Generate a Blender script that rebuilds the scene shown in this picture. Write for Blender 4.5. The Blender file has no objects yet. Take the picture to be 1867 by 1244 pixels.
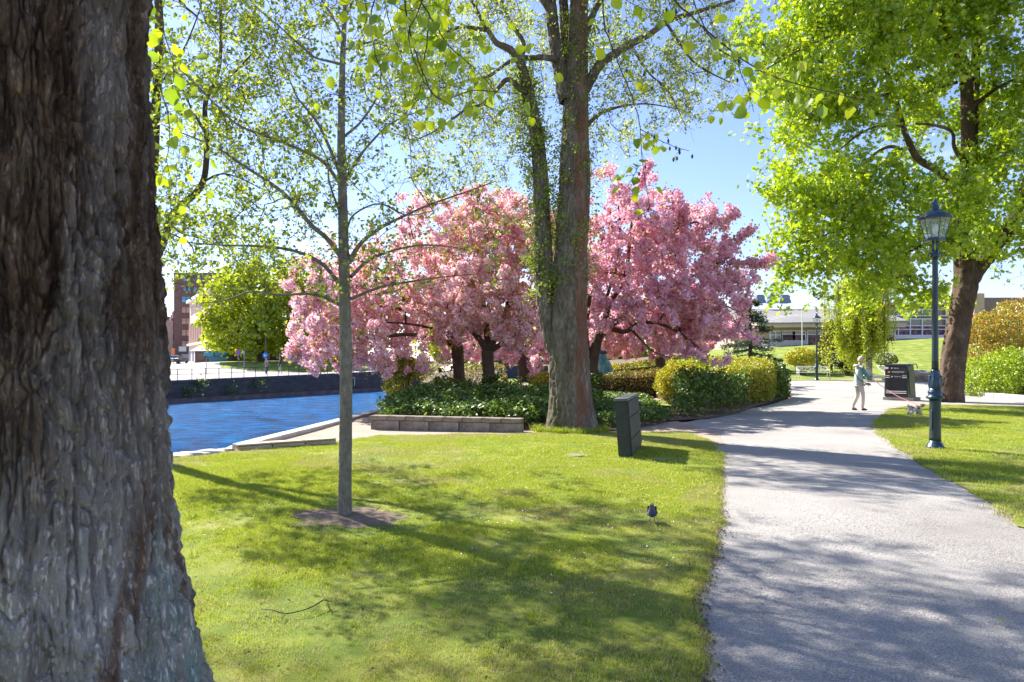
import bpy, bmesh, math, random
import numpy as np
from mathutils import Vector, Matrix, Euler
from mathutils.geometry import delaunay_2d_cdt

random.seed(7); RNG = np.random.default_rng(7)
scene = bpy.context.scene
COL = scene.collection
R = math.radians

# ------------------------------------------------------------------ camera, sky, sun, exposure
CAM_H = 1.6; FPX = 1245.0; CX = 933.5; HOR = 658.0
cam_d = bpy.data.cameras.new('camera'); cam = bpy.data.objects.new('camera', cam_d); COL.objects.link(cam)
cam.location = (0, 0, CAM_H); cam.rotation_euler = (R(90), 0, 0)
cam_d.sensor_width = 36; cam_d.lens = 36*FPX/1867
cam_d.shift_y = (HOR-622)/1867
cam_d.clip_start = 0.05; cam_d.clip_end = 3000
cam_d.dof.use_dof = True; cam_d.dof.focus_distance = 11.0; cam_d.dof.aperture_fstop = 5.6
scene.camera = cam

SUN_AZ = R(-46.0)      # towards the back left
SUN_EL = R(42.0)
world = bpy.data.worlds.new('World'); scene.world = world; world.use_nodes = True
wn = world.node_tree; bgn = wn.nodes['Background']
sky = wn.nodes.new('ShaderNodeTexSky'); sky.sky_type = 'NISHITA'; sky.sun_disc = False
sky.sun_elevation = SUN_EL; sky.sun_rotation = SUN_AZ
sky.air_density = 1.0; sky.dust_density = 0.25; sky.ozone_density = 2.0
# thin fair-weather wisps
tc = wn.nodes.new('ShaderNodeTexCoord'); mp = wn.nodes.new('ShaderNodeMapping'); mp.inputs['Scale'].default_value = (1.6, 1.6, 6.0)
ns = wn.nodes.new('ShaderNodeTexNoise'); ns.inputs['Scale'].default_value = 2.2; ns.inputs['Detail'].default_value = 9; ns.inputs['Roughness'].default_value = .62
rp = wn.nodes.new('ShaderNodeValToRGB'); rp.color_ramp.elements[0].position = .56; rp.color_ramp.elements[1].position = .80
rp.color_ramp.elements[1].color = (.35, .35, .35, 1)
mx = wn.nodes.new('ShaderNodeMixRGB'); mx.inputs[2].default_value = (9, 9.4, 10, 1)
wn.links.new(tc.outputs['Generated'], mp.inputs[0]); wn.links.new(mp.outputs[0], ns.inputs['Vector'])
wn.links.new(ns.outputs['Fac'], rp.inputs[0]); wn.links.new(rp.outputs[0], mx.inputs[0])
wb = wn.nodes.new('ShaderNodeMixRGB'); wb.blend_type = 'MULTIPLY'; wb.inputs[0].default_value = 1; wb.inputs[2].default_value = (1.0, .965, 1.14, 1)
wn.links.new(sky.outputs[0], wb.inputs[1]); wn.links.new(wb.outputs[0], mx.inputs[1]); wn.links.new(mx.outputs[0], bgn.inputs[0])
bgn.inputs[1].default_value = 0.085

sl = bpy.data.lights.new('sun', 'SUN'); so = bpy.data.objects.new('sun', sl); COL.objects.link(so)
sl.energy = 5.0; sl.angle = R(0.53); sl.color = (1.0, .955, .87)
SV = Vector((math.sin(SUN_AZ)*math.cos(SUN_EL), math.cos(SUN_AZ)*math.cos(SUN_EL), math.sin(SUN_EL)))
so.rotation_euler = SV.to_track_quat('Z', 'Y').to_euler(); so.location = SV*60
scene.view_settings.view_transform = 'Standard'; scene.view_settings.look = 'None'
scene.view_settings.gamma = 1.0; scene.view_settings.exposure = 1.42; scene.view_settings.use_curve_mapping = False
try:
    scene.cycles.max_bounces = 8; scene.cycles.diffuse_bounces = 4; scene.cycles.transmission_bounces = 5
    scene.cycles.transparent_max_bounces = 8; scene.cycles.use_denoising = True
except Exception: pass

# ------------------------------------------------------------------ terrain height
def sstep(t):
    t = np.clip(t, 0, 1); return t*t*(3-2*t)
WATER_Z = -2.0
def H(x, y):
    x = np.asarray(x, float); y = np.asarray(y, float)
    near = 0.30*sstep((y-30)/14)*sstep((x-8)/8)
    hill = sstep((y-50)/34)*sstep((x-9)/17)*(3.0+0.055*np.clip(x-32, -20, 60))
    und = 0.025*np.sin(x*.9+1.3)*np.sin(y*.55+.4)*sstep((y-4)/3)
    return near+hill+und
def HF(x, y):
    x = np.asarray(x, float); y = np.asarray(y, float)
    m = 0.9*np.exp(-(((x+36)/13)**2+((y-97)/13)**2)**2)
    return -0.15+0.02*np.clip(y-60, -10, 90)+m
def px2w(px, py, Y):
    return np.array([(px-CX)/FPX*Y, Y, CAM_H-(py-HOR)/FPX*Y])
def gnd(px, py, h=H, z0=None):
    if z0 is not None:
        Y = (CAM_H-z0)*FPX/(py-HOR); return ((px-CX)/FPX*Y, Y)
    lo = None
    Y = 2.0
    while Y < 400:
        x = (px-CX)/FPX*Y; z = CAM_H-(py-HOR)/FPX*Y
        if z <= float(h(x, Y)): break
        Y += max(.04, Y*.004)
    return ((px-CX)/FPX*Y, Y)

# ------------------------------------------------------------------ numpy noise
def _hash(ix, iy, iz, s=0):
    h = (ix.astype(np.int64)*374761393+iy.astype(np.int64)*668265263+iz.astype(np.int64)*2147483647+s*1274126177) & 0xffffffff
    h = ((h ^ (h >> 13))*1274126177) & 0xffffffff
    h = ((h ^ (h >> 16))*2246822519) & 0xffffffff
    return ((h ^ (h >> 15)) & 0xffffff)/float(0xffffff)
def vnoise(p, s=0):
    i = np.floor(p).astype(np.int64); f = p-i; f = f*f*(3-2*f)
    r = 0
    for dx in (0, 1):
        for dy in (0, 1):
            for dz in (0, 1):
                w = (f[:, 0] if dx else 1-f[:, 0])*(f[:, 1] if dy else 1-f[:, 1])*(f[:, 2] if dz else 1-f[:, 2])
                r = r+w*_hash(i[:, 0]+dx, i[:, 1]+dy, i[:, 2]+dz, s)
    return r
def fbm(p, o=4, s=0):
    r = 0; a = .5; t = 0
    for k in range(o):
        r = r+a*vnoise(p*(2.03**k), s+k); t += a; a *= .5
    return r/t
def voro2(u, v, s=0):
    iu = np.floor(u).astype(np.int64); iv = np.floor(v).astype(np.int64)
    f1 = np.full(u.shape, 9.); f2 = np.full(u.shape, 9.); idd = np.zeros(u.shape)
    z = np.zeros_like(iu)
    for du in (-1, 0, 1):
        for dv in (-1, 0, 1):
            cu = iu+du; cv = iv+dv
            hx = _hash(cu, cv, z, s); hy = _hash(cu, cv, z, s+11)
            d = np.hypot(cu+hx-u, cv+hy-v)
            hid = _hash(cu, cv, z, s+23)
            c1 = d < f1
            f2 = np.where(c1, f1, np.minimum(f2, d)); idd = np.where(c1, hid, idd); f1 = np.where(c1, d, f1)
    return f1, f2, idd

# ------------------------------------------------------------------ materials
def _ramp(nt, stops):
    r = nt.nodes.new('ShaderNodeValToRGB'); e = r.color_ramp.elements
    while len(e) < len(stops): e.new(.5)
    for k, (p, c) in enumerate(stops):
        e[k].position = p; e[k].color = (*c, 1)
    return r
def _noise(nt, scale, detail=6, rough=.6, sc=(1, 1, 1), vec=None):
    if vec is None:
        t = nt.nodes.new('ShaderNodeTexCoord'); vec = t.outputs['Object']
    m = nt.nodes.new('ShaderNodeMapping'); m.inputs['Scale'].default_value = sc
    nt.links.new(vec, m.inputs[0])
    n = nt.nodes.new('ShaderNodeTexNoise'); n.inputs['Scale'].default_value = scale
    n.inputs['Detail'].default_value = detail; n.inputs['Roughness'].default_value = rough
    nt.links.new(m.outputs[0], n.inputs['Vector'])
    return n
def mat(name, stops, scale=8, rough=.8, bump=.0, bscale=40, sc=(1, 1, 1), metal=0, spec=.4, bdist=.01, detail=6, fine=None):
    """stops: one colour or list of (pos, colour); noise driven."""
    m = bpy.data.materials.new(name); m.use_nodes = True; nt = m.node_tree; b = nt.nodes['Principled BSDF']
    b.inputs['Roughness'].default_value = rough; b.inputs['Metallic'].default_value = metal
    b.inputs['Specular IOR Level'].default_value = spec
    if isinstance(stops[0], (int, float)):
        c = stops; stops = [(.3, tuple(x*.82 for x in c)), (.7, tuple(min(1, x*1.15) for x in c))]
    n = _noise(nt, scale, detail, .62, sc); r = _ramp(nt, stops)
    nt.links.new(n.outputs['Fac'], r.inputs[0]); out = r.outputs[0]
    if fine:
        fs, lo, hi = fine
        n2 = _noise(nt, fs, 3, .7, sc); r2 = _ramp(nt, [(.3, (lo,)*3), (.7, (hi,)*3)])
        nt.links.new(n2.outputs['Fac'], r2.inputs[0])
        mm = nt.nodes.new('ShaderNodeMixRGB'); mm.blend_type = 'MULTIPLY'; mm.inputs[0].default_value = 1
        nt.links.new(out, mm.inputs[1]); nt.links.new(r2.outputs[0], mm.inputs[2]); out = mm.outputs[0]
    nt.links.new(out, b.inputs['Base Color'])
    if bump:
        n3 = _noise(nt, bscale, 5, .65, sc); bp = nt.nodes.new('ShaderNodeBump')
        bp.inputs['Strength'].default_value = bump; bp.inputs['Distance'].default_value = bdist
        nt.links.new(n3.outputs['Fac'], bp.inputs['Height']); nt.links.new(bp.outputs[0], b.inputs['Normal'])
    return m
def leafmat(name, stops, trans=.5, tcol=None, gloss=.06, tmul=1.0):
    """thin leaf: diffuse + translucent + a little gloss, colour varies per leaf"""
    m = bpy.data.materials.new(name); m.use_nodes = True; nt = m.node_tree
    nt.nodes.remove(nt.nodes['Principled BSDF']); out = nt.nodes['Material Output']
    g = nt.nodes.new('ShaderNodeNewGeometry'); r = _ramp(nt, stops)
    nt.links.new(g.outputs['Random Per Island'], r.inputs[0])
    d = nt.nodes.new('ShaderNodeBsdfDiffuse'); t = nt.nodes.new('ShaderNodeBsdfTranslucent')
    gl = nt.nodes.new('ShaderNodeBsdfGlossy'); gl.inputs['Roughness'].default_value = .42
    nt.links.new(r.outputs[0], d.inputs[0])
    if tcol:
        mm = nt.nodes.new('ShaderNodeMixRGB'); mm.blend_type = 'MULTIPLY'; mm.inputs[0].default_value = 1
        mm.inputs[2].default_value = (*tcol, 1); nt.links.new(r.outputs[0], mm.inputs[1]); nt.links.new(mm.outputs[0], t.inputs[0])
    else: nt.links.new(r.outputs[0], t.inputs[0])
    a = nt.nodes.new('ShaderNodeMixShader'); a.inputs[0].default_value = trans
    nt.links.new(d.outputs[0], a.inputs[1]); nt.links.new(t.outputs[0], a.inputs[2])
    b = nt.nodes.new('ShaderNodeMixShader'); b.inputs[0].default_value = gloss
    nt.links.new(a.outputs[0], b.inputs[1]); nt.links.new(gl.outputs[0], b.inputs[2])
    nt.links.new(b.outputs[0], out.inputs[0])
    return m
def plain(name, c, rough=.6, metal=0, spec=.5, var=.12, scale=6):
    return mat(name, [(.3, tuple(x*(1-var) for x in c)), (.7, tuple(min(1, x*(1+var)) for x in c))], scale=scale, rough=rough, metal=metal, spec=spec)

# ------------------------------------------------------------------ object helpers
def wloc(o):
    v = Vector((0, 0, 0))
    while o is not None:
        v += Vector(o.location); o = o.parent
    return np.array(v)
def props(o, label=None, cat=None, group=None, kind=None):
    if label: o['label'] = label
    if cat: o['category'] = cat
    if group: o['group'] = group
    if kind: o['kind'] = kind
    return o
def thing(name, label, cat, loc=(0, 0, 0), rz=0, group=None):
    o = bpy.data.objects.new(name, None); COL.objects.link(o)
    o.location = tuple(float(v) for v in loc); o.rotation_euler = (0, 0, rz); o.empty_display_size = .2
    return props(o, label, cat, group)
def mesh_obj(name, V, F, m, parent=None, smooth=False, world=True, kind=None):
    """V (n,3), F list or (k,3|4) array. world=True: V in world space, moved into the parent's frame (parents unrotated)."""
    V = np.asarray(V, float)
    if parent is not None and world: V = V-wloc(parent)
    me = bpy.data.meshes.new(name)
    if isinstance(F, np.ndarray):
        k = F.shape[1]
        me.vertices.add(len(V)); me.vertices.foreach_set('co', V.astype(np.float32).ravel())
        me.loops.add(F.size); me.loops.foreach_set('vertex_index', F.astype(np.int32).ravel())
        me.polygons.add(len(F)); me.polygons.foreach_set('loop_start', np.arange(0, F.size, k, dtype=np.int32))
        me.polygons.foreach_set('loop_total', np.full(len(F), k, dtype=np.int32))
        me.update(calc_edges=True)
    else:
        me.from_pydata([tuple(v) for v in V], [], [tuple(f) for f in F]); me.update()
    if smooth: me.polygons.foreach_set('use_smooth', np.ones(len(me.polygons), dtype=bool))
    if m is not None: me.materials.append(m)
    o = bpy.data.objects.new(name, me); COL.objects.link(o)
    if parent is not None: o.parent = parent
    if kind: o['kind'] = kind
    return o
class MB:
    def __init__(s): s.v = []; s.f = []
    def add(s, V, F):
        n = len(s.v); s.v += [tuple(float(c) for c in v) for v in V]; s.f += [tuple(i+n for i in f) for f in F]; return s
    def box(s, c, d, rz=0, M=None, bev=0):
        hx, hy, hz = d[0]/2, d[1]/2, d[2]/2
        if bev:
            bm = bmesh.new(); bmesh.ops.create_cube(bm, size=1)
            for v in bm.verts: v.co = Vector((v.co.x*d[0], v.co.y*d[1], v.co.z*d[2]))
            bmesh.ops.bevel(bm, geom=bm.edges[:], offset=bev, segments=2, affect='EDGES', profile=.6)
            bm.verts.ensure_lookup_table(); P = [v.co.copy() for v in bm.verts]; F = [[v.index for v in f.verts] for f in bm.faces]; bm.free()
        else:
            P = [Vector((sx*hx, sy*hy, sz*hz)) for sz in (-1, 1) for sy in (-1, 1) for sx in (-1, 1)]
            F = [(0, 2, 3, 1), (4, 5, 7, 6), (0, 1, 5, 4), (2, 6, 7, 3), (0, 4, 6, 2), (1, 3, 7, 5)]
        Rm = Matrix.Rotation(rz, 4, 'Z') if M is None else M
        return s.add([(Rm @ p)+Vector(c) for p in P], F)
    def tube(s, pts, rad, n=8, cap=True):
        V, F = tube(pts, rad, n, cap); return s.add(V, F)
    def lathe(s, prof, n=24, c=(0, 0, 0), cap=True, ph=0):
        V = []; F = []
        for r, z in prof:
            for k in range(n):
                a = 2*math.pi*k/n+ph; V.append((c[0]+r*math.cos(a), c[1]+r*math.sin(a), c[2]+z))
        for i in range(len(prof)-1):
            for k in range(n): F.append((i*n+k, i*n+(k+1) % n, (i+1)*n+(k+1) % n, (i+1)*n+k))
        if cap:
            F.append(tuple(range(n-1, -1, -1))); F.append(tuple(range((len(prof)-1)*n, len(prof)*n)))
        return s.add(V, F)
    def build(s, name, m, parent=None, smooth=False, world=True, kind=None, loc=None, rot=None):
        o = mesh_obj(name, s.v, s.f, m, parent, smooth, world, kind)
        if loc is not None: o.location = loc
        if rot is not None: o.rotation_euler = rot
        return o
def smooth_pts(P, step):
    """Catmull-Rom resample of a polyline (any dimension)"""
    P = np.asarray(P, float); n = len(P)
    if n < 2: return P
    Q = np.vstack([2*P[0]-P[1], P, 2*P[-1]-P[-2]]); out = []
    for i in range(1, n):
        a, b, c, d = Q[i-1], Q[i], Q[i+1], Q[i+2]
        k = max(1, int(np.linalg.norm((c-b)[:3])/step))
        for j in range(k):
            t = j/k
            out.append(.5*((2*b)+(-a+c)*t+(2*a-5*b+4*c-d)*t*t+(-a+3*b-3*c+d)*t**3))
    out.append(P[-1]); return np.array(out)
def frames(P):
    T = np.gradient(P, axis=0); T /= np.linalg.norm(T, axis=1)[:, None]+1e-9
    u = np.array([1., 0, 0]) if abs(T[0][0]) < .9 else np.array([0, 1., 0])
    U = []
    for t in T:
        u = u-t*np.dot(u, t); u /= np.linalg.norm(u)+1e-9; U.append(u)
    U = np.array(U); W = np.cross(T, U); return T, U, W
def tube(pts, rad, n=8, cap=True):
    P = np.asarray(pts, float); rad = np.broadcast_to(np.asarray(rad, float), (len(P),)) if np.ndim(rad) else np.full(len(P), rad)
    T, U, W = frames(P); a = np.arange(n)/n*2*np.pi
    V = (P[:, None, :]+rad[:, None, None]*(np.cos(a)[None, :, None]*U[:, None, :]+np.sin(a)[None, :, None]*W[:, None, :])).reshape(-1, 3)
    F = []
    for i in range(len(P)-1):
        for k in range(n): F.append((i*n+k, i*n+(k+1) % n, (i+1)*n+(k+1) % n, (i+1)*n+k))
    if cap: F.append(tuple(range(n-1, -1, -1))); F.append(tuple(range((len(P)-1)*n, len(P)*n)))
    return V, F
def bark_tube(pts, rad, n, step, amp=.02, cell=(.05, .14), flute=0.0, seed=0, flare=None):
    """limb with real bark relief"""
    PR = smooth_pts(np.hstack([np.asarray(pts, float), np.asarray(rad, float)[:, None]]), step)
    P = PR[:, :3]; r = np.maximum(PR[:, 3], .004)
    T, U, W = frames(P); a = np.arange(n)/n*2*np.pi; L = np.concatenate([[0], np.cumsum(np.linalg.norm(np.diff(P, axis=0), axis=1))])
    A, LL = np.meshgrid(a, L); Rr = np.repeat(r[:, None], n, 1)
    rm = float(r.mean())
    pp = np.stack([np.cos(A)*rm, np.sin(A)*rm, LL], -1).reshape(-1, 3)
    cells = max(4, int(2*np.pi*rm/cell[0]))
    wob = fbm(pp*np.array([6, 6, 3.]), 3, seed)-.5
    u = A.ravel()/(2*np.pi)*cells; v = LL.ravel()/cell[1]
    # periodic voronoi in u by blending is skipped: the seam faces away from the camera
    f1, f2, _ = voro2(u+wob*1.6, v+wob*1.2, seed)
    hgt = np.clip((f2-f1)*2.2, 0, 1)**.6
    d = amp*(hgt-.75)+amp*.8*(fbm(pp*np.array([25, 25, 9.]), 3, seed+5)-.5)
    if flute: d = d+flute*(fbm(np.stack([np.cos(A.ravel())*1.6, np.sin(A.ravel())*1.6, LL.ravel()*.35], -1), 3, seed+9)-.5)*2
    Rr = Rr+d.reshape(Rr.shape)*np.clip(Rr/rm, .3, 1.3)
    if flare is not None:
        h, k, nb = flare
        g = np.clip(1-LL/h, 0, 1)**2
        Rr = Rr*(1+g*k*(.55+.45*np.sin(A*nb+seed)))
    V = (P[:, None, :]+Rr[:, :, None]*(np.cos(A)[:, :, None]*U[:, None, :]+np.sin(A)[:, :, None]*W[:, None, :])).reshape(-1, 3)
    i = np.arange(len(P)-1)[:, None]*n; k = np.arange(n)[None, :]; k2 = (k+1) % n
    F = np.stack([i+k, i+k2, i+n+k2, i+n+k], -1).reshape(-1, 4)
    return V, F
def prisms(p0, p1, r0, r1, n=3):
    d = p1-p0; L = np.linalg.norm(d, axis=1)[:, None]+1e-9; t = d/L
    ref = np.where(np.abs(t[:, 2:3]) < .9, np.array([[0, 0, 1.]]), np.array([[1., 0, 0]]))
    u = np.cross(t, ref); u /= np.linalg.norm(u, axis=1)[:, None]+1e-9; w = np.cross(t, u)
    p1 = p1+t*r1[:, None]*.5
    V = []
    for p, r in ((p0, r0), (p1, r1)):
        for k in range(n):
            a = 2*math.pi*k/n; V.append(p+r[:, None]*(math.cos(a)*u+math.sin(a)*w))
    V = np.stack(V, 1).reshape(-1, 3); b = (np.arange(len(p0))*2*n)[:, None]
    F = []
    for k in range(n):
        F.append(np.concatenate([b+k, b+(k+1) % n, b+n+(k+1) % n, b+n+k], 1))
    return V, np.concatenate(F)

def sheet(name, poly, m, spacing, h=H, dz=0, kind='structure', edge=.0, bstep=None, parent=None, far=None):
    """ground sheet from an outline, following the terrain, with interior points"""
    poly = [tuple(map(float, p)) for p in poly]; bstep = bstep or spacing
    B = []
    for i, a in enumerate(poly):
        b = poly[(i+1) % len(poly)]; L = math.hypot(b[0]-a[0], b[1]-a[1]); k = max(1, min(400, int(L/bstep)))
        for j in range(k):
            t = j/k; x = a[0]+(b[0]-a[0])*t; y = a[1]+(b[1]-a[1])*t
            B.append((x, y))
    B = np.array(B)
    if edge:
        q = np.column_stack([B*2.1, np.zeros(len(B))]); q2 = np.column_stack([B*7.3, np.ones(len(B))])
        B = B+edge*np.column_stack([vnoise(q, 3)-.5+.5*(vnoise(q2, 4)-.5), vnoise(q, 5)-.5+.5*(vnoise(q2, 6)-.5)])*2
    nb = len(B); mn = B.min(0); mxx = B.max(0)
    pts = []
    x = mn[0]+spacing/2
    gx = np.arange(mn[0]+spacing/2, mxx[0], spacing); gy = np.arange(mn[1]+spacing/2, mxx[1], spacing)
    if len(gx)*len(gy) < 30000:
        X, Y = np.meshgrid(gx, gy); P = np.column_stack([X.ravel(), Y.ravel()]); P += (RNG.random(P.shape)-.5)*spacing*.3
        inside = inpoly(P, B); P = P[inside]
    else: P = np.zeros((0, 2))
    if far is not None: P = far[inpoly(far, B)]
    allp = [Vector(p) for p in B]+[Vector(p) for p in P]
    r = delaunay_2d_cdt(allp, [], [list(range(nb))], 1, 1e-5)
    V2 = np.array([[v.x, v.y] for v in r[0]]); z = np.broadcast_to(np.asarray(h(V2[:, 0], V2[:, 1])), (len(V2),))+dz
    F = [tuple(f) for f in r[2]]
    V3 = np.column_stack([V2, z])
    # make all faces look up
    F2 = []
    for f in F:
        a, b, c = V2[f[0]], V2[f[1]], V2[f[2]]
        F2.append(f if (b[0]-a[0])*(c[1]-a[1])-(b[1]-a[1])*(c[0]-a[0]) > 0 else f[::-1])
    return mesh_obj(name, V3, F2, m, parent, smooth=True, kind=kind)
def inpoly(P, B):
    x, y = P[:, 0], P[:, 1]; r = np.zeros(len(P), bool); n = len(B); j = n-1
    for i in range(n):
        xi, yi = B[i]; xj, yj = B[j]
        c = ((yi > y) != (yj > y)) & (x < (xj-xi)*(y-yi)/((yj-yi) if yj != yi else 1e-9)+xi)
        r ^= c; j = i
    return r
def copy_tree(o, parent=None):
    c = o.copy(); COL.objects.link(c); c.parent = parent
    for ch in list(o.children): copy_tree(ch, c)
    return c

# ------------------------------------------------------------------ leaves
def rand_rot(n, up=None, k=0.0):
    q = RNG.normal(size=(n, 3)); 
    if up is not None: q = q*(1-k)+np.asarray(up)*k*2.0
    nrm = q/(np.linalg.norm(q, axis=1)[:, None]+1e-9)
    a = RNG.normal(size=(n, 3)); t = a-nrm*np.sum(a*nrm, 1)[:, None]; t /= np.linalg.norm(t, axis=1)[:, None]+1e-9
    b = np.cross(nrm, t); return nrm, t, b
SHAPES = {
 'diamond': (np.array([[0, 0, 0], [-.36, .5, .12], [0, 1, 0], [.36, .5, .12]]), [(0, 2, 1), (0, 3, 2)]),
 'long': (np.array([[0, 0, 0], [-.2, .45, .06], [0, 1, -.08], [.2, .45, .06]]), [(0, 2, 1), (0, 3, 2)]),
 'oval': (np.array([[0, 0, 0], [-.38, .3, .1], [-.3, .75, .08], [0, 1, -.05], [.3, .75, .08], [.38, .3, .1]]), [(0, 3, 2), (0, 2, 1), (0, 4, 3), (0, 5, 4)]),
 'maple': (np.array([[0, 0, 0], [-.55, .2, .1], [-.22, .45, 0], [-.3, .85, .06], [0, .62, -.04], [.08, 1.05, -.1], [.25, .6, 0], [.58, .75, .08], [.4, .3, .02]])-np.array([0, .1, 0]),
           [(0, 2, 1), (0, 4, 2), (2, 4, 3), (0, 6, 4), (4, 6, 5), (0, 8, 6), (6, 8, 7)]),
 'petal': (np.array([[-.5, -.4, 0], [.5, -.4, .12], [.42, .5, 0], [-.42, .5, .16]]), [(0, 1, 2), (0, 2, 3)]),
}
def leaf_mesh(C, size, shape='diamond', nrm=None, up=None, k=0., var=.35):
    n = len(C); S, T = SHAPES[shape]
    N, A, B = rand_rot(n, up, k)
    if nrm is not None:
        N = nrm; a = RNG.normal(size=(n, 3)); A = a-N*np.sum(a*N, 1)[:, None]; A /= np.linalg.norm(A, axis=1)[:, None]+1e-9; B = np.cross(N, A)
    s = size*(1-var/2+var*RNG.random(n))
    V = C[:, None, :]+s[:, None, None]*(S[None, :, 0, None]*A[:, None, :]+(S[None, :, 1, None]-.5)*B[:, None, :]+S[None, :, 2, None]*N[:, None, :])
    F = (np.arange(n)*len(S))[:, None, None]+np.array(T)[None]
    return V.reshape(-1, 3), F.reshape(-1, 3)
def puffs(C, rad, k, psize):
    """rounded blossom bunches: k petals on a ball"""
    n = len(C); d = RNG.normal(size=(n*k, 3)); d /= np.linalg.norm(d, axis=1)[:, None]
    rr = np.repeat(rad*(.7+.6*RNG.random(n)), k); CC = np.repeat(C, k, 0)+d*rr[:, None]*(.6+.5*RNG.random(n*k))[:, None]
    nn = d+RNG.normal(size=d.shape)*.45; nn /= np.linalg.norm(nn, axis=1)[:, None]
    return leaf_mesh(CC, psize, 'petal', nrm=nn)
def in_ellipsoids(n, E, shell=.0, seed_noise=0, hole=.0, nscale=.6):
    """n points in a union of ellipsoids (cx,cy,cz,rx,ry,rz), broken up by noise"""
    out = []; vol = np.array([e[3]*e[4]*e[5] for e in E]); pr = vol/vol.sum(); tot = 0
    while tot < n:
        m = n*3; idx = RNG.choice(len(E), m, p=pr); Ea = np.array(E)[idx]
        d = RNG.normal(size=(m, 3)); d /= np.linalg.norm(d, axis=1)[:, None]
        r = RNG.random(m)**(1/3.); r = shell+(1-shell)*r
        P = Ea[:, :3]+d*r[:, None]*Ea[:, 3:6]
        if hole > 0:
            f = fbm(P*nscale, 3, seed_noise); P = P[f > np.quantile(f, hole)]
        out.append(P); tot += len(P)
    return np.vstack(out)[:n]

# ------------------------------------------------------------------ trees
def grow(seeds, att, step=.35, bf=.35, sag=0., wob=.12):
    """balanced spanning growth from the given limbs through the points att"""
    P = []; par = []; pl = []
    for pts in seeds:
        base = len(P)
        for i, p in enumerate(pts):
            P.append(p); par.append(-1); pl.append(.0+ i*0.0)
    ns = len(P); P = [np.array(p, float) for p in P]
    A = np.array(att, float); n = len(A)
    best = np.full(n, 1e9); bi = np.zeros(n, int)
    S = np.array(P)
    for k in range(0, n, 500):
        D = np.linalg.norm(A[k:k+500, None, :]-S[None], axis=2); j = D.argmin(1); best[k:k+500] = D[np.arange(len(j)), j]; bi[k:k+500] = j
    alive = np.ones(n, bool); tips = []
    for _ in range(n):
        i = int(np.argmin(np.where(alive, best, 1e9))); alive[i] = False
        b = bi[i]; p0 = P[b]; p1 = A[i]; d = np.linalg.norm(p1-p0); k = max(1, int(math.ceil(d/step)))
        new = []; last = b
        off = RNG.normal(size=3)*wob*d
        for q in range(1, k+1):
            t = q/k; p = p0+(p1-p0)*t+off*math.sin(math.pi*t)*(1 if k > 1 else 0)
            p[2] -= sag*d*math.sin(math.pi*t)*-1
            P.append(p); par.append(last); pl.append(pl[last]+d/k); last = len(P)-1; new.append(last)
        tips.append(last)
        for q in new:
            c = np.linalg.norm(A-P[q], axis=1)+bf*pl[q]
            u = c < best; best[u] = c[u]; bi[u] = q
    P = np.array(P); par = np.array(par)
    cnt = np.zeros(len(P)); ch = np.zeros(len(P), int)
    for i in range(len(P)-1, ns-1, -1):
        if cnt[i] == 0: cnt[i] = 1
        if par[i] >= 0: cnt[par[i]] += cnt[i]; ch[par[i]] += 1
    return P, par, cnt, ns, np.array(tips)
def twig_mesh(P, par, cnt, ns, r_tip, ex=.45, rmax=.2, fine=3):
    idx = np.arange(ns, len(P)); r = np.minimum(r_tip*np.maximum(cnt, 1)**ex, rmax)
    p0 = P[par[idx]]; p1 = P[idx]; ra = np.where(par[idx] < ns, r[idx]*1.1, r[par[idx]]); rb = r[idx]
    big = ra > max(.03, r_tip*4)
    V1, F1 = prisms(p0[~big], p1[~big], ra[~big], rb[~big], fine)
    if big.any():
        V2, F2 = prisms(p0[big], p1[big], ra[big], rb[big], 7)
        return np.vstack([V1, V2]), np.vstack([F1, F2+len(V1)])
    return V1, F1
def side_twigs(P, par, cnt, ns, n, length, up=.25, maxcnt=6):
    """short shoots off the thin branches; returns segments"""
    idx = np.arange(ns, len(P)); idx = idx[cnt[idx] <= maxcnt]
    c = RNG.choice(idx, n); t = RNG.random(n)[:, None]; p0 = P[par[c]]*(1-t)+P[c]*t
    ax = P[c]-P[par[c]]; ax /= np.linalg.norm(ax, axis=1)[:, None]+1e-9
    d = RNG.normal(size=(n, 3)); d -= ax*np.sum(d*ax, 1)[:, None]*.6; d /= np.linalg.norm(d, axis=1)[:, None]; d = d*.8+ax*.5; d[:, 2] += up
    d /= np.linalg.norm(d, axis=1)[:, None]
    return p0, p0+d*length*(.4+.8*RNG.random(n))[:, None]
# ------------------------------------------------------------------ materials of the place
M = {}
M['dirt'] = mat('soil', [(.3, (.10, .065, .045)), (.7, (.20, .14, .10))], 5, .95, .8, 60, fine=(90, .7, 1.25))
M['grass_base'] = mat('turf', [(.25, (.09, .14, .012)), (.45, (.16, .22, .016)), (.56, (.25, .29, .03)), (.68, (.36, .33, .11)), (.8, (.40, .32, .17))], 1.1, .95, .9, 120, bdist=.02, detail=10, fine=(170, .5, 1.4))
M['path'] = mat('gravel', [(.25, (.26, .235, .21)), (.45, (.345, .32, .295)), (.7, (.43, .40, .37))], .55, .93, .95, 70, bdist=.02, detail=10, fine=(85, .45, 1.5))
M['pinkgravel'] = mat('pale_gravel', [(.3, (.30, .225, .175)), (.7, (.41, .325, .26))], 1.5, .95, .5, 120, fine=(110, .8, 1.15))
M['street'] = mat('street_asphalt', [(.3, (.30, .28, .26)), (.7, (.38, .36, .34))], .15, .9)
M['stone'] = mat('pale_stone', [(.3, (.36, .34, .31)), (.7, (.55, .53, .49))], 6, .85, .6, 50, fine=(60, .75, 1.15))
M['greystone'] = mat('grey_stone', [(.3, (.20, .18, .165)), (.7, (.36, .33, .30))], 6, .9, .7, 50, fine=(60, .7, 1.2))
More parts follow.
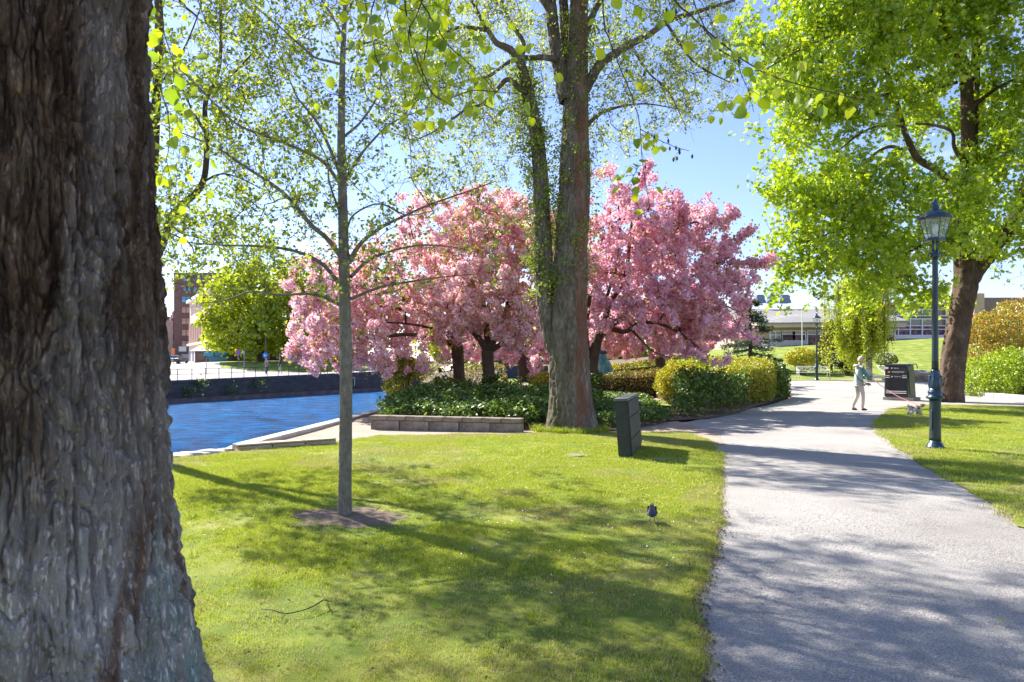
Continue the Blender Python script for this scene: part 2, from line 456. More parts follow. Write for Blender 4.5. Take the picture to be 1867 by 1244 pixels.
M['quay'] = mat('quay_stone', [(.3, (.045, .04, .045)), (.6, (.085, .075, .075)), (.75, (.14, .12, .11))], 1.2, .9, .5, 20, sc=(1, 1, 3))
M['concrete'] = plain('concrete', (.5, .48, .44), .85)

# water: deep blue, wind-rippled; light and dark of the ripples painted into the base colour
m = bpy.data.materials.new('river_water'); m.use_nodes = True; nt = m.node_tree; b = nt.nodes['Principled BSDF']
b.inputs['Roughness'].default_value = .16
b.inputs['IOR'].default_value = 1.33; b.inputs['Specular IOR Level'].default_value = .13
n1 = _noise(nt, 1.1, 8, .74, (.6, 1.0, 1)); n2 = _noise(nt, 5.0, 4, .6, (.6, 1, 1))
ad = nt.nodes.new('ShaderNodeMath'); ad.operation = 'MULTIPLY_ADD'; ad.inputs[1].default_value = .35
nt.links.new(n2.outputs['Fac'], ad.inputs[0]); nt.links.new(n1.outputs['Fac'], ad.inputs[2])
bp = nt.nodes.new('ShaderNodeBump'); bp.inputs['Strength'].default_value = 1; bp.inputs['Distance'].default_value = .45
nt.links.new(ad.outputs[0], bp.inputs['Height']); nt.links.new(bp.outputs[0], b.inputs['Normal'])
wr = _ramp(nt, [(.38, (.001, .025, .07)), (.46, (.001, .07, .23)), (.54, (.003, .14, .42)), (.64, (.01, .25, .54))]); nt.links.new(n1.outputs['Fac'], wr.inputs[0]); nt.links.new(wr.outputs[0], b.inputs['Base Color'])
M['water'] = m

# ------------------------------------------------------------------ the ground
NEARBANK = [(-12, -25), (-10.5, 2), (-7.6, 8.2), (-6.15, 10.6), (-5.45, 12.2), (-5.25, 13.0), (-4.25, 22), (-5.0, 35), (-7.2, 55), (-9.6, 80), (-10.6, 95)]
FARBANK = [(-10.6, 95), (-15.5, 83), (-29, 58), (-44, 31), (-70, 4), (-110, -30), (-600, -200)]
g = [(a, b) for a in np.arange(-12, 70, 2.5) for b in np.arange(-10, 110, 2.5)]
g += [(a, b) for a in np.arange(-20, 700, 40) for b in np.arange(110, 1900, 60)]
sheet('ground', NEARBANK+[(-10.6, 1900), (900, 1900), (900, -60), (-12, -60)], M['dirt'], 3, H, -.08, bstep=4, far=np.array(g)+RNG.random((len(g), 2))*.5)
g = [(a, b) for a in np.arange(-90, -11, 3) for b in np.arange(20, 140, 3)]
g += [(a, b) for a in np.arange(-600, -11, 40) for b in np.arange(140, 1900, 80)]
sheet('far_bank_ground', [(-10.6, 1900)]+[(-10.6, 95.01)]+FARBANK[1:]+[(-900, -200), (-900, 1900)], M['dirt'], 3, HF, -.03, bstep=4, far=np.array(g)+RNG.random((len(g), 2))*.5)
mesh_obj('river_water', [(-900, -300, WATER_Z), (10, -300, WATER_Z), (10, 200, WATER_Z), (-900, 200, WATER_Z)], [(0, 1, 2, 3)], M['water'], kind='structure')

def skirt(name, line, top, bot, m, out=(0, 0)):
    V = []; F = []
    for i, (x, y) in enumerate(line):
        V += [(x, y, float(top(x, y))), (x+out[0], y+out[1], bot)]
    for i in range(len(line)-1): F.append((2*i, 2*i+1, 2*i+3, 2*i+2))
    return mesh_obj(name, V, F, m, kind='structure')
def dens(line, st):
    L = []
    for a, b in zip(line[:-1], line[1:]):
        k = max(1, int(math.hypot(b[0]-a[0], b[1]-a[1])/st))
        L += [(a[0]+(b[0]-a[0])*j/k, a[1]+(b[1]-a[1])*j/k) for j in range(k)]
    return L+[line[-1]]
skirt('river_bank', dens(NEARBANK, 1.0), lambda x, y: H(x, y)-.08, -2.6, M['greystone'], (-.35, 0))

# lawns: main, right of the path, inner park, strip and hill
def GP(l): return [gnd(*p) for p in l]
LAWN_A = [(-10.4, 2), (-7.7, 8.0), (-6.2, 10.35), (-5.1, 11.6)]+GP([(430, 823), (608, 808), (690, 794), (960, 791), (1000, 790), (1240, 787), (1296, 801), (1311, 830), (1306, 900), (1303, 960), (1286, 1020), (1263, 1090), (1270, 1170), (1262, 1244)])+[(.72, 2.0), (.8, -6), (-11, -6)]
LAWN_B = GP([(1867, 960), (1780, 902), (1700, 858), (1640, 820), (1602, 790), (1597, 768), (1625, 745), (1700, 738), (1800, 739), (1867, 741)])+[(23, 20), (24, 3), (6.6, 3.0)]
sheet('lawn', LAWN_A, M['grass_base'], .45, H, 0, edge=.035, bstep=.06)
sheet('lawn', LAWN_B, M['grass_base'], .6, H, 0, edge=.06, bstep=.15)
sheet('lawn', [gnd(905, 689), gnd(1100, 689), gnd(1090, 698), gnd(900, 699)], M['grass_base'], 2, H, 0)
sheet('lawn', [gnd(1158, 735), gnd(1240, 742), gnd(1240, 716), gnd(1150, 712)], M['grass_base'], 1, H, 0, edge=.05)
sheet('lawn', [(8, 24.5), (10, 29), (17, 46), (34, 43.5), (60, 43), (60, 46.8), (34, 47.6), (19.5, 49.2), (17, 49.5), (4, 40)], M['grass_base'], 1.5, H, 0)
sheet('lawn', [(17, 51.2), (34, 49.8), (60, 48.9), (120, 48), (120, 84), (54.2, 83.6), (30, 83.6), (24, 90), (10, 88), (8, 60)], M['grass_base'], 2, H, 0)
# paths
PATH = [(-4.6, -6), (.5, 4), (1.5, 8), (2.8, 14), (3.2, 17), (4.6, 17.9), (6.6, 20.8), (8.9, 24.2), (12.1, 29.5), (16.5, 43), (18, 45.5), (34, 43), (60, 42.5), (60, 3), (30, -6)]
sheet('gravel_path', PATH, M['path'], .5, H, -.014, edge=.02, bstep=.3)
sheet('footpath', [(17.5, 49.3), (34, 47.7), (60, 46.9), (60, 48.8), (34, 49.7), (17.5, 51.1)], M['pinkgravel'], 1.5, H, -.01)
TERR = [gnd(428, 811), gnd(700, 750), gnd(760, 741), gnd(800, 760), gnd(960, 782), gnd(1000, 784), gnd(1235, 768), gnd(1310, 790), gnd(1320, 812), gnd(1240, 800), gnd(960, 800), gnd(680, 800), gnd(600, 812)]
sheet('gravel_terrace', TERR, M['pinkgravel'], .4, H, -.006, bstep=.3)
sheet('park_path', [gnd(880, 699.5), gnd(1110, 699), gnd(1110, 707), gnd(880, 709)], M['pinkgravel'], 2, H, -.012)
sheet('park_path', [gnd(1178, 729.5), gnd(1250, 733), gnd(1250, 729), gnd(1178, 726.5)], M['pinkgravel'], 1, H, .006)
# far bank: street, mound lawn
sheet('street', [(-15.6, 83.2), (-29.1, 58.3), (-75, 20), (-120, 60), (-90, 150), (-55, 150), (-47, 112), (-37, 88), (-24, 78), (-12, 92), (-11, 95)], M['street'], 3, HF, .0)
sheet('mound_lawn', [(-48, 112), (-38.5, 90), (-36, 84.5), (-27, 80.5), (-17, 88), (-12, 99), (-12, 115), (-30, 120)], M['grass_base'], 2, HF, .03)

# ------------------------------------------------------------------ grass blades
ML = {}
ML['blade'] = leafmat('grass_blade', [(0, (.16, .25, .008)), (.45, (.32, .42, .012)), (.8, (.46, .52, .02)), (1, (.62, .56, .16))], trans=.42, gloss=.05)
def tuft(n, rad, hmin, hmax, w, seedn):
    rg = np.random.default_rng(seedn); V = []; F = []
    for i in range(n):
        a = rg.random()*6.283; r = rad*math.sqrt(rg.random()); x = r*math.cos(a); y = r*math.sin(a)
        h = hmin+(hmax-hmin)*rg.random(); b = rg.random()*6.283; lean = h*(.25+.7*rg.random()); c = rg.random()*6.283
        dx, dy = math.cos(b)*w/2, math.sin(b)*w/2; lx, ly = math.cos(c)*lean, math.sin(c)*lean; k = len(V)
        V += [(x-dx, y-dy, -.004), (x+dx, y+dy, -.004), (x+lx*.35+dx*.8, y+ly*.35+dy*.8, h*.6), (x+lx*.35-dx*.8, y+ly*.35-dy*.8, h*.6), (x+lx, y+ly, h)]
        F += [(k, k+1, k+2), (k, k+2, k+3), (k+3, k+2, k+4)]
    me = bpy.data.meshes.new('grass_tuft'); me.from_pydata(V, [], F); me.materials.append(ML['blade'])
    return bpy.data.objects.new('grass_tuft', me)
def scatter(name, P, rz, sc, obs, label=None, kind='stuff', tilt=0):
    """points mesh + geometry nodes instancing one of obs on every point"""
    me = bpy.data.meshes.new(name); me.vertices.add(len(P)); me.vertices.foreach_set('co', np.asarray(P, np.float32).ravel())
    for nm, arr in (('rz', rz), ('sc', sc)):
        at = me.attributes.new(nm, 'FLOAT', 'POINT'); at.data.foreach_set('value', np.asarray(arr, np.float32))
    at = me.attributes.new('pick', 'INT', 'POINT'); at.data.foreach_set('value', RNG.integers(0, len(obs), len(P)).astype(np.int32))
    o = bpy.data.objects.new(name, me); COL.objects.link(o); o['kind'] = kind
    if label: o['label'] = label
    ng = bpy.data.node_groups.new(name+'_nodes', 'GeometryNodeTree')
    ng.interface.new_socket('Geometry', in_out='INPUT', socket_type='NodeSocketGeometry'); ng.interface.new_socket('Geometry', in_out='OUTPUT', socket_type='NodeSocketGeometry')
    gi = ng.nodes.new('NodeGroupInput'); go = ng.nodes.new('NodeGroupOutput'); iop = ng.nodes.new('GeometryNodeInstanceOnPoints')
    g2i = ng.nodes.new('GeometryNodeGeometryToInstance')
    for x in reversed(obs):
        oi = ng.nodes.new('GeometryNodeObjectInfo'); oi.inputs['Object'].default_value = x; ng.links.new(oi.outputs['Geometry'], g2i.inputs[0])
    def na(nm, t):
        a = ng.nodes.new('GeometryNodeInputNamedAttribute'); a.data_type = t; a.inputs[0].default_value = nm; return a.outputs[0]
    cx = ng.nodes.new('ShaderNodeCombineXYZ'); ng.links.new(na('rz', 'FLOAT'), cx.inputs[2])
    ng.links.new(gi.outputs[0], iop.inputs['Points']); ng.links.new(g2i.outputs[0], iop.inputs['Instance'])
    iop.inputs['Pick Instance'].default_value = True; ng.links.new(na('pick', 'INT'), iop.inputs['Instance Index'])
    ng.links.new(cx.outputs[0], iop.inputs['Rotation']); ng.links.new(na('sc', 'FLOAT'), iop.inputs['Scale'])
    ng.links.new(iop.outputs[0], go.inputs[0])
    md = o.modifiers.new('scatter', 'NODES'); md.node_group = ng
    return o
SOIL_PATCH = (-1.6, 7.0)
def lawn_pts(poly, n, y0, y1, x0, x1, powr):
    B = np.array(poly); P = []
    tot = 0
    while tot < n:
        m = n*3; t = RNG.random(m); y = (y0**powr+(y1**powr-y0**powr)*t)**(1/powr); x = x0+(x1-x0)*RNG.random(m)
        q = np.column_stack([x, y]); q = q+RNG.normal(size=q.shape)*.0
        jit = q+(RNG.random(q.shape)-.5)*.16
        vis = np.abs(x) < y*.79+.6
        ok = inpoly(jit, B) & vis
        d = np.hypot((q[:, 0]-SOIL_PATCH[0])/.60, (q[:, 1]-SOIL_PATCH[1]+.03)/.40); nn = vnoise(np.column_stack([q*3, q[:, :1]*0]), 5)
        ok &= (d > .62+.75*nn)
        thin = fbm(np.column_stack([q*1.7, q[:, :1]*0]), 4, 31); ok &= RNG.random(m) < np.clip((.62-thin)/.14, .22, 1)
        q = q[ok]; P.append(q); tot += len(q)
    P = np.vstack(P)[:n]; return P
ML['blade2'] = leafmat('dry_blade', [(0, (.22, .28, .03)), (.5, (.38, .38, .08)), (1, (.58, .48, .22))], trans=.4, gloss=.04)
TUFTS = [tuft(20, .055, .010, .026, .0030, k) for k in range(4)]+[tuft(14, .05, .014, .036, .0032, 9)]
P1 = lawn_pts(LAWN_A, 34000, 3.0, 11.0, -7, 2.3, 1.2); P2 = lawn_pts(LAWN_A, 26000, 8.0, 15.9, -7, 4, 1.6)
P3 = lawn_pts(LAWN_B, 12000, 6, 26, 4, 22, 1.2)
PP = np.vstack([P1, P2, P3]); sc = np.concatenate([np.full(len(P1), .95), np.full(len(P2), 1.25), np.full(len(P3), 1.6)])*(.7+.6*RNG.random(len(PP)))
patch = fbm(np.column_stack([PP*1.1, PP[:, :1]*0]), 3, 77); sc *= .75+.6*patch
DRYT = [tuft(16, .06, .008, .022, .0030, 60+k) for k in range(3)]
for t_ in DRYT: t_.data.materials.clear(); t_.data.materials.append(ML['blade2'])
dry = fbm(np.column_stack([PP*.75, PP[:, :1]*0]), 4, 91)+.16*np.exp(-((PP[:, 1]-3.6)/1.6)**2)+.12*np.exp(-((np.interp(PP[:, 1], [3, 5, 6, 8, 11], [.95, 1.5, 1.75, 2.3, 3.3])-PP[:, 0])/.30)**2)*(PP[:, 1] < 11)
isdry = RNG.random(len(PP)) < np.clip((dry-.50)/.14, .04, .8)
scatter('dry_grass_blades', np.column_stack([PP[isdry], H(PP[isdry, 0], PP[isdry, 1])]), RNG.random(isdry.sum())*6.28, sc[isdry], DRYT, 'straw-coloured dry blades in patches of the park lawn')
PP = PP[~isdry]; sc = sc[~isdry]
scatter('grass_blades', np.column_stack([PP, H(PP[:, 0], PP[:, 1])]), RNG.random(len(PP))*6.28, sc, TUFTS, 'short bright green blades of the park lawn')
# a few longer, coarser clumps and grass left uncut round the old trunk
LONG = [tuft(26, .07, .05, .12, .005, 40+k) for k in range(3)]
Q = []
for k in range(26):
    x = -4+6.5*RNG.random(); y = 4+7*RNG.random(); Q += [(x+RNG.normal()*.10, y+RNG.normal()*.10) for j in range(4)]
Q = [q for q in Q if inpoly(np.array([q]), np.array(LAWN_A))[0] and abs(q[0]-SOIL_PATCH[0])+abs(q[1]-SOIL_PATCH[1]) > .8]
a0 = RNG.random(170)*6.28; Q += [(1.33+math.cos(a)*(.72+.10*RNG.random()), 15.55+math.sin(a)*(.72+.1*RNG.random())) for a in a0]
Q = np.array(Q); scatter('long_grass', np.column_stack([Q, H(Q[:, 0], Q[:, 1])]), RNG.random(len(Q))*6.28, np.concatenate([.45+.35*RNG.random(len(Q)-170), .9+.8*RNG.random(170)]), LONG, 'longer uncut grass in clumps and round the old trunk')
# daisies
D = lawn_pts(LAWN_A, 1100, 4.5, 15.5, -7, 3.4, 1.6); D = D[fbm(np.column_stack([D*.6, D[:, :1]*0]), 3, 8) > .42]
C = np.column_stack([D, H(D[:, 0], D[:, 1])+.032]); V, F = leaf_mesh(C, .015, 'oval', up=(0, 0, 1), k=.7)
M['daisy'] = plain('daisy_white', (.85, .85, .82)); o = mesh_obj('daisies', V, F, M['daisy'], kind='stuff'); o['label'] = 'tiny white daisies dotted over the lawn'
# loose gravel on the near path
def pebble(k):
    rg = np.random.default_rng(k); bm = bmesh.new(); bmesh.ops.create_icosphere(bm, subdivisions=1, radius=1)
    for v in bm.verts: v.co = Vector((v.co.x*(1+.3*rg.normal()), v.co.y*(.8+.2*rg.normal()), v.co.z*.55))
    me = bpy.data.meshes.new('pebble'); bm.to_mesh(me); bm.free(); me.materials.append(M['peb%d' % (k % 3)]); return bpy.data.objects.new('pebble', me)
M['peb0'] = plain('pebble_pale', (.48, .45, .43), .85); M['peb1'] = plain('pebble_grey', (.33, .32, .32), .85); M['peb2'] = plain('pebble_warm', (.42, .37, .33), .85)
PEB = [pebble(k) for k in range(6)]
m_ = 90000; t = RNG.random(m_); y = 3.0*(9.5/3.0)**t; x = -.0+RNG.random(m_)*(y*.80+.6)
q = np.column_stack([x, y]); qj = q+RNG.normal(size=q.shape)*.05
PB = np.array([(.55, -6), (1.0, 3.4), (1.15, 4.4), (1.45, 5.2), (1.75, 6.2), (2.1, 8), (3.0, 10), (5.9, 10), (5.0, 7.1), (5.0, 6.6), (6.6, 3), (6.6, -6)])
ok = inpoly(qj, PB) & (fbm(np.column_stack([q*1.3, q[:, :1]*0]), 3, 4) > .40+.1*RNG.random(m_)) & (RNG.random(m_) < np.clip((7.6-y)/2.2, 0, 1)); q = q[ok]
scatter('loose_gravel', np.column_stack([q, H(q[:, 0], q[:, 1])-.012]), RNG.random(len(q))*6.28, .0022+.0048*RNG.random(len(q))**2.2, PEB, 'small loose stones on the gravel path')

# crumbled soil and stray tufts where the turf meets the gravel
EL = np.array([p for p in LAWN_A if p[1] < 12.2 and p[0] > .5]); EL = EL[np.argsort(EL[:, 1])]; n = 9000; y = 3.0*(12.0/3.0)**RNG.random(n); x = np.interp(y, EL[:, 1], EL[:, 0])+RNG.normal(size=n)*.05+.10*(fbm(np.column_stack([y*1.6, y*0, y*0]), 3, 8)-.5)
M['crumb'] = plain('soil_crumb', (.13, .085, .06), .95); CR = []
for k in range(3):
    o = pebble(20+k); o.data.materials.clear(); o.data.materials.append(M['crumb']); CR.append(o)
scatter('soil_crumbs', np.column_stack([x, y, H(x, y)-.004]), RNG.random(n)*6.28, .003+.009*RNG.random(n)**2, CR, 'crumbled soil along the turf edge of the gravel path')
n = 1500; y = 3.0*(12.0/3.0)**RNG.random(n); x = np.interp(y, EL[:, 1], EL[:, 0])+np.abs(RNG.normal(size=n))*.04-.03+.12*(fbm(np.column_stack([y*2.2, y*0, y*0]), 3, 18)-.5)
scatter('edge_grass', np.column_stack([x, y, H(x, y)-.008]), RNG.random(n)*6.28, .6+.7*RNG.random(n), TUFTS+DRYT, 'straggling grass creeping over the gravel edge')
# ------------------------------------------------------------------ bark and leaf materials
def bark_cracks(mt, sc, dist, dark=.5):
    """plates split by cracks: bump from warped cell edges at two sizes, each plate its own tone"""
    nt = mt.node_tree; b = nt.nodes['Principled BSDF']; t = nt.nodes.new('ShaderNodeTexCoord'); hs = None; tint = None
    for k, (f, w) in enumerate(((1.0, 1.0), (2.3, .45))):
        mp = nt.nodes.new('ShaderNodeMapping'); mp.inputs['Scale'].default_value = tuple(s*f for s in sc); nt.links.new(t.outputs['Object'], mp.inputs[0])
        nz = nt.nodes.new('ShaderNodeTexNoise'); nz.inputs['Scale'].default_value = .55; nz.inputs['Detail'].default_value = 6; nz.inputs['Roughness'].default_value = .7; nt.links.new(mp.outputs[0], nz.inputs['Vector'])
        sb = nt.nodes.new('ShaderNodeVectorMath'); sb.operation = 'SUBTRACT'; sb.inputs[1].default_value = (.5, .5, .5); nt.links.new(nz.outputs['Color'], sb.inputs[0])
        sm = nt.nodes.new('ShaderNodeVectorMath'); sm.operation = 'SCALE'; sm.inputs['Scale'].default_value = 2.6; nt.links.new(sb.outputs[0], sm.inputs[0])
        ad = nt.nodes.new('ShaderNodeVectorMath'); ad.operation = 'ADD'; nt.links.new(mp.outputs[0], ad.inputs[0]); nt.links.new(sm.outputs[0], ad.inputs[1])
        vo = nt.nodes.new('ShaderNodeTexVoronoi'); vo.feature = 'DISTANCE_TO_EDGE'; vo.inputs['Scale'].default_value = 1; nt.links.new(ad.outputs[0], vo.inputs['Vector'])
        mr = nt.nodes.new('ShaderNodeMapRange'); mr.inputs[1].default_value = 0; mr.inputs[2].default_value = .15; nt.links.new(vo.outputs['Distance'], mr.inputs[0])
        ml = nt.nodes.new('ShaderNodeMath'); ml.operation = 'MULTIPLY'; ml.inputs[1].default_value = w; nt.links.new(mr.outputs[0], ml.inputs[0])
        if hs is None:
            hs = ml.outputs[0]; v2 = nt.nodes.new('ShaderNodeTexVoronoi'); v2.inputs['Scale'].default_value = 1; nt.links.new(ad.outputs[0], v2.inputs['Vector']); bw = nt.nodes.new('ShaderNodeRGBToBW'); nt.links.new(v2.outputs['Color'], bw.inputs[0])
            tr_ = nt.nodes.new('ShaderNodeMapRange'); tr_.inputs[3].default_value = 1-dark; tr_.inputs[4].default_value = 1+dark; nt.links.new(bw.outputs[0], tr_.inputs[0]); tint = tr_.outputs[0]
        else:
            a2 = nt.nodes.new('ShaderNodeMath'); nt.links.new(hs, a2.inputs[0]); nt.links.new(ml.outputs[0], a2.inputs[1]); hs = a2.outputs[0]
    fn = _noise(nt, 70, 5, .7, (1, 1, .5)); a3 = nt.nodes.new('ShaderNodeMath'); a3.operation = 'MULTIPLY_ADD'; a3.inputs[1].default_value = 1.1; nt.links.new(fn.outputs['Fac'], a3.inputs[0]); nt.links.new(hs, a3.inputs[2])
    bp = nt.nodes.new('ShaderNodeBump'); bp.inputs['Strength'].default_value = 1; bp.inputs['Distance'].default_value = dist; nt.links.new(a3.outputs[0], bp.inputs['Height']); nt.links.new(bp.outputs[0], b.inputs['Normal'])
    src = b.inputs['Base Color'].links[0].from_socket; mm = nt.nodes.new('ShaderNodeMixRGB'); mm.blend_type = 'MULTIPLY'; mm.inputs[0].default_value = 1; nt.links.new(src, mm.inputs[1]); nt.links.new(tint, mm.inputs[2]); nt.links.new(mm.outputs[0], b.inputs['Base Color'])
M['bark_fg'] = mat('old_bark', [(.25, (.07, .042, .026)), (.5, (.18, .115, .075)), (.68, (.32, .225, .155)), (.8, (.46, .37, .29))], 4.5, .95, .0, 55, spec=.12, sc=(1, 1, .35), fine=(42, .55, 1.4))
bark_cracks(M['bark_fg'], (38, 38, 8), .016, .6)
def stain_or_light(mt, col, fac_fn, name=None):
    """mix a stain colour over the base colour with a procedural mask built by fac_fn(nt) -> socket"""
    nt = mt.node_tree; b = nt.nodes['Principled BSDF']; src = b.inputs['Base Color'].links[0].from_socket
    mm = nt.nodes.new('ShaderNodeMixRGB'); mm.inputs[2].default_value = (*col, 1)
    nt.links.new(fac_fn(nt), mm.inputs[0]); nt.links.new(src, mm.inputs[1]); nt.links.new(mm.outputs[0], b.inputs['Base Color'])
def band_mask(zlo, zhi, x0=None, xw=None, nscale=5, thr=.5, inv=False, strength=1., soft=.08, sc=(1, 1, .4)):
    def f(nt):
        t = nt.nodes.new('ShaderNodeTexCoord'); s = nt.nodes.new('ShaderNodeSeparateXYZ'); nt.links.new(t.outputs['Object'], s.inputs[0])
        n = _noise(nt, nscale, 6, .65, sc); r = nt.nodes.new('ShaderNodeMapRange'); r.inputs[1].default_value = thr-soft; r.inputs[2].default_value = thr+soft
        nt.links.new(n.outputs['Fac'], r.inputs[0])
        z = nt.nodes.new('ShaderNodeMapRange'); z.inputs[1].default_value = zlo; z.inputs[2].default_value = zhi; nt.links.new(s.outputs[2], z.inputs[0])
        p = nt.nodes.new('ShaderNodeMath'); p.operation = 'MULTIPLY'; nt.links.new(r.outputs[0], p.inputs[0]); nt.links.new(z.outputs[0], p.inputs[1]); o = p.outputs[0]
        if x0 is not None:
            nx = _noise(nt, 3, 3, .6); w = nt.nodes.new('ShaderNodeMath'); w.operation = 'MULTIPLY_ADD'; w.inputs[1].default_value = xw*1.2; w.inputs[2].default_value = -xw*.6
            nt.links.new(nx.outputs['Fac'], w.inputs[0]); ad = nt.nodes.new('ShaderNodeMath'); ad.operation = 'ADD'; nt.links.new(s.outputs[0], ad.inputs[0]); nt.links.new(w.outputs[0], ad.inputs[1])
            sb = nt.nodes.new('ShaderNodeMath'); sb.operation = 'SUBTRACT'; sb.inputs[1].default_value = x0; nt.links.new(ad.outputs[0], sb.inputs[0])
            ab = nt.nodes.new('ShaderNodeMath'); ab.operation = 'ABSOLUTE'; nt.links.new(sb.outputs[0], ab.inputs[0])
            mr = nt.nodes.new('ShaderNodeMapRange'); mr.inputs[1].default_value = xw; mr.inputs[2].default_value = xw*.4; nt.links.new(ab.outputs[0], mr.inputs[0])
            p2 = nt.nodes.new('ShaderNodeMath'); p2.operation = 'MULTIPLY'; nt.links.new(o, p2.inputs[0]); nt.links.new(mr.outputs[0], p2.inputs[1]); o = p2.outputs[0]
        q = nt.nodes.new('ShaderNodeMath'); q.operation = 'MULTIPLY'; q.inputs[1].default_value = strength; nt.links.new(o, q.inputs[0])
        return q.outputs[0]
    return f
stain_or_light(M['bark_fg'], (.80, .74, .69), band_mask(1.7, 1.0, None, None, 3.2, .43, strength=.95, sc=(1.6, 1.6, .35)))  # paler lower bark plus sunlight on the trunk foot, painted into the colour
stain_or_light(M['bark_fg'], (.50, .44, .38), band_mask(0, .1, None, None, 2.6, .56, strength=.75, sc=(2.2, 2.2, .3)))
stain_or_light(M['bark_fg'], (.38, .56, .56), band_mask(1.5, .8, .50, .12, 14, .49, strength=.75, soft=.06))
stain_or_light(M['bark_fg'], (.26, .12, .06), band_mask(1.32, 1.1, .385, .016, 9, .38, strength=.7))
M['bark_old'] = mat('grey_brown_bark', [(.28, (.12, .09, .065)), (.5, (.26, .205, .16)), (.72, (.44, .385, .32))], 5, .92, .9, 45, bdist=.012, sc=(1, 1, .3), fine=(30, .65, 1.25))
bark_cracks(M['bark_old'], (26, 26, 7), .014, .3)
stain_or_light(M['bark_old'], (.30, .12, .07), band_mask(0, .1, .22, .2, 3, .44, strength=.75))
stain_or_light(M['bark_old'], (.12, .125, .03), band_mask(3.0, .2, -.38, .22, 6, .42, strength=.75))
M['bark_young'] = mat('smooth_grey_bark', [(.3, (.125, .105, .085)), (.55, (.20, .175, .14)), (.75, (.31, .28, .23))], 16, .85, .7, 70, bdist=.004, sc=(1, 1, .6), fine=(60, .75, 1.2))
M['bark_maple'] = mat('brown_bark', [(.3, (.05, .03, .02)), (.55, (.12, .075, .05)), (.75, (.24, .18, .13))], 2.5, .92, .9, 18, bdist=.03, sc=(1, 1, .5), fine=(16, .6, 1.3))
M['bark_cherry'] = mat('cherry_bark', [(.3, (.05, .03, .022)), (.7, (.13, .085, .06))], 5, .9, .8, 20, bdist=.02)
M['bark_birch'] = mat('birch_bark', [(.42, (.07, .06, .05)), (.50, (.45, .42, .38)), (.8, (.65, .62, .57))], 3.0, .8, .5, 30, sc=(1, 1, 3))
M['twig'] = plain('twig_brown', (.085, .062, .045), .9)
M['twig_dark'] = plain('twig_dark', (.05, .036, .028), .9)
M['twig_green'] = plain('twig_olive', (.12, .10, .04), .9)
ML['lime'] = leafmat('near_leaf', [(0, (.22, .31, .012)), (.5, (.33, .42, .014)), (1, (.44, .48, .02))], .60)
ML['young'] = leafmat('young_leaf', [(0, (.12, .19, .014)), (.5, (.28, .37, .02)), (1, (.62, .64, .03))], .6)
ML['linden'] = leafmat('pale_leaf', [(0, (.24, .33, .03)), (.5, (.42, .50, .06)), (.85, (.60, .64, .14)), (1, (.7, .72, .28))], .6)
ML['maple'] = leafmat('maple_leaf', [(0, (.22, .35, .010)), (.4, (.35, .50, .012)), (.75, (.49, .61, .014)), (1, (.64, .70, .02))], .6)
ML['far'] = leafmat('far_leaf', [(0, (.22, .30, .01)), (.5, (.40, .48, .014)), (1, (.60, .60, .02))], .58)
ML['birch'] = leafmat('birch_leaf', [(0, (.38, .48, .012)), (.5, (.54, .62, .015)), (1, (.68, .70, .02))], .62)
ML['pink'] = leafmat('blossom', [(0, (.84, .42, .48)), (.3, (.91, .58, .63)), (.65, (.95, .68, .71)), (1, (.98, .84, .83))], .5, gloss=.02)
ML['pinkdeep'] = leafmat('blossom_deep', [(0, (.80, .36, .48)), (.35, (.88, .51, .62)), (.7, (.92, .60, .69)), (1, (.96, .77, .82))], .5, gloss=.02)
ML['bronze'] = leafmat('bronze_leaf', [(0, (.30, .20, .03)), (.5, (.50, .29, .04)), (.8, (.58, .38, .05)), (1, (.40, .46, .05))], .5)

def seg_pts(px, Y, r=None):
    """limb traced as (px, py[, radius]) at depth Y (scalar or list) -> world points"""
    Y = np.broadcast_to(np.asarray(Y, float), (len(px),)) if np.ndim(Y) == 0 else np.interp(np.linspace(0, 1, len(px)), np.linspace(0, 1, len(Y)), Y)
    return np.array([px2w(p[0], p[1], y) for p, y in zip(px, Y)])

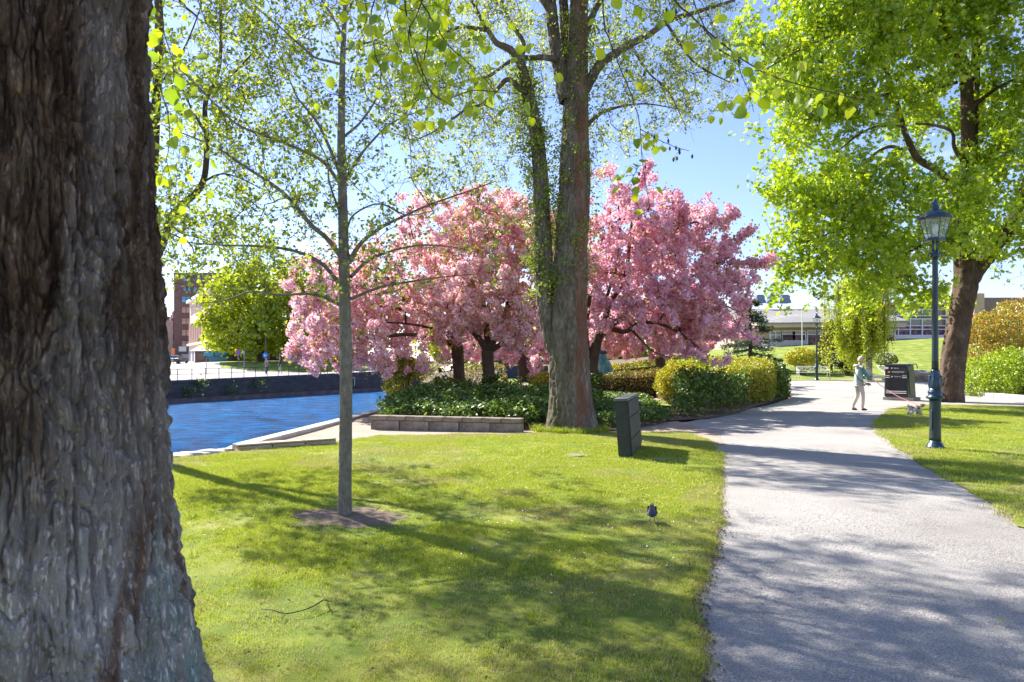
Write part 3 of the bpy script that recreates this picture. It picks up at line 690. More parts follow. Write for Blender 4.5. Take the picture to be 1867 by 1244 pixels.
def tree(name, label, cat, base, trunk, limbs, att, barkm, twigm, leafm, group=None, step=.3, bf=.35, r_tip=.004, ex=.42, rmax=.12,
         leaves=(20000, .05, 'diamond', .18), tw=(0, .2), trunk_opts=None, limb_opts=None, wob=.12, extra=None, maxcnt=5, clump=4, leaf_up=None):
    root = thing(name, label, cat, (base[0], base[1], float(H(base[0], base[1])) if len(base) < 3 else base[2]), group=group)
    n = trunk_opts or {}
    for i, (P, r) in enumerate(trunk):
        V, F = bark_tube(P, r, n.get('n', 48), n.get('step', .05), n.get('amp', .015), n.get('cell', (.06, .15)), n.get('flute', .02), seed=i*3+1, flare=n.get('flare') if i == 0 else None)
        mesh_obj('trunk', V, F, barkm, root, smooth=True)
    lo = limb_opts or {}
    for i, (P, r) in enumerate(limbs):
        V, F = bark_tube(P, r, lo.get('n', 12), lo.get('step', .06), lo.get('amp', .006), lo.get('cell', (.04, .1)), lo.get('flute', .004), seed=50+i)
        mesh_obj('limb', V, F, lo.get('mat', barkm), root, smooth=True)
    seeds = []
    k0 = n.get('seed_from', .35)
    for P, r in trunk:
        Q = smooth_pts(P, step); seeds.append(Q[int(len(Q)*k0):])
    for P, r in limbs:
        Q = smooth_pts(P, step); seeds.append(Q[max(1, int(len(Q)*.2)):])
    P, par, cnt, ns, tips = grow(seeds, att, step, bf, wob=wob)
    V, F = twig_mesh(P, par, cnt, ns, r_tip, ex, rmax)
    if tw[0]:
        a, b = side_twigs(P, par, cnt, ns, tw[0], tw[1], maxcnt=maxcnt); V2, F2 = prisms(a, b, np.full(len(a), r_tip*.8), np.full(len(a), r_tip*.5)); F2 = F2+len(V)
        V = np.vstack([V, V2]); F = np.vstack([F, F2]); ends = b; mids = (a+b)/2
    o = mesh_obj('branchwork', V, F, twigm, root, kind='stuff')
    nl, ls, shp, spread = leaves
    idx = np.arange(ns, len(P)); idx = idx[cnt[idx] <= maxcnt]
    if tw[0]: pool = np.vstack([ends, ends, mids, P[tips]])
    else: pool = np.vstack([P[idx], P[tips]])
    q = pool[RNG.integers(0, len(pool), nl//clump)]+RNG.normal(size=(nl//clump, 3))*spread; c = np.repeat(q, clump, 0); c = c+RNG.normal(size=c.shape)*ls*.62
    V, F = leaf_mesh(c, ls, shp, up=leaf_up, k=.25 if leaf_up else 0)
    mesh_obj('crown', V, F, leafm, root, kind='stuff')
    return root, P, par, cnt, ns, tips, pool

# ---- thin young tree on the lawn -----------------------------------------------------------
Y0 = 7.0
trunkP = seg_pts([(628, 946), (629, 880), (631, 700), (629, 560), (627, 470), (624, 330), (622, 250), (625, 100), (629, 0), (624, -160), (630, -330)], Y0)
trunkR = [.074, .066, .061, .058, .054, .043, .038, .027, .02, .012, .005]
def L(px, Ys, r0, r1=.004): P = seg_pts(px, Ys); return (P, np.linspace(r0, r1, len(P))**1.0)
limbs = [L([(623, 470), (597, 436), (566, 409), (530, 365), (496, 336), (440, 300), (396, 270), (340, 246), (292, 226)], [7, 6.5], .028),
         L([(636, 480), (648, 458), (666, 436), (700, 412), (731, 397), (782, 374), (859, 347), (905, 330)], [7, 6.7], .026),
         L([(616, 514), (590, 484), (560, 466), (520, 454), (470, 449), (400, 447), (330, 440), (295, 428)], [7, 7.5], .022),
         L([(640, 505), (665, 480), (700, 462), (760, 448), (820, 450), (880, 462)], [7, 7.8], .020),
         L([(618, 555), (590, 542), (560, 536), (510, 538), (460, 532), (410, 548), (370, 552)], [7, 6.4], .018),
         L([(640, 545), (690, 525), (740, 515), (810, 505), (870, 500)], [7, 6.2], .016),
         L([(620, 318), (600, 268), (581, 228), (560, 200), (542, 178), (530, 150), (505, 90)], [7, 7.5], .018),
         L([(620, 335), (590, 296), (550, 274), (490, 250), (434, 228), (390, 188), (357, 154), (303, 104)], [7, 6.5], .020),
         L([(627, 332), (640, 310), (658, 282), (680, 256), (704, 232), (735, 214), (790, 195)], [7, 6.6], .018),
         L([(623, 118), (600, 112), (573, 104), (540, 76), (511, 50), (470, 15), (430, -30)], [7, 6.7], .014),
         L([(626, 92), (655, 82), (685, 73), (715, 55), (743, 39), (800, 10)], [7, 7.2], .012),
         L([(620, 390), (600, 330), (596, 290), (570, 240), (545, 200)], [7, 7.9], .012),
         L([(632, 420), (645, 392), (690, 372), (740, 392), (790, 385)], [7, 6.2], .010),
         L([(627, 250), (660, 220), (690, 170), (700, 110), (740, 60)], [7, 7.9], .014),
         L([(622, 60), (600, 20), (560, -40), (520, -120)], [7, 6.6], .012), L([(626, 40), (650, -10), (690, -80), (720, -150)], [7, 7.4], .012)]
att = np.vstack([np.array([np.array(px2w(x, y, Yd)) for x, y, Yd in zip(RNG.normal(590, 165, 900).clip(285, 900), RNG.uniform(-260, 545, 900), RNG.normal(7, .7, 900).clip(5.4, 8.6))])])
wd = 1-np.clip((att[:, 2]-2.2)/6.0, 0, 1)*.55; att[:, 0] = trunkP[0][0]+(att[:, 0]-trunkP[0][0])*wd
tree('young_tree', 'thin young tree with airy new leaves standing in a round patch of bare soil', 'tree', (trunkP[0][0], Y0), [(trunkP, trunkR)], limbs, att,
     M['bark_young'], M['twig'], ML['young'], step=.12, bf=.3, r_tip=.0022, ex=.42, rmax=.016, leaves=(9500, .044, 'diamond', .03), clump=3, tw=(4200, .16),
     trunk_opts=dict(n=56, step=.016, amp=.0035, cell=(.03, .035), flute=.004, seed_from=.38), limb_opts=dict(n=10, step=.03, amp=.001, flute=.002), maxcnt=4)
V = []; k_ = 40
TP = trunkP[0]
sp = [(TP[0]+.62*math.cos(a)*(.62+.75*vnoise(np.array([[math.cos(a)*3.5, math.sin(a)*3.5, 0]]), 3)[0])+.02, TP[1]-.03+.45*math.sin(a)*(.62+.75*vnoise(np.array([[math.cos(a)*3.5, math.sin(a)*3.5, 0]]), 3)[0])) for a in np.linspace(0, 6.283, 48)[:-1]]
def Hs(x, y):
    d = np.hypot((x-TP[0])/.6, (y-TP[1])/.45); return H(x, y)+.002+.03*np.clip(1-d, 0, 1)+.012*(vnoise(np.column_stack([np.atleast_1d(x)*14, np.atleast_1d(y)*14, np.zeros(np.size(x))]), 9)-.3)*np.clip(1.2-d, 0, 1)
M['soil_pale'] = mat('dry_soil', [(.3, (.15, .10, .07)), (.7, (.27, .195, .145))], 9, .95, .9, 80, bdist=.012, fine=(100, .6, 1.3))
sheet('soil_patch', sp, M['soil_pale'], .05, Hs, 0)

# ---- tree at the water behind the big trunk ----------------------------------------------
Yb = 11.0
t1 = (seg_pts([(262, 880), (268, 700), (258, 560), (262, 455)], Yb), [.16, .14, .13, .12])
t2 = (seg_pts([(262, 455), (276, 330), (284, 200), (290, 60), (286, -120), (292, -300)], Yb), [.10, .085, .07, .065, .05, .02])
lm = [L([(262, 500), (288, 462), (311, 401), (334, 372), (357, 352), (372, 326), (377, 270), (374, 193), (386, 160), (400, 120), (403, 40), (398, -60)], [11, 11.3], .075, .02),
      L([(374, 330), (400, 318), (430, 322), (480, 345), (530, 360)], [11.2, 10.6], .02), L([(378, 250), (350, 200), (330, 160), (300, 140)], [11.2, 10.8], .022),
      L([(385, 165), (430, 130), (470, 90), (520, 70)], [11.2, 11.8], .02), L([(310, 405), (330, 425), (380, 440), (430, 470)], [11.2, 11.8], .018),
      L([(288, 160), (330, 100), (360, 30), (380, -40)], [11, 10.4], .02), L([(300, 420), (350, 450), (352, 500), (375, 540)], [11.1, 11.6], .014)]
att = np.array([px2w(x, y, Yd) for x, y, Yd in zip(RNG.uniform(150, 640, 800), RNG.uniform(-300, 500, 800), RNG.normal(11, 1.3, 800))])
cc = np.hypot((att[:, 0]-px2w(350, 150, 11)[0])/2.3, (att[:, 2]-px2w(350, 120, 11)[2])/3.7); att = att[cc < 1]
att = np.vstack([att, in_ellipsoids(900, [(-5.0, 10.6, 10.6, 2.6, 2.6, 2.0), (-3.2, 11.2, 10.2, 2.0, 2.0, 1.3), (-6.2, 11.4, 12.4, 2.8, 2.8, 1.8), (-4.0, 9.2, 12.2, 2.2, 2.0, 1.4), (-8.2, 10.6, 10.2, 2.2, 2.2, 1.6), (-6.8, 9.2, 9.4, 1.6, 1.6, 1.0)], .1, 66, .45, .6)])
tree('riverside_tree', 'slender dark forked tree in new leaf at the water edge, beside the big trunk', 'tree', (t1[0][0][0], Yb), [t1, t2], lm, att,
     M['bark_maple'], M['twig'], ML['young'], step=.16, bf=.3, r_tip=.003, ex=.42, rmax=.03, leaves=(40000, .066, 'diamond', .06), tw=(8000, .26),
     trunk_opts=dict(n=24, step=.05, amp=.006, flute=.006, seed_from=.3), limb_opts=dict(n=12, step=.06, amp=.004, flute=.006))

# ---- the old twin-stemmed tree in the middle ------------------------------------------------
Yo = 15.6
base = px2w(1040, 789, Yo)
t1 = (np.vstack([seg_pts([(1040, 792), (1040, 745), (1038, 690), (1036, 600), (1038, 520), (1041, 450), (1046, 350), (1049, 250), (1050, 170), (1053, 90), (1056, 0), (1060, -120), (1064, -300)], Yo)]),
      [.53, .49, .46, .42, .40, .36, .335, .30, .275, .23, .20, .15, .06])
t2 = (seg_pts([(1012, 640), (1000, 575), (992, 500), (989, 440), (986, 350), (981, 280), (972, 215), (958, 150), (945, 105)], [15.6, 15.4]), [.20, .215, .21, .20, .17, .155, .14, .12, .10])
t3 = (seg_pts([(1036, 185), (1024, 140), (1012, 80), (1005, 20), (1000, -60), (990, -200)], [15.6, 15.9]), [.19, .165, .14, .13, .11, .05])
t4 = (seg_pts([(1050, 200), (1040, 120), (1031, 60), (1027, 0), (1024, -120), (1010, -260)], [15.7, 16.3]), [.14, .125, .11, .10, .08, .03])
lm = [L([(1066, 165), (1082, 135), (1095, 116), (1118, 100), (1150, 80), (1185, 62), (1215, 40), (1250, 28), (1290, 16), (1340, 0)], [15.6, 15.0], .13, .03),
      L([(945, 108), (930, 90), (905, 78), (890, 55), (875, 30), (850, -20)], [15.4, 15.0], .09, .03),
      L([(1015, 108), (990, 104), (965, 106), (945, 104), (920, 118), (890, 140), (860, 145), (810, 160)], [15.5, 15.2], .075, .015),
      L([(968, 190), (945, 160), (925, 145), (905, 165), (880, 190), (850, 200), (800, 235), (760, 255)], [15.4, 14.8], .07, .012),
      L([(948, 112), (955, 80), (930, 40), (915, 0), (900, -60)], [15.4, 16], .06, .015),
      L([(1215, 42), (1240, 80), (1262, 110), (1290, 130), (1330, 150)], [15.2, 14.8], .04, .01),
      L([(1062, 240), (1090, 210), (1130, 195), (1180, 190), (1240, 200)], [15.6, 16.4], .05, .01),
      L([(1068, 60), (1090, 10), (1130, -40), (1200, -110)], [15.6, 16.2], .09, .02), L([(1005, 20), (960, -40), (900, -110), (800, -160)], [15.7, 15.0], .09, .02),
      L([(890, 55), (840, 50), (780, 70), (720, 100), (680, 140)], [15.1, 14.6], .045, .01),
      L([(1150, 82), (1180, 130), (1220, 170), (1250, 230)], [15.4, 15.9], .03, .008),
      L([(1056, -80), (1130, -120), (1240, -160), (1330, -180)], [15.6, 14.8], .08, .02), L([(1000, -70), (930, -150), (820, -220)], [15.7, 16.4], .08, .02)]
E = []
for (px, py, rx, ry, dy) in [(870, 60, 190, 150, 2.2), (830, 230, 150, 130, 1.6), (940, 250, 60, 150, 1.0), (1040, -40, 200, 120, 2.6), (1190, 60, 140, 130, 2.2), (1160, 200, 120, 90, 1.7), (1260, 130, 80, 110, 1.5), (740, 130, 90, 130, 1.4), (1060, -200, 300, 120, 2.6), (1100, 290, 40, 70, .8)]:
    c = px2w(px, py, Yo); E.append((c[0], c[1]+RNG.normal()*.3, c[2], rx/FPX*Yo, dy, ry/FPX*Yo))
att = in_ellipsoids(1500, E, .15, 3, .25, .9)
OT = tree('old_tree', 'thick grey twin-stemmed old tree with small pale leaves, in front of the pink cherries', 'tree', (base[0], Yo), [t1, t2, t3, t4], lm, att,
     M['bark_old'], M['twig'], ML['linden'], step=.28, bf=.3, r_tip=.004, ex=.42, rmax=.05, leaves=(50000, .066, 'diamond', .09), clump=5, tw=(8500, .34),
     trunk_opts=dict(n=150, step=.035, amp=.022, cell=(.07, .22), flute=.05, flare=(1.0, .42, 5), seed_from=.55), limb_opts=dict(n=14, step=.08, amp=.012, flute=.015))
# leafy water shoots hugging both stems
ctr = []
for P, r in (t1, t2):
    Q = smooth_pts(np.hstack([P, np.array(r)[:, None]]), .03); Q = Q[(Q[:, 2] > 3.0) & (Q[:, 2] < 9.5)]
    q = Q[RNG.integers(0, len(Q), 260 if P is t1[0] else 420)]; a = RNG.random(len(q))*6.28
    ctr.append(q[:, :3]+np.column_stack([np.cos(a), np.sin(a), 0*a])*(q[:, 3:4]+.02+.22*RNG.random((len(q), 1))**1.5)+RNG.normal(size=(len(q), 3))*.04)
ctr = np.vstack(ctr); cl = np.repeat(ctr, 16, 0)+RNG.normal(size=(len(ctr)*16, 3))*.075
ML['shoot'] = leafmat('shoot_leaf', [(0, (.14, .21, .015)), (.5, (.24, .33, .018)), (1, (.38, .44, .03))], .55)
V, F = leaf_mesh(cl, .06, 'diamond'); mesh_obj('shoot_leaves', V, F, ML['shoot'], OT[0], kind='stuff')

# ---- the big bright maple on the right ---------------------------------------------------------
Ym = 27.0
t1 = (seg_pts([(1733, 733), (1734, 690), (1740, 640), (1752, 570), (1761, 515), (1758, 470), (1745, 425), (1757, 340), (1763, 301), (1764, 212), (1756, 116), (1720, 46), (1694, -20), (1680, -120)], Ym),
      [.46, .45, .44, .41, .42, .36, .30, .27, .24, .22, .20, .17, .14, .05])
t2 = (seg_pts([(1766, 520), (1785, 490), (1812, 455), (1840, 415), (1868, 350), (1900, 260), (1940, 150)], Ym), [.28, .26, .24, .22, .19, .15, .05])
t3 = (seg_pts([(1750, 440), (1765, 370), (1771, 301), (1776, 193), (1780, 97), (1794, 40), (1800, -60)], [27, 27.6]), [.24, .22, .2, .18, .15, .12, .04])
lm = [L([(1748, 360), (1730, 330), (1705, 309), (1685, 298), (1670, 286), (1655, 255), (1647, 232), (1638, 200), (1632, 174), (1620, 140), (1600, 100), (1578, 66), (1590, 20)], [27, 26.2], .17, .04),
      L([(1760, 300), (1740, 270), (1735, 240), (1700, 228), (1670, 226)], [27, 26.4], .09, .04), L([(1647, 272), (1620, 268), (1590, 285), (1560, 320), (1520, 340)], [26.5, 25.6], .07, .02),
      L([(1640, 230), (1600, 230), (1560, 250), (1500, 300)], [26.4, 25.4], .06, .02), L([(1632, 170), (1580, 180), (1520, 200), (1440, 230)], [26.4, 25], .07, .02),
      L([(1745, 150), (1700, 165), (1675, 180)], [27, 26], .06, .02), L([(1700, 10), (1640, -30), (1560, -40)], [27, 26], .1, .03),
      L([(1590, 60), (1530, 60), (1460, 90), (1390, 130)], [26.3, 25.2], .07, .02), L([(1745, 425), (1700, 440), (1640, 470), (1590, 520)], [27, 25.6], .07, .02),
      L([(1750, 450), (1690, 400), (1600, 400), (1500, 430)], [26.9, 25], .07, .02), L([(1840, 410), (1870, 430), (1900, 470)], [27, 26], .07, .02),
      L([(1765, 200), (1820, 160), (1900, 120)], [27, 26.4], .09, .02)]
E = []
for (px, py, rx, ry, dy, yc) in [(1470, 110, 150, 140, 3, 26), (1420, 210, 105, 75, 2, 25.4), (1620, 80, 190, 150, 3.6, 26.5), (1780, 60, 170, 170, 4, 27.5), (1520, 300, 150, 110, 2.6, 25.6), (1500, 430, 105, 95, 2.2, 25.6), (1620, 380, 150, 120, 2.6, 25.6), (1560, 510, 130, 70, 2, 25.4), (1660, 490, 80, 70, 1.8, 25.4), (1850, 300, 120, 150, 3, 27), (1870, 470, 110, 80, 2, 25.5), (1720, 250, 130, 120, 2, 29), (1640, -120, 330, 120, 4, 27), (1820, 180, 100, 100, 2.6, 25.5), (1700, 560, 60, 30, 1, 28), (1470, 520, 60, 50, 1.4, 25.2)]:
    c = px2w(px, py, yc); E.append((c[0], c[1], c[2], rx/FPX*yc, dy, ry/FPX*yc))
att = in_ellipsoids(2300, E, .35, 5, .30, .42)
tree('maple_tree', 'huge bright yellow-green maple with a leaning dark trunk behind the near lamp post', 'tree', (t1[0][0][0], Ym), [t1, t2, t3], lm, att,
     M['bark_maple'], M['twig_dark'], ML['maple'], step=.5, bf=.3, r_tip=.008, ex=.42, rmax=.10, leaves=(94000, .168, 'maple', .17), clump=5, tw=(10000, .5),
     trunk_opts=dict(n=60, step=.09, amp=.03, cell=(.12, .3), flute=.05, flare=(.6, .14, 4), seed_from=.4), limb_opts=dict(n=12, step=.15, amp=.015, flute=.02))

# ---- cherries in full blossom -----------------------------------------------------------------
def cherry(label, base_px, Yc, trunk, limbs, ell, natt, npuff, nleaf, pm, lab2=None, seedn=0, hole=.22, psz=.068, prad=.10):
    root = thing('cherry_tree', label, 'tree', (px2w(base_px[0], 0, Yc)[0], Yc, float(H(px2w(base_px[0], 0, Yc)[0], Yc))), group='blossoming cherry trees')
    for i, (P, r) in enumerate(trunk):
        V, F = bark_tube(P, r, 26, .07, .018, (.08, .1), .03, seed=seedn+i, flare=(.5, .25, 4) if i == 0 else None); mesh_obj('trunk', V, F, M['bark_cherry'], root, smooth=True)
    for i, (P, r) in enumerate(limbs):
        V, F = bark_tube(P, r, 9, .12, .01, (.06, .1), .012, seed=seedn+20+i); mesh_obj('limb', V, F, M['bark_cherry'], root, smooth=True)
    E = []
    for (px, py, rx, ry, dy, yc) in ell:
        c = px2w(px, py, yc); E.append((c[0], c[1], c[2], rx/FPX*yc, dy, ry/FPX*yc))
    att = in_ellipsoids(natt, E, .3, seedn+9, hole+.22, .85)
    n2 = natt//4; sp = in_ellipsoids(n2, [(e[0], e[1], e[2]+.15, e[3]*1.17, e[4]*1.12, e[5]*1.22) for e in E], .88, seedn+19, .3, 1.3); sp = sp[sp[:, 2] > min(e[2] for e in E)-.6]; att = np.vstack([att, sp])
    seeds = [smooth_pts(P, .3)[3:] for P, r in trunk]+[smooth_pts(P, .3)[1:] for P, r in limbs]
    P, par, cnt, ns, tips = grow(seeds, att, .3, .3)
    V, F = twig_mesh(P, par, cnt, ns, .008, .46, .08); mesh_obj('branchwork', V, F, M['twig_dark'], root, kind='stuff')
    idx = np.arange(ns, len(P)); idx = idx[cnt[idx] <= 5]; thin = np.vstack([np.zeros((0, 3))]+[np.repeat(Q[max(1, len(Q)//4):, :3], 3, 0) for Q in (smooth_pts(P_, .12) for P_, r_ in limbs if r_[0] < .03)]); pool = np.vstack([P[idx], P[tips], P[tips], np.repeat(thin, 2, 0)])
    c = pool[RNG.integers(0, len(pool), npuff)]+RNG.normal(size=(npuff, 3))*.07
    V, F = puffs(c, prad, 16, psz); mesh_obj('blossom', V, F, pm, root, kind='stuff')
    c = pool[RNG.integers(0, len(pool), nleaf)]+RNG.normal(size=(nleaf, 3))*.17
    V, F = leaf_mesh(c, .10, 'diamond'); mesh_obj('young_leaves', V, F, ML['bronze'], root, kind='stuff')
    return root
Yc = 22.0
cherry('left cherry tree, pale pink boughs reaching out low over the river', (838, 712), 22.5,
       [(seg_pts([(840, 722), (838, 700), (836, 670), (834, 640), (832, 615)], 22.5), [.20, .19, .18, .19, .15])],
       [L([(834, 640), (815, 605), (780, 575), (740, 550), (690, 530)], [22.5, 21.5], .13, .03), L([(834, 630), (800, 620), (750, 610), (690, 615), (620, 625), (560, 650)], [22.5, 21], .10, .02),
        L([(832, 620), (820, 570), (800, 510), (780, 450)], [22.5, 22.8], .13, .03), L([(834, 620), (850, 580), (860, 520), (880, 460)], [22.5, 23.4], .12, .03), L([(770, 570), (700, 560), (620, 560), (570, 560)], [22, 22.8], .08, .02), L([(740, 550), (700, 500), (670, 470), (650, 450)], [21.8, 22.2], .05, .012), L([(800, 510), (760, 450), (745, 400)], [22.6, 22], .05, .012), L([(620, 625), (570, 640), (530, 648)], [21, 20.8], .02, .007), L([(815, 605), (740, 590), (660, 590), (590, 600)], [22, 20.6], .05, .012)],
       [(600, 620, 75, 65, 1.8, 21), (660, 560, 110, 100, 2.6, 21.8), (620, 550, 60, 50, 1.6, 23), (745, 520, 110, 110, 2.8, 22.4), (720, 620, 120, 60, 2.4, 21.2), (800, 450, 90, 80, 2.4, 22.8), (820, 570, 70, 70, 2, 21.5)], 620, 3900, 7000, ML['pink'], seedn=1)
cherry('middle cherry tree, its forked trunk rising out of the dark ground cover', (892, 728), 21.5,
       [(seg_pts([(896, 740), (893, 700), (890, 665), (889, 640)], 21.5), [.22, .20, .19, .20])],
       [L([(889, 645), (872, 615), (840, 590), (800, 570)], [21.5, 20.8], .12, .04), L([(889, 645), (905, 605), (925, 560), (940, 500), (950, 430)], [21.5, 22], .14, .03),
        L([(895, 640), (925, 620), (950, 600), (990, 580)], [21.5, 21], .10, .03), L([(889, 635), (885, 580), (875, 500), (870, 430)], [21.5, 22.3], .11, .03)],
       [(880, 450, 90, 75, 2.4, 22), (950, 430, 75, 70, 2.2, 22.4), (860, 545, 90, 70, 1.8, 20.6), (940, 560, 85, 75, 1.9, 20.8), (985, 520, 60, 110, 2, 22.2), (900, 610, 75, 30, 1.2, 20.5)], 480, 3200, 5600, ML['pink'], seedn=2)
cherry('right cherry tree, deeper pink, spreading wide behind the old grey trunk', (1084, 712), 23.0,
       [(seg_pts([(1086, 722), (1083, 690), (1080, 665), (1086, 635), (1092, 610)], 23), [.22, .20, .19, .17, .15]), (seg_pts([(1080, 668), (1070, 640), (1066, 600), (1075, 540)], 23), [.14, .13, .12, .08])],
       [L([(1090, 620), (1110, 600), (1140, 605), (1165, 590), (1200, 590), (1240, 608), (1280, 640)], [23, 22], .11, .03), L([(1092, 612), (1110, 560), (1140, 500), (1150, 420), (1160, 350)], [23, 23.4], .12, .03),
        L([(1095, 605), (1150, 570), (1210, 530), (1270, 500), (1330, 470)], [23, 22.2], .11, .02), L([(1140, 500), (1200, 440), (1250, 410), (1300, 400)], [23.2, 22.6], .07, .02), L([(1210, 530), (1290, 545), (1350, 570)], [22.6, 21.8], .06, .02), L([(1300, 485), (1330, 455), (1352, 432), (1372, 418)], [22.3, 22], .02, .008), L([(1310, 480), (1350, 478), (1385, 482), (1408, 472)], [22.3, 22], .018, .007), L([(1255, 410), (1290, 400), (1320, 402), (1345, 392)], [22.8, 22.5], .02, .007), L([(1160, 350), (1175, 320), (1182, 300)], [23.4, 23.4], .02, .007), L([(1200, 440), (1225, 400), (1235, 365)], [22.8, 22.8], .02, .007), L([(1150, 600), (1190, 640), (1230, 655)], [22, 21.6], .04, .012), L([(1100, 560), (1125, 480), (1130, 400), (1120, 340)], [23, 22], .06, .015)],
       [(1130, 430, 80, 100, 2.4, 23.4), (1165, 350, 48, 45, 1.3, 23.6), (1200, 480, 110, 95, 2.6, 23), (1270, 540, 90, 80, 2.2, 22.2), (1300, 560, 55, 66, 1.8, 22), (1180, 580, 110, 50, 2, 21.8), (1290, 610, 85, 40, 1.6, 21.5), (1110, 540, 60, 80, 2, 22.6), (1260, 430, 70, 60, 1.6, 22.8), (1318, 500, 32, 35, 1, 22), (1200, 395, 60, 45, 1.4, 23.2), (1330, 640, 50, 22, .8, 21.3)], 900, 4700, 5200, ML['pinkdeep'], seedn=3, hole=.30)
def thin_sprays():
    pass
cherry('distant cherry tree in the gap between the middle cherry trunk and the old tree', (956, 694), 36.0,
       [(seg_pts([(957, 697), (955, 670), (953, 640)], 36), [.36, .34, .28])],
       [L([(953, 650), (930, 610), (900, 590)], [36, 35], .15, .04), L([(955, 645), (990, 600), (1030, 580)], [36, 35.5], .15, .04)],
       [(930, 600, 110, 55, 3, 36), (1020, 580, 90, 70, 3, 36), (975, 655, 55, 28, 2, 35), (850, 600, 60, 50, 2, 37)], 200, 3600, 1500, ML['pink'], seedn=4, hole=.1, psz=.11, prad=.13)
cherry('pale-trunked cherry tree rising behind the clipped brown hedge', (1205, 662), 40.0,
       [(seg_pts([(1206, 690), (1204, 660), (1203, 635)], 40), [.30, .28, .26])],
       [L([(1203, 640), (1170, 600), (1130, 580)], [40, 39], .15, .04), L([(1205, 640), (1240, 600), (1300, 590)], [40, 39.5], .15, .04)],
       [(1160, 610, 90, 45, 3, 40), (1250, 600, 100, 40, 3, 40), (1120, 600, 50, 50, 2, 40)], 200, 3000, 1500, ML['pinkdeep'], seedn=5, hole=.1, psz=.12, prad=.14)
# ------------------------------------------------------------------ the big foreground tree
AX, AY = -1.40, 1.95
FG = thing('foreground_tree', 'massive rough-barked trunk filling the left edge, fresh leafy twigs hanging overhead', 'tree', (AX, AY, 0))
Dd = math.hypot(AX, AY); th0 = math.atan2(AX, AY)
sil = [(-260, 290), (0, 281), (100, 277), (300, 284), (450, 290), (620, 304), (800, 314), (900, 320), (1000, 332), (1100, 352), (1200, 376), (1300, 404), (1450, 450), (1650, 560)]
zs = []; rs = []
for py, px in sil:
    th = math.atan2(px-CX, FPX); r = Dd*math.sin(th-th0); Ye = math.sqrt(max(Dd*Dd-r*r, .01))*math.cos(th)
    zs.append(CAM_H-(py-HOR)/FPX*Ye); rs.append(r)
zs = np.array(zs); rs = np.array(rs); o_ = np.argsort(zs); zs = zs[o_]; rs = rs[o_]
def fgtrunk():
    cam_a = math.atan2(-AY, -AX)
    s = np.linspace(-1, 1, 421)[:-1]; ang = cam_a+math.pi*(np.sign(s)*np.abs(s)**1.55)
    nz = 760; z = np.concatenate([np.linspace(-.1, 3.0, nz), np.linspace(3.03, 7, 60)])
    A, Z = np.meshgrid(ang, z); r0 = np.interp(Z.ravel(), zs, rs); r0 = np.where(Z.ravel() > zs[-1], rs[-1]*(1-(Z.ravel()-zs[-1])*.05), r0)
    a = A.ravel(); zz = Z.ravel(); P = np.column_stack([np.cos(a)*.42, np.sin(a)*.42, zz])
    wob = fbm(P*np.array([5, 5, 2.2]), 4, 3)-.5; wob2 = fbm(P*np.array([5, 5, 2.2])+7.7, 4, 13)-.5
    U = a/(2*math.pi)*66; Vv = zz/.125
    wv = fbm(P*np.array([16, 16, 7.])+3.3, 4, 17)-.5; f1, f2, cid = voro2(U+wob*6.0+wv*1.6, Vv+wob2*4.6+wv*2.0, 5)
    g1, g2, _ = voro2(U*2.3+wob2*4, Vv*2.0+wob*4, 8)
    med = fbm(P*np.array([22, 22, 8.]), 4, 71); rid = 1-np.abs(2*fbm(np.column_stack([np.cos(a)*9, np.sin(a)*9, zz*2.2])+wob[:, None]*.8, 5, 61)-1)*2.4
    plate = np.clip((f2-f1)*1.9+.35*(med-.5), 0, 1)**.8; sub = np.clip((g2-g1)*2.0+.5*(med-.5), 0, 1)
    ridge = fbm(np.column_stack([np.cos(a)*5, np.sin(a)*5, zz*.7])+wob[:, None]*.5, 4, 21)
    deep = np.clip(1-np.abs(ridge-.5)*22, 0, 1)
    fine = fbm(P*np.array([60, 60, 24.]), 4, 31)
    smoothz = np.clip((1.15-zz)/.6, 0, 1)*(.35+.65*(fbm(P*np.array([2.5, 2.5, 1.]), 3, 41) > .45))
    amp = .026*(1-.45*smoothz)
    d = amp*.62*(np.clip(plate*1.5, 0, 1)-.8)+.006*(sub-.5)+.013*(fine-.5)+.012*(cid-.5)-.016*deep+.016*(med-.5)-.022*np.clip(rid, 0, 1)**2+.045*(fbm(P*np.array([3, 3, 1.2]), 3, 51)-.5)
    r = r0+d
    V = np.column_stack([AX+np.cos(a)*r, AY+np.sin(a)*r, zz]); n = len(ang)
    i = np.arange(len(z)-1)[:, None]*n; k = np.arange(n)[None, :]
    F = np.stack([i+k, i+(k+1) % n, i+n+(k+1) % n, i+n+k], -1).reshape(-1, 4)
    return V, F
V, F = fgtrunk(); mesh_obj('trunk', V, F, M['bark_fg'], FG, smooth=False)
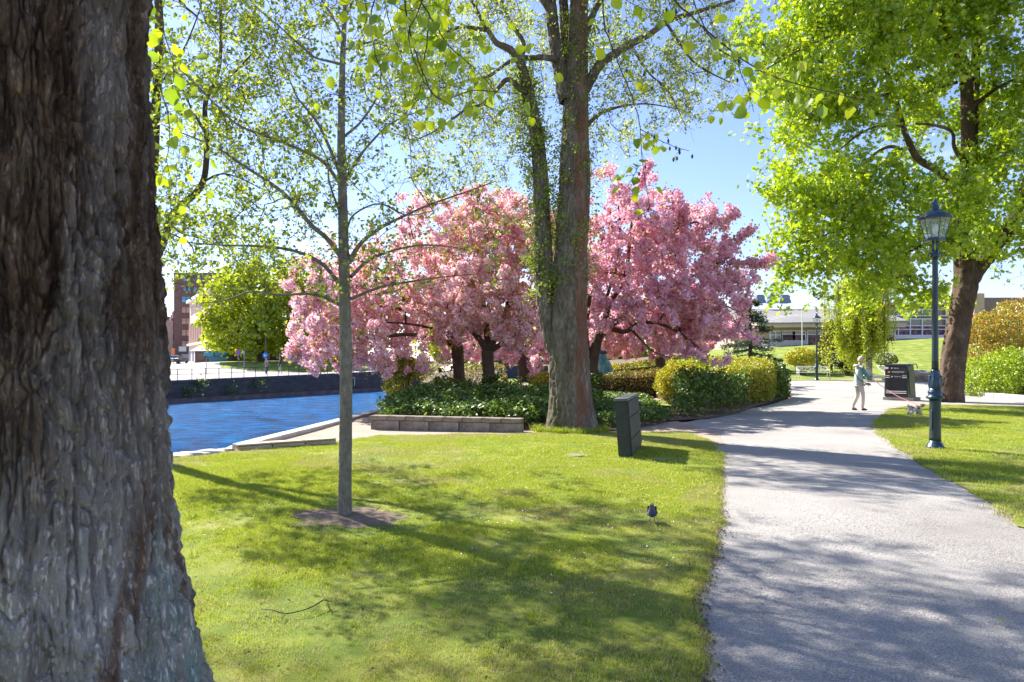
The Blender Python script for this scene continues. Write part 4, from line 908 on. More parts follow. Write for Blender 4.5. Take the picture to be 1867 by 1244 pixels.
# heavy limbs above the frame carry the crown whose shade dapples the path
def seg(a, b, r0, r1): return (np.array([a, [(a[k]+b[k])/2+(.25 if k == 2 else 0) for k in range(3)], b]), [r0, (r0+r1)/2, r1])
TOPZ = 6.9
FL = [seg([AX, AY, TOPZ], [-3.6, 4.2, 9.4], .20, .05), seg([AX, AY, TOPZ], [.2, 4.4, 8.6], .20, .05), seg([AX, AY, TOPZ], [-.6, .4, 10.2], .22, .04), seg([AX, AY, TOPZ-.2], [-4.2, 1.0, 9.2], .18, .04), seg([AX, AY, TOPZ-.4], [1.5, 2.6, 7.6], .15, .03), seg([AX, AY, TOPZ-.9], [-.9, 5.2, 7.4], .14, .03)]
for P, r in FL:
    V, F = bark_tube(P, r, 16, .08, .012, (.05, .12), .02, seed=5); mesh_obj('limb', V, F, M['bark_fg'], FG, smooth=True)
E = [(-3.4, 4.0, 9.4, 1.8, 1.8, 1.3), (.4, 4.4, 8.9, 1.7, 1.6, 1.1), (-.8, .6, 10.2, 2.4, 2.0, 1.4), (-4.2, 1.0, 9.4, 1.8, 1.8, 1.3), (1.7, 2.6, 8.1, 1.2, 1.2, .9)]
att = in_ellipsoids(420, E, .2, 61, .3, .7)
P, par, cnt, ns, tips = grow([smooth_pts(P, .3)[3:] for P, r in FL], att, .3, .3)
V, F = twig_mesh(P, par, cnt, ns, .004, .45, .05); mesh_obj('branchwork', V, F, M['twig'], FG, kind='stuff')
c = P[tips][RNG.integers(0, len(tips), 5200)]+RNG.normal(size=(5200, 3))*.2; V, F = leaf_mesh(c, .075, 'oval'); mesh_obj('crown', V, F, ML['lime'], FG, kind='stuff')

# hanging sprays: every leaf of its own
def big_leaf(seed, w=.47):
    rg = np.random.default_rng(seed); n = 7; V = [(0, 0, 0)]; F = []
    L_, Rr, Mi = [], [], []
    cup = rg.uniform(.10, .32); bend = rg.uniform(-.35, .25)
    for i in range(1, n):
        t = i/n; hw = w*(math.sin(math.pi*t**.72)**.72)*(1+.03*rg.normal()); zb = bend*t*t
        Mi.append((0, t, zb)); L_.append((-hw, t+.02, zb+cup*hw+.02*rg.normal())); Rr.append((hw, t+.02, zb+cup*hw+.02*rg.normal()))
    Lm = [(-a[0]*-.5, a[1]+.03, m_[2]+cup*.12) for a, m_ in zip(L_, Mi)]; Rm = [(a[0]*.5, a[1]+.03, m_[2]+cup*.12) for a, m_ in zip(Rr, Mi)]
    rows = [L_, Lm, Mi, Rm, Rr]
    for row in rows: V += row
    V.append((0, 1.04, bend)); tip = len(V)-1; m = n-1
    for c_ in range(4):
        for i in range(m-1): F.append((1+c_*m+i, 1+(c_+1)*m+i, 1+(c_+1)*m+i+1, 1+c_*m+i+1))
        F.append((0, 1+(c_+1)*m, 1+c_*m)); F.append((tip, 1+c_*m+m-1, 1+(c_+1)*m+m-1))
    # short stalk
    k = len(V); V += [(-.012, -.16, 0), (.012, -.16, 0), (.012, .01, 0), (-.012, .01, 0)]; F.append((k, k+1, k+2, k+3))
    me = bpy.data.meshes.new('leaf'); me.from_pydata(V, [], F); me.materials.append(LEAFM[seed % 3]); me.polygons.foreach_set('use_smooth', np.ones(len(F), bool)); return me
LEAFM = [leafmat('lime_leaf_a', [(0, (.40, .50, .012)), (1, (.40, .50, .012))], .68, gloss=.05), leafmat('lime_leaf_b', [(0, (.24, .36, .012)), (1, (.24, .36, .012))], .62, gloss=.05), leafmat('lime_leaf_c', [(0, (.52, .57, .015)), (1, (.52, .57, .015))], .7, gloss=.05)]
LV = [big_leaf(k) for k in range(6)]
M['hang'] = plain('hanging_twig', (.06, .05, .045), .85)
M['bud'] = plain('dark_catkin', (.035, .035, .05), .8)
nleaf = 0
def hang(px, Yd, r0, leaves, lsize=.068, t0=.32, buds=0, lab=None):
    """a hanging twig traced from the photo; leaves: number of leaf objects on it"""
    global nleaf
    P = smooth_pts(seg_pts(px, Yd), .03); r = np.linspace(r0, .0013, len(P)); V, F = tube(P+RNG.normal(size=P.shape)*.0022, r, 6)
    br = mesh_obj('hanging_branch', V, F, M['hang'], FG, smooth=True)
    mb = MB()
    inn = np.nonzero((P[:, 2]-CAM_H)/P[:, 1]*FPX < HOR+25)[0]; t0 = max(.0, inn[0]/len(P)+.02) if len(inn) else t0
    for i in range(leaves):
        t = t0+(1-t0)*((i//2)*2+RNG.random()*1.6)/leaves; j = min(len(P)-2, int(t*(len(P)-1))); p = P[j]; ax = P[j+1]-P[j]; ax /= np.linalg.norm(ax)+1e-9
        d = RNG.normal(size=3); d -= ax*np.dot(d, ax)*.7; d[2] -= .25; d /= np.linalg.norm(d)
        off = .02+.05*RNG.random(); q = p+d*off
        mb.add(*tube([p, (p+q)/2+[0, 0, .004], q], [.0016, .0012, .001], 4))
        s = lsize*RNG.uniform(.62, 1.12); y = Vector(d*.6+np.array([0, 0, -.55])+RNG.normal(size=3)*.25).normalized()
        nz = Vector(RNG.normal(size=3)*.8+np.array([-.45, -.5, .3])); nz = (nz-y*nz.dot(y)).normalized(); x = y.cross(nz)
        Mx = Matrix((x*s, y*s, nz*s)).transposed().to_4x4(); Mx.translation = Vector(q)+y*(.16*s)-Vector(wloc(FG))
        o = bpy.data.objects.new('leaf', LV[int(RNG.integers(0, 6))]); COL.objects.link(o); o.parent = br; o.matrix_local = Mx; nleaf += 1
    if mb.v: mb.build('stalks', M['hang'], br, kind='stuff')
    if buds:
        mb = MB()
        for i in range(buds):
            j = RNG.integers(len(P)//3, len(P)); p = P[j]+RNG.normal(size=3)*np.array([.02, .02, .02])-[0, 0, .012]
            mb.add(*tube([p+[0, 0, .010], p, p-[0, 0, .010]], [.003, .0062, .003], 6))
        mb.build('seed_cones', M['bud'], br, kind='stuff')
# left cluster beside the trunk
hang([(286, -40), (300, 60), (318, 130), (306, 190), (300, 215)], 3.4, .004, 12)
hang([(290, 150), (310, 230), (305, 290), (312, 330)], [3.0, 3.3], .003, 9)
hang([(295, -30), (370, 40), (430, 66), (470, 60)], 3.8, .004, 5, .05)
# main sprays, top centre
hang([(640, -120), (655, -40), (668, 20), (660, 60), (652, 90)], 3.6, .005, 8)
hang([(700, -140), (690, -40), (676, 40), (690, 120), (710, 170), (720, 215)], 3.7, .006, 12)
hang([(740, -160), (752, -40), (790, 40), (820, 85), (850, 112), (880, 140), (905, 170)], 3.5, .007, 17)
hang([(780, -160), (784, -20), (780, 60), (772, 120), (765, 170), (740, 215), (714, 228)], 3.7, .007, 19)
hang([(800, -160), (770, 0), (745, 60), (760, 120), (790, 170), (840, 205), (860, 225)], 3.4, .005, 16)
hang([(720, -120), (735, -20), (748, 60), (770, 130), (800, 180), (870, 165), (940, 172), (1000, 178), (1030, 180)], 3.6, .006, 17)
hang([(830, -160), (840, -50), (815, 30), (830, 75), (850, 60), (870, 80)], 3.9, .004, 11)
hang([(690, -100), (705, 20), (735, 110), (760, 150), (750, 190)], 4.0, .004, 12, .052)
hang([(640, -100), (700, -10), (740, 20), (790, 10), (830, 30)], 3.5, .004, 14)
hang([(560, -120), (600, -20), (650, 10), (690, 0)], 3.8, .004, 7)
# long spray with the drop to the right of the old trunk
hang([(1110, -260), (1098, -60), (1102, 40), (1118, 90), (1142, 150), (1160, 200), (1168, 245), (1170, 290), (1178, 340), (1186, 380), (1200, 392)], [3.3, 3.5], .0065, 20, .062, .34, 9)
hang([(1168, 235), (1200, 255), (1230, 268), (1256, 276)], [3.42, 3.3], .0024, 6, .045, .3, 10)
hang([(1166, 300), (1150, 330), (1124, 362)], [3.5, 3.45], .002, 7, .058, .2)
hang([(1142, 150), (1180, 145), (1205, 150)], [3.5, 3.4], .002, 5, .055, .2, 4)
# right: branch crossing to the maple
hang([(1180, -220), (1210, -40), (1260, 30), (1330, 90), (1380, 125), (1440, 150), (1500, 165), (1560, 180), (1600, 190)], [3.3, 3.0], .007, 20, .06, .45, 4)
hang([(1200, -160), (1290, 60), (1340, 110), (1366, 170), (1375, 205)], [3.4, 3.0], .005, 14, .06, .5, 6)
hang([(1380, 125), (1430, 100), (1440, 60)], [3.1, 3.0], .003, 6, .055, .2)
hang([(1170, -150), (1260, -20), (1300, 40), (1290, 30)], 3.5, .004, 3, .05, .5, 5)
hang([(1030, -120), (1120, -20), (1160, 10), (1215, 24)], 3.5, .004, 7, .055)

# further leaves of the same sprays, too many to part singly
Vs, Fs = [], []; nv = 0
for k in range(260):
    u = RNG.random(); px, py = (RNG.normal(775, 80), RNG.normal(95, 70)) if u < .66 else ((RNG.normal(1400, 60), RNG.normal(150, 40)) if u < .84 else (RNG.normal(330, 30), RNG.normal(230, 110)))
    if py < -30 or (u < .66 and py > 240): continue
    c = px2w(px, py, RNG.uniform(3.7, 4.8)); me = LV[int(RNG.integers(0, 6))]; s_ = RNG.uniform(.04, .068); y = Vector((RNG.normal()*.5, RNG.normal()*.5, -.8)).normalized(); nz = Vector(RNG.normal(size=3)*.8+np.array([-.4, -.6, .3])); nz = (nz-y*nz.dot(y)).normalized(); x = y.cross(nz)
    for v in me.vertices: Vs.append(np.array(x)*v.co.x*s_+np.array(y)*v.co.y*s_+np.array(nz)*v.co.z*s_+c)
    Fs += [tuple(i+nv for i in p.vertices) for p in me.polygons]; nv = len(Vs)
    q = c+np.array([RNG.normal()*.05, RNG.normal()*.05, .10+.08*RNG.random()]); V_, F_ = tube([c-np.array(y)*.16*s_, (c+q)/2+[.006, 0, 0], q], .0011, 4); Vs += [np.array(v) for v in V_]; Fs += [tuple(i+nv for i in f) for f in F_]; nv = len(Vs)
mesh_obj('further_leaves', np.array(Vs), Fs, LEAFM[0], FG, smooth=True, kind='stuff')
# ------------------------------------------------------------------ shrubs, hedges, ground cover
ML['cover'] = leafmat('ground_cover_leaf', [(0, (.035, .08, .012)), (.5, (.09, .17, .016)), (.85, (.19, .29, .025)), (1, (.28, .38, .04))], .42, gloss=.06)
ML['hedge_y'] = leafmat('yellow_hedge_leaf', [(0, (.16, .19, .01)), (.5, (.34, .36, .015)), (.85, (.55, .50, .03)), (1, (.50, .30, .04))], .5)
ML['hedge_g'] = leafmat('ivy_leaf', [(0, (.045, .09, .012)), (.5, (.11, .19, .015)), (1, (.24, .32, .02))], .4, gloss=.09)
ML['brownhedge'] = leafmat('brown_hedge_leaf', [(0, (.18, .09, .03)), (.45, (.32, .17, .05)), (.55, (.22, .24, .02)), (1, (.38, .38, .03))], .45)
ML['bright'] = leafmat('bright_shrub_leaf', [(0, (.18, .28, .01)), (.5, (.32, .44, .012)), (1, (.50, .56, .02))], .5)
ML['orange'] = leafmat('orange_shrub_leaf', [(0, (.20, .26, .015)), (.4, (.36, .36, .02)), (.7, (.52, .32, .04)), (1, (.60, .24, .05))], .5)
ML['golden'] = leafmat('golden_shrub_leaf', [(0, (.26, .28, .01)), (.5, (.48, .46, .015)), (1, (.64, .52, .04))], .5)
ML['dark'] = leafmat('dark_evergreen_leaf', [(0, (.012, .022, .01)), (.6, (.03, .05, .02)), (1, (.06, .06, .03))], .2)
ML['conifer'] = leafmat('golden_conifer', [(0, (.03, .06, .012)), (.5, (.12, .14, .015)), (.8, (.34, .28, .02)), (1, (.45, .28, .03))], .35)
ML['needles'] = leafmat('needles', [(0, (.02, .06, .025)), (1, (.07, .13, .05))], .25)
ML['wild'] = leafmat('wild_shrub_leaf', [(0, (.12, .16, .02)), (.5, (.30, .30, .04)), (.9, (.42, .36, .08)), (1, (.50, .10, .18))], .45)
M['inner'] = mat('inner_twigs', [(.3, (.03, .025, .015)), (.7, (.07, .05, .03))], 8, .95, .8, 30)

def shrub(name, label, cat, E, n, size, lm, shape='diamond', stems=24, base=None, core=.72, up=None, group=None, stemr=.012, nhole=.12, spread=.0, shell=.45, leafname='foliage', nsc=1.6):
    """E: ellipsoids in world space"""
    E = [tuple(float(v) for v in e) for e in E]
    cx = np.mean([e[0] for e in E]); cy = np.mean([e[1] for e in E])
    if base is None: base = (cx, cy)
    root = thing(name, label, cat, (base[0], base[1], float(H(*base)) if len(base) < 3 else base[2]), group=group); bz = root.location.z
    Pn = in_ellipsoids(int(n*1.1), E, shell, 9, nhole, nsc); Pn = Pn[Pn[:, 2] > bz+.02][:n]
    bump = fbm(Pn*2.3, 3, 3)-.5; c = np.array([cx, cy, bz]); d = Pn-c; d /= np.linalg.norm(d, axis=1)[:, None]+1e-6; Pn = Pn+d*bump[:, None]*.35*min(E[0][3], E[0][5])
    V, F = leaf_mesh(Pn, size, shape, up=up, k=.3 if up else 0); mesh_obj(leafname, V, F, lm, root, kind='stuff')
    # twiggy stems from the ground into the crown
    tgt = in_ellipsoids(stems*3, E, .2); a = np.column_stack([base[0]+RNG.normal(size=len(tgt))*.15*E[0][3], base[1]+RNG.normal(size=len(tgt))*.15*E[0][4], np.full(len(tgt), bz-.03)])
    if len(E) > 1 and base is not None and len(E) > 3: a[:, 0] = tgt[:, 0]+RNG.normal(size=len(tgt))*.1; a[:, 1] = tgt[:, 1]+RNG.normal(size=len(tgt))*.1; a[:, 2] = H(a[:, 0], a[:, 1])-.03 if len(base) < 3 else bz
    V, F = prisms(a, tgt, np.full(len(tgt), stemr), np.full(len(tgt), stemr*.4), 4); mesh_obj('stems', V, F, M['twig'], root, kind='stuff')
    return root
def hedge_box(name, label, pts, width, h, n, size, lm, group=None, top=None, shape='diamond', jitter=.05, rnd=.25, lm_end=None):
    """clipped hedge along a ground line pts [(x,y)...]"""
    pts = [np.array(p, float) for p in pts]; L = [np.linalg.norm(b-a) for a, b in zip(pts[:-1], pts[1:])]; tot = sum(L); cum = np.concatenate([[0], np.cumsum(L)])
    root = thing(name, label, 'hedge', (pts[0][0], pts[0][1], float(H(*pts[0]))), group=group)
    def place(s, u, z):
        i = np.clip(np.searchsorted(cum, s, 'right')-1, 0, len(L)-1); A = np.array(pts)[i]; B = np.array(pts)[i+1]; t = ((s-cum[i])/np.array(L)[i])[:, None]
        D = (B-A)/np.array(L)[i][:, None]; N = np.column_stack([-D[:, 1], D[:, 0]]); XY = A+(B-A)*t+N*u[:, None]
        return np.column_stack([XY, H(XY[:, 0], XY[:, 1])+z])
    hh = lambda s: (h if np.isscalar(h) else np.interp(s/tot, np.linspace(0, 1, len(h)), h))
    # surface leaves: two sides, top, two ends
    a_s, a_t, a_e = 2*tot*np.mean(h), tot*width, 2*width*np.mean(h); p = np.array([a_s, a_t, a_e]); k = RNG.choice(3, n, p=p/p.sum())
    s = RNG.random(n)*tot; u = (RNG.random(n)-.5)*width; z = RNG.random(n)*hh(s)
    u = np.where(k == 0, np.sign(u)*width/2*(1-.0), u); z = np.where(k == 1, hh(s), z); s = np.where(k == 2, np.round(s/tot)*tot, s); z = np.minimum(z, hh(s))
    ins = np.abs(RNG.normal(size=n))*.10
    e = np.abs(u)/(width/2); zt = z/hh(s); cut = np.clip(e+zt-1.75, 0, 1)*rnd/ .25
    u = u*(1-cut*.6)*(1-.0); z = z*(1-cut*.25)
    P = place(np.clip(s, .02, tot-.02), u, z)
    bmp = (fbm(P*1.8, 3, 5)-.5)*.22; ctr = place(np.clip(s, .1, tot-.1), u*.3, z*.6); dd = P-ctr; dd /= np.linalg.norm(dd, axis=1)[:, None]+1e-6
    P = P+dd*(bmp-ins)[:, None]+RNG.normal(size=P.shape)*jitter
    V, F = leaf_mesh(P, size, shape); mesh_obj('foliage', V, F, lm, root, kind='stuff')
    m = int(tot*22); s = RNG.random(m)*tot; u = (RNG.random(m)-.5)*width*.8; a = place(s, u, np.full(m, -.03)); b = place(np.clip(s+RNG.normal(size=m)*.15, 0.02, tot-.02), u*1.1, hh(s)*(.6+.35*RNG.random(m)))
    V, F = prisms(a, b, np.full(m, .012), np.full(m, .005), 4); mesh_obj('stems', V, F, M['twig'], root, kind='stuff')
    # dense twiggy heart
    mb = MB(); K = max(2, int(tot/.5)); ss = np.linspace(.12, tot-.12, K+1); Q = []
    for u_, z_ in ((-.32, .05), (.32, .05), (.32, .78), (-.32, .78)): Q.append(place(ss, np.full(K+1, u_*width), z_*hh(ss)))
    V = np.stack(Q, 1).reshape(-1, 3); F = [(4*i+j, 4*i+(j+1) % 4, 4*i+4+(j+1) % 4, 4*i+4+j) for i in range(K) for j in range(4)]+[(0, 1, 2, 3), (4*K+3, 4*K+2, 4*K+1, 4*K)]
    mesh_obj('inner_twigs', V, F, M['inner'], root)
    return root
def E_px(px, py, rx, ry, dy, Y): c = px2w(px, py, Y); return (c[0], c[1], c[2], rx/FPX*Y, dy, ry/FPX*Y)

# dark leafy ground cover in the raised bed (left of the old tree) and to its right
def cover(name, label, poly, n, size, hfun, lm, base=None):
    B = np.array(poly); P = []; tot = 0; mn, mx_ = B.min(0), B.max(0)
    while tot < n:
        q = mn+(mx_-mn)*RNG.random((n*2, 2)); q = q[inpoly(q+RNG.normal(size=q.shape)*.12, B)]; P.append(q); tot += len(q)
    q = np.vstack(P)[:n]; t = RNG.random(n)**.5; hh = hfun(q[:, 0], q[:, 1]); lump = fbm(np.column_stack([q*1.5, q[:, :1]*0]), 3, 4); z = H(q[:, 0], q[:, 1])+.04+t*hh*(.45+1.0*lump)
    root = thing(name, label, 'ground cover', (q[:, 0].mean(), q[:, 1].mean(), 0))
    V, F = leaf_mesh(np.column_stack([q, z]), size, 'oval', up=(0, -.2, 1), k=.38, var=.6); mesh_obj('foliage', V, F, lm, root, kind='stuff')
    k = n//10; i = RNG.integers(0, n, k); a = np.column_stack([q[i], H(q[i, 0], q[i, 1])-.03]); b = np.column_stack([q[i]+RNG.normal(size=(k, 2))*.08, z[i]]); V, F = prisms(a, b, np.full(k, .005), np.full(k, .003), 3)
    mesh_obj('stems', V, F, M['twig_green'], root, kind='stuff')
    return root
W1 = gnd(680, 781); W2 = gnd(955, 786)
BED_L = [(W1[0]+.1, W1[1]+.25), (W2[0]-.05, W2[1]+.3), (.6, 15.9), (1.0, 17.0), (2.2, 17.4), (2.3, 20.8), (.5, 21.4), (-1.6, 22.4), (-2.6, 22.6), (-3.55, 21.8), (-3.5, 19.6)]
sheet('bed_soil', BED_L, M['dirt'], .5, H, .006, bstep=.3)
cover('ground_cover_bed', 'dark glossy ground cover filling the raised bed behind the low stone wall', BED_L, 22000, .085, lambda x, y: .62+.22*sstep((y-16)/3)-.32*sstep((-2.2-x)/1.6), ML['cover'])
BED_R = [gnd(1075, 786), gnd(1130, 786), gnd(1210, 772), gnd(1222, 762), gnd(1195, 748), gnd(1180, 735), gnd(1165, 722), gnd(1090, 720), (2.0, 17.6), (1.9, 16.4)]
sheet('bed_soil', BED_R, M['dirt'], .5, H, .006, bstep=.3)
cover('ground_cover_clump', 'leafy green shrubs between the old tree and the dark cabinet', BED_R, 13000, .082, lambda x, y: .40+.18*sstep((y-17)/3)*sstep((3.0-x)/1.2)-.20*sstep((x-3.0)/1.0), ML['cover'])
BED_H = [gnd(1225, 768), gnd(1290, 764), gnd(1350, 752), gnd(1425, 727), gnd(1425, 712), gnd(1330, 718), gnd(1230, 742)]
sheet('bed_soil', BED_H, M['dirt'], .5, H, .006, bstep=.3)
cover('low_shrub_bank', 'low leafy shrub bank spilling in front of the yellow clipped hedge', [gnd(1232, 764), gnd(1290, 760), gnd(1345, 748), gnd(1362, 738), gnd(1340, 730), gnd(1235, 742)], 7000, .10, lambda x, y: .38+.75*sstep((y-18.6)/2.5), ML['cover'])
sheet('bed_soil', [(2.4, 17.5), (4.4, 18.2), (5.2, 20.6), (3.9, 23.4), (2.4, 22.5)], M['dirt'], .5, H, .003, bstep=.3)
# ivy collars on two cherry trunks
for (px, yb, Yd, lab) in ((1084, 700, 22.8, 'ivy climbing the lower trunk of the right cherry tree'), (894, 722, 21.4, 'ivy on the foot of the middle cherry trunk')):
    b = px2w(px, 0, Yd); n = 900; a = RNG.random(n)*6.28; z = RNG.random(n)**1.3*1.1; P = np.column_stack([b[0]+np.cos(a)*(.26-.02*z), Yd+np.sin(a)*(.26-.02*z), H(b[0], Yd)+z+.1])
    r = thing('ivy', lab, 'ivy', (b[0], Yd, float(H(b[0], Yd)))); V, F = leaf_mesh(P, .09, 'oval'); mesh_obj('foliage', V, F, ML['cover'], r, kind='stuff')

# hedges
hx = [gnd(1245, 742), gnd(1330, 728), gnd(1378, 722), (11.3, 27.0)]
hedge_box('clipped_hedge', 'long clipped golden-green hedge curving along the left side of the gravel path', [(hx[0][0]+.2, hx[0][1]+.5), (7.0, 24.6), (9.6, 27.6), (10.7, 30.0)], 1.7, [1.25, 1.3, 1.45, 1.6], 26000, .085, ML['hedge_y'])
hedge_box('ivy_hedge_end', 'rounded dark green leafy end of the hedge beside the gravel path', [(10.75, 29.7), (11.75, 31.0)], 1.7, [1.5, 1.42], 6000, .12, ML['hedge_g'], rnd=.6)
hedge_box('clipped_hedge', 'tall yellow-topped hedge mound behind the ivy-covered hedge end', [(9.0, 31.5), (12.2, 34.5)], 2.2, [1.75, 1.65], 7000, .10, ML['golden'], rnd=.6)
a = px2w(1092, 0, 31); b = px2w(1215, 0, 29.5)
hedge_box('brown_hedge', 'low clipped brown and green hedge behind the slatted bench', [(a[0], 31), (b[0], 29.5), (px2w(1228, 0, 27)[0], 27)], .9, [.95, 1.2, 1.25], 9000, .08, ML['brownhedge'])
a = px2w(1118, 0, 42); b = px2w(1235, 0, 46)
hedge_box('brown_hedge', 'farther clipped hedge with a yellowing top, behind the pale cherry trunk', [(a[0], 42), (b[0], 40)], 1.3, [1.35, 2.0], 6000, .11, ML['golden'])
shrub('loose_shrub', 'loose yellow-green shrub between the low brown hedge and the clipped hedge', 'shrub', [E_px(1240, 690, 38, 36, .8, 25), E_px(1215, 700, 24, 28, .6, 25)], 4200, .085, ML['golden'], nhole=.3)
shrub('loose_shrub', 'bushy yellow-green shrub rising above the left end of the clipped hedge', 'shrub', [E_px(1265, 670, 34, 22, .8, 26.5)], 1600, .085, ML['bright'], nhole=.2)
g_ = gnd(1168, 715)
P = np.column_stack([g_[0]+RNG.normal(size=90)*.12, g_[1]+RNG.normal(size=90)*.12, np.zeros(90)+H(*g_)-.01])
og = thing('ornamental_grass', 'tussock of long fine grass beside the slatted bench', 'grass clump', (g_[0], g_[1], 0)); d = RNG.normal(size=(700, 3)); d[:, 2] = np.abs(d[:, 2])+.8; d /= np.linalg.norm(d, axis=1)[:, None]
s0 = P[RNG.integers(0, 90, 700)]; V, F = prisms(s0, s0+d*(.35+.35*RNG.random((700, 1))), np.full(700, .006), np.full(700, .002), 3); mesh_obj('blades', V, F, ML['bright'], og, kind='stuff')
shrub('loose_shrub', 'low yellow bush in the gap left of the old tree, on the far lawn', 'shrub', [E_px(985, 690, 30, 13, 1.2, 36)], 1600, .12, ML['golden'])
shrub('wild_shrub', 'loose russet and yellow shrub with pink buds behind the left cherry trunk', 'shrub', [E_px(800, 690, 34, 28, .9, 26), E_px(860, 690, 34, 28, .9, 27), E_px(905, 685, 22, 24, .7, 28)], 3600, .07, ML['wild'], nhole=.35, shape='diamond', stems=60)
shrub('dark_bush', 'small round dark evergreen bush on the river side of the raised bed', 'bush', [E_px(765, 722, 21, 16, .42, 22.8)], 1800, .06, ML['dark'])
# small multi-stem tree at the water's edge
b = px2w(739, 0, 22.6)
r = [(np.array([px2w(740+dx0, 738, 22.6), px2w(740+dx1, 715, 22.6), px2w(740+dx2, 690, 22.6), px2w(740+dx3, 668, 22.6)]), [.035, .03, .022, .012]) for dx0, dx1, dx2, dx3 in ((0, -2, -8, -16), (2, 3, 6, 14), (0, 1, -1, 2))]
att = in_ellipsoids(160, [E_px(738, 672, 36, 22, .6, 22.6), E_px(730, 705, 28, 22, .5, 22.6)], .2, 3, .3, 1.5)
tree('small_tree', 'small shrubby tree with three thin stems at the water edge, left of the raised bed', 'tree', (b[0], 22.6), r, [], att, M['bark_cherry'], M['twig'], leafmat('olive_leaf', [(0, (.14, .17, .02)), (.6, (.34, .36, .03)), (1, (.52, .46, .04))], .45), step=.15, r_tip=.004, leaves=(2600, .085, 'oval', .06), tw=(500, .16), trunk_opts=dict(n=10, step=.06, amp=.003, flute=.003))

# right side
shrub('orange_shrub', 'tall loose shrub with orange-tipped green leaves right of the maple trunk', 'shrub', [E_px(1835, 605, 68, 42, 2.2, 36), E_px(1815, 640, 60, 35, 2, 36), E_px(1790, 600, 30, 30, 1.4, 36), E_px(1870, 580, 50, 40, 2, 37)], 11000, .13, ML['orange'], nhole=.22, stemr=.025)
shrub('bright_shrub', 'dense bright green shrub along the stone-edged bed at the right edge', 'shrub', [E_px(1800, 690, 42, 40, 1.8, 31.5), E_px(1850, 680, 50, 48, 2, 31.5), E_px(1900, 680, 60, 52, 2.2, 31), E_px(1770, 705, 20, 20, 1, 31.5)], 15000, .11, ML['bright'], nhole=.08, stemr=.02)
shrub('round_shrub', 'low rounded yellow-green shrub behind the white bench', 'shrub', [E_px(1462, 652, 30, 17, 1.6, 55)], 3000, .16, ML['golden'])
# golden conifer cone, dark at the base
cb = px2w(1516, 0, 57); z0 = float(H(cb[0], 57)); n = 7000; t = RNG.random(n)**.7; a = RNG.random(n)*6.28; rr = (1-t)**.8*1.75*(.75+.35*RNG.random(n)); P = np.column_stack([cb[0]+np.cos(a)*rr, 57+np.sin(a)*rr, z0+.1+t*4.3])
r_ = thing('golden_conifer', 'cone-shaped dark conifer with golden tips, left of the weeping birch', 'conifer', (cb[0], 57, z0)); V, F = tube([(cb[0], 57, z0-.1), (cb[0], 57, z0+4.2)], [.12, .03], 8); mesh_obj('trunk', V, F, M['bark_cherry'], r_)
V, F = leaf_mesh(P, .22, 'long'); mesh_obj('foliage', V, F, ML['conifer'], r_, kind='stuff')
shrub('dark_bush', 'dark spreading evergreen at the foot of the golden conifer', 'bush', [E_px(1545, 655, 24, 18, 1.4, 54)], 2600, .16, ML['dark'])
# conifer with layered boughs beside the cherry
cb = px2w(1368, 0, 60); z0 = float(H(cb[0], 60)); r_ = thing('cedar_tree', 'blue-green conifer with drooping layered boughs beyond the right cherry tree', 'conifer', (cb[0], 60, z0))
V, F = tube([(cb[0], 60, z0-.1), (cb[0], 60, z0+6.5)], [.22, .04], 8); mesh_obj('trunk', V, F, M['bark_cherry'], r_); A_, B_, C_ = [], [], []
for k in range(46):
    z = z0+.7+5.6*(k/46); a = RNG.random()*6.28; Lb = 3.6*(1-(k/46)*.8)*RNG.uniform(.7, 1.1); p = np.array([cb[0], 60, z]); d = np.array([math.cos(a), math.sin(a), 0]); e = p+d*Lb-np.array([0, 0, .12*Lb]); A_.append(p); B_.append(e)
    t = RNG.random(90)[:, None]**.6; C_.append(p+(e-p)*t+RNG.normal(size=(90, 3))*np.array([.22, .22, .10]))
V, F = prisms(np.array(A_), np.array(B_), np.full(46, .05), np.full(46, .015), 5); mesh_obj('boughs', V, F, M['bark_cherry'], r_, kind='stuff'); V, F = leaf_mesh(np.vstack(C_), .30, 'long', up=(0, 0, 1), k=.5); mesh_obj('foliage', V, F, ML['needles'], r_, kind='stuff')

# weeping birch
Yw = 44.0; b = px2w(1585, 0, Yw); z0 = float(H(b[0], Yw)); wb_ = thing('weeping_birch', 'weeping birch with pale trunk and curtains of yellow-green hanging shoots', 'tree', (b[0], Yw, z0))
tp = np.array([[b[0], Yw, z0-.1], px2w(1584, 650, Yw), px2w(1583, 600, Yw), px2w(1578, 545, Yw), px2w(1572, 505, Yw)]); V, F = bark_tube(tp, [.20, .18, .15, .11, .05], 20, .1, .01, (.1, .1), .01); mesh_obj('trunk', V, F, M['bark_birch'], wb_, smooth=True)
Ls = []
for k in range(70):
    t = RNG.uniform(.38, 1); p = np.array([np.interp(t, np.linspace(0, 1, 5), tp[:, i]) for i in range(3)]); a = RNG.random()*6.28; Lr = RNG.uniform(.6, 2.9); d = np.array([math.cos(a), math.sin(a)*.8, 0])
    q = [p, p+d*Lr*.5+[0, 0, .5+.3*RNG.random()], p+d*Lr+[0, 0, .35]]; Ls.append(np.array(q))
Pa, Pb, Lf = [], [], []
for q in Ls:
    Q = smooth_pts(q, .15); Pa.append(Q[:-1]); Pb.append(Q[1:])
    for j in range(13):
        s = Q[RNG.integers(len(Q)//3, len(Q))]; drop = RNG.uniform(.8, 3.3)*(1 if s[2] > z0+3.2 else .55); drop = min(drop, s[2]-z0-.55-RNG.random()*.8)
        if drop < .3: continue
        e = s+np.array([RNG.normal()*.12, RNG.normal()*.12, -drop]); Pa.append(s[None]); Pb.append(e[None]); t = RNG.random(int(drop*14))[:, None]; Lf.append(s+(e-s)*t+RNG.normal(size=(len(t), 3))*.06)
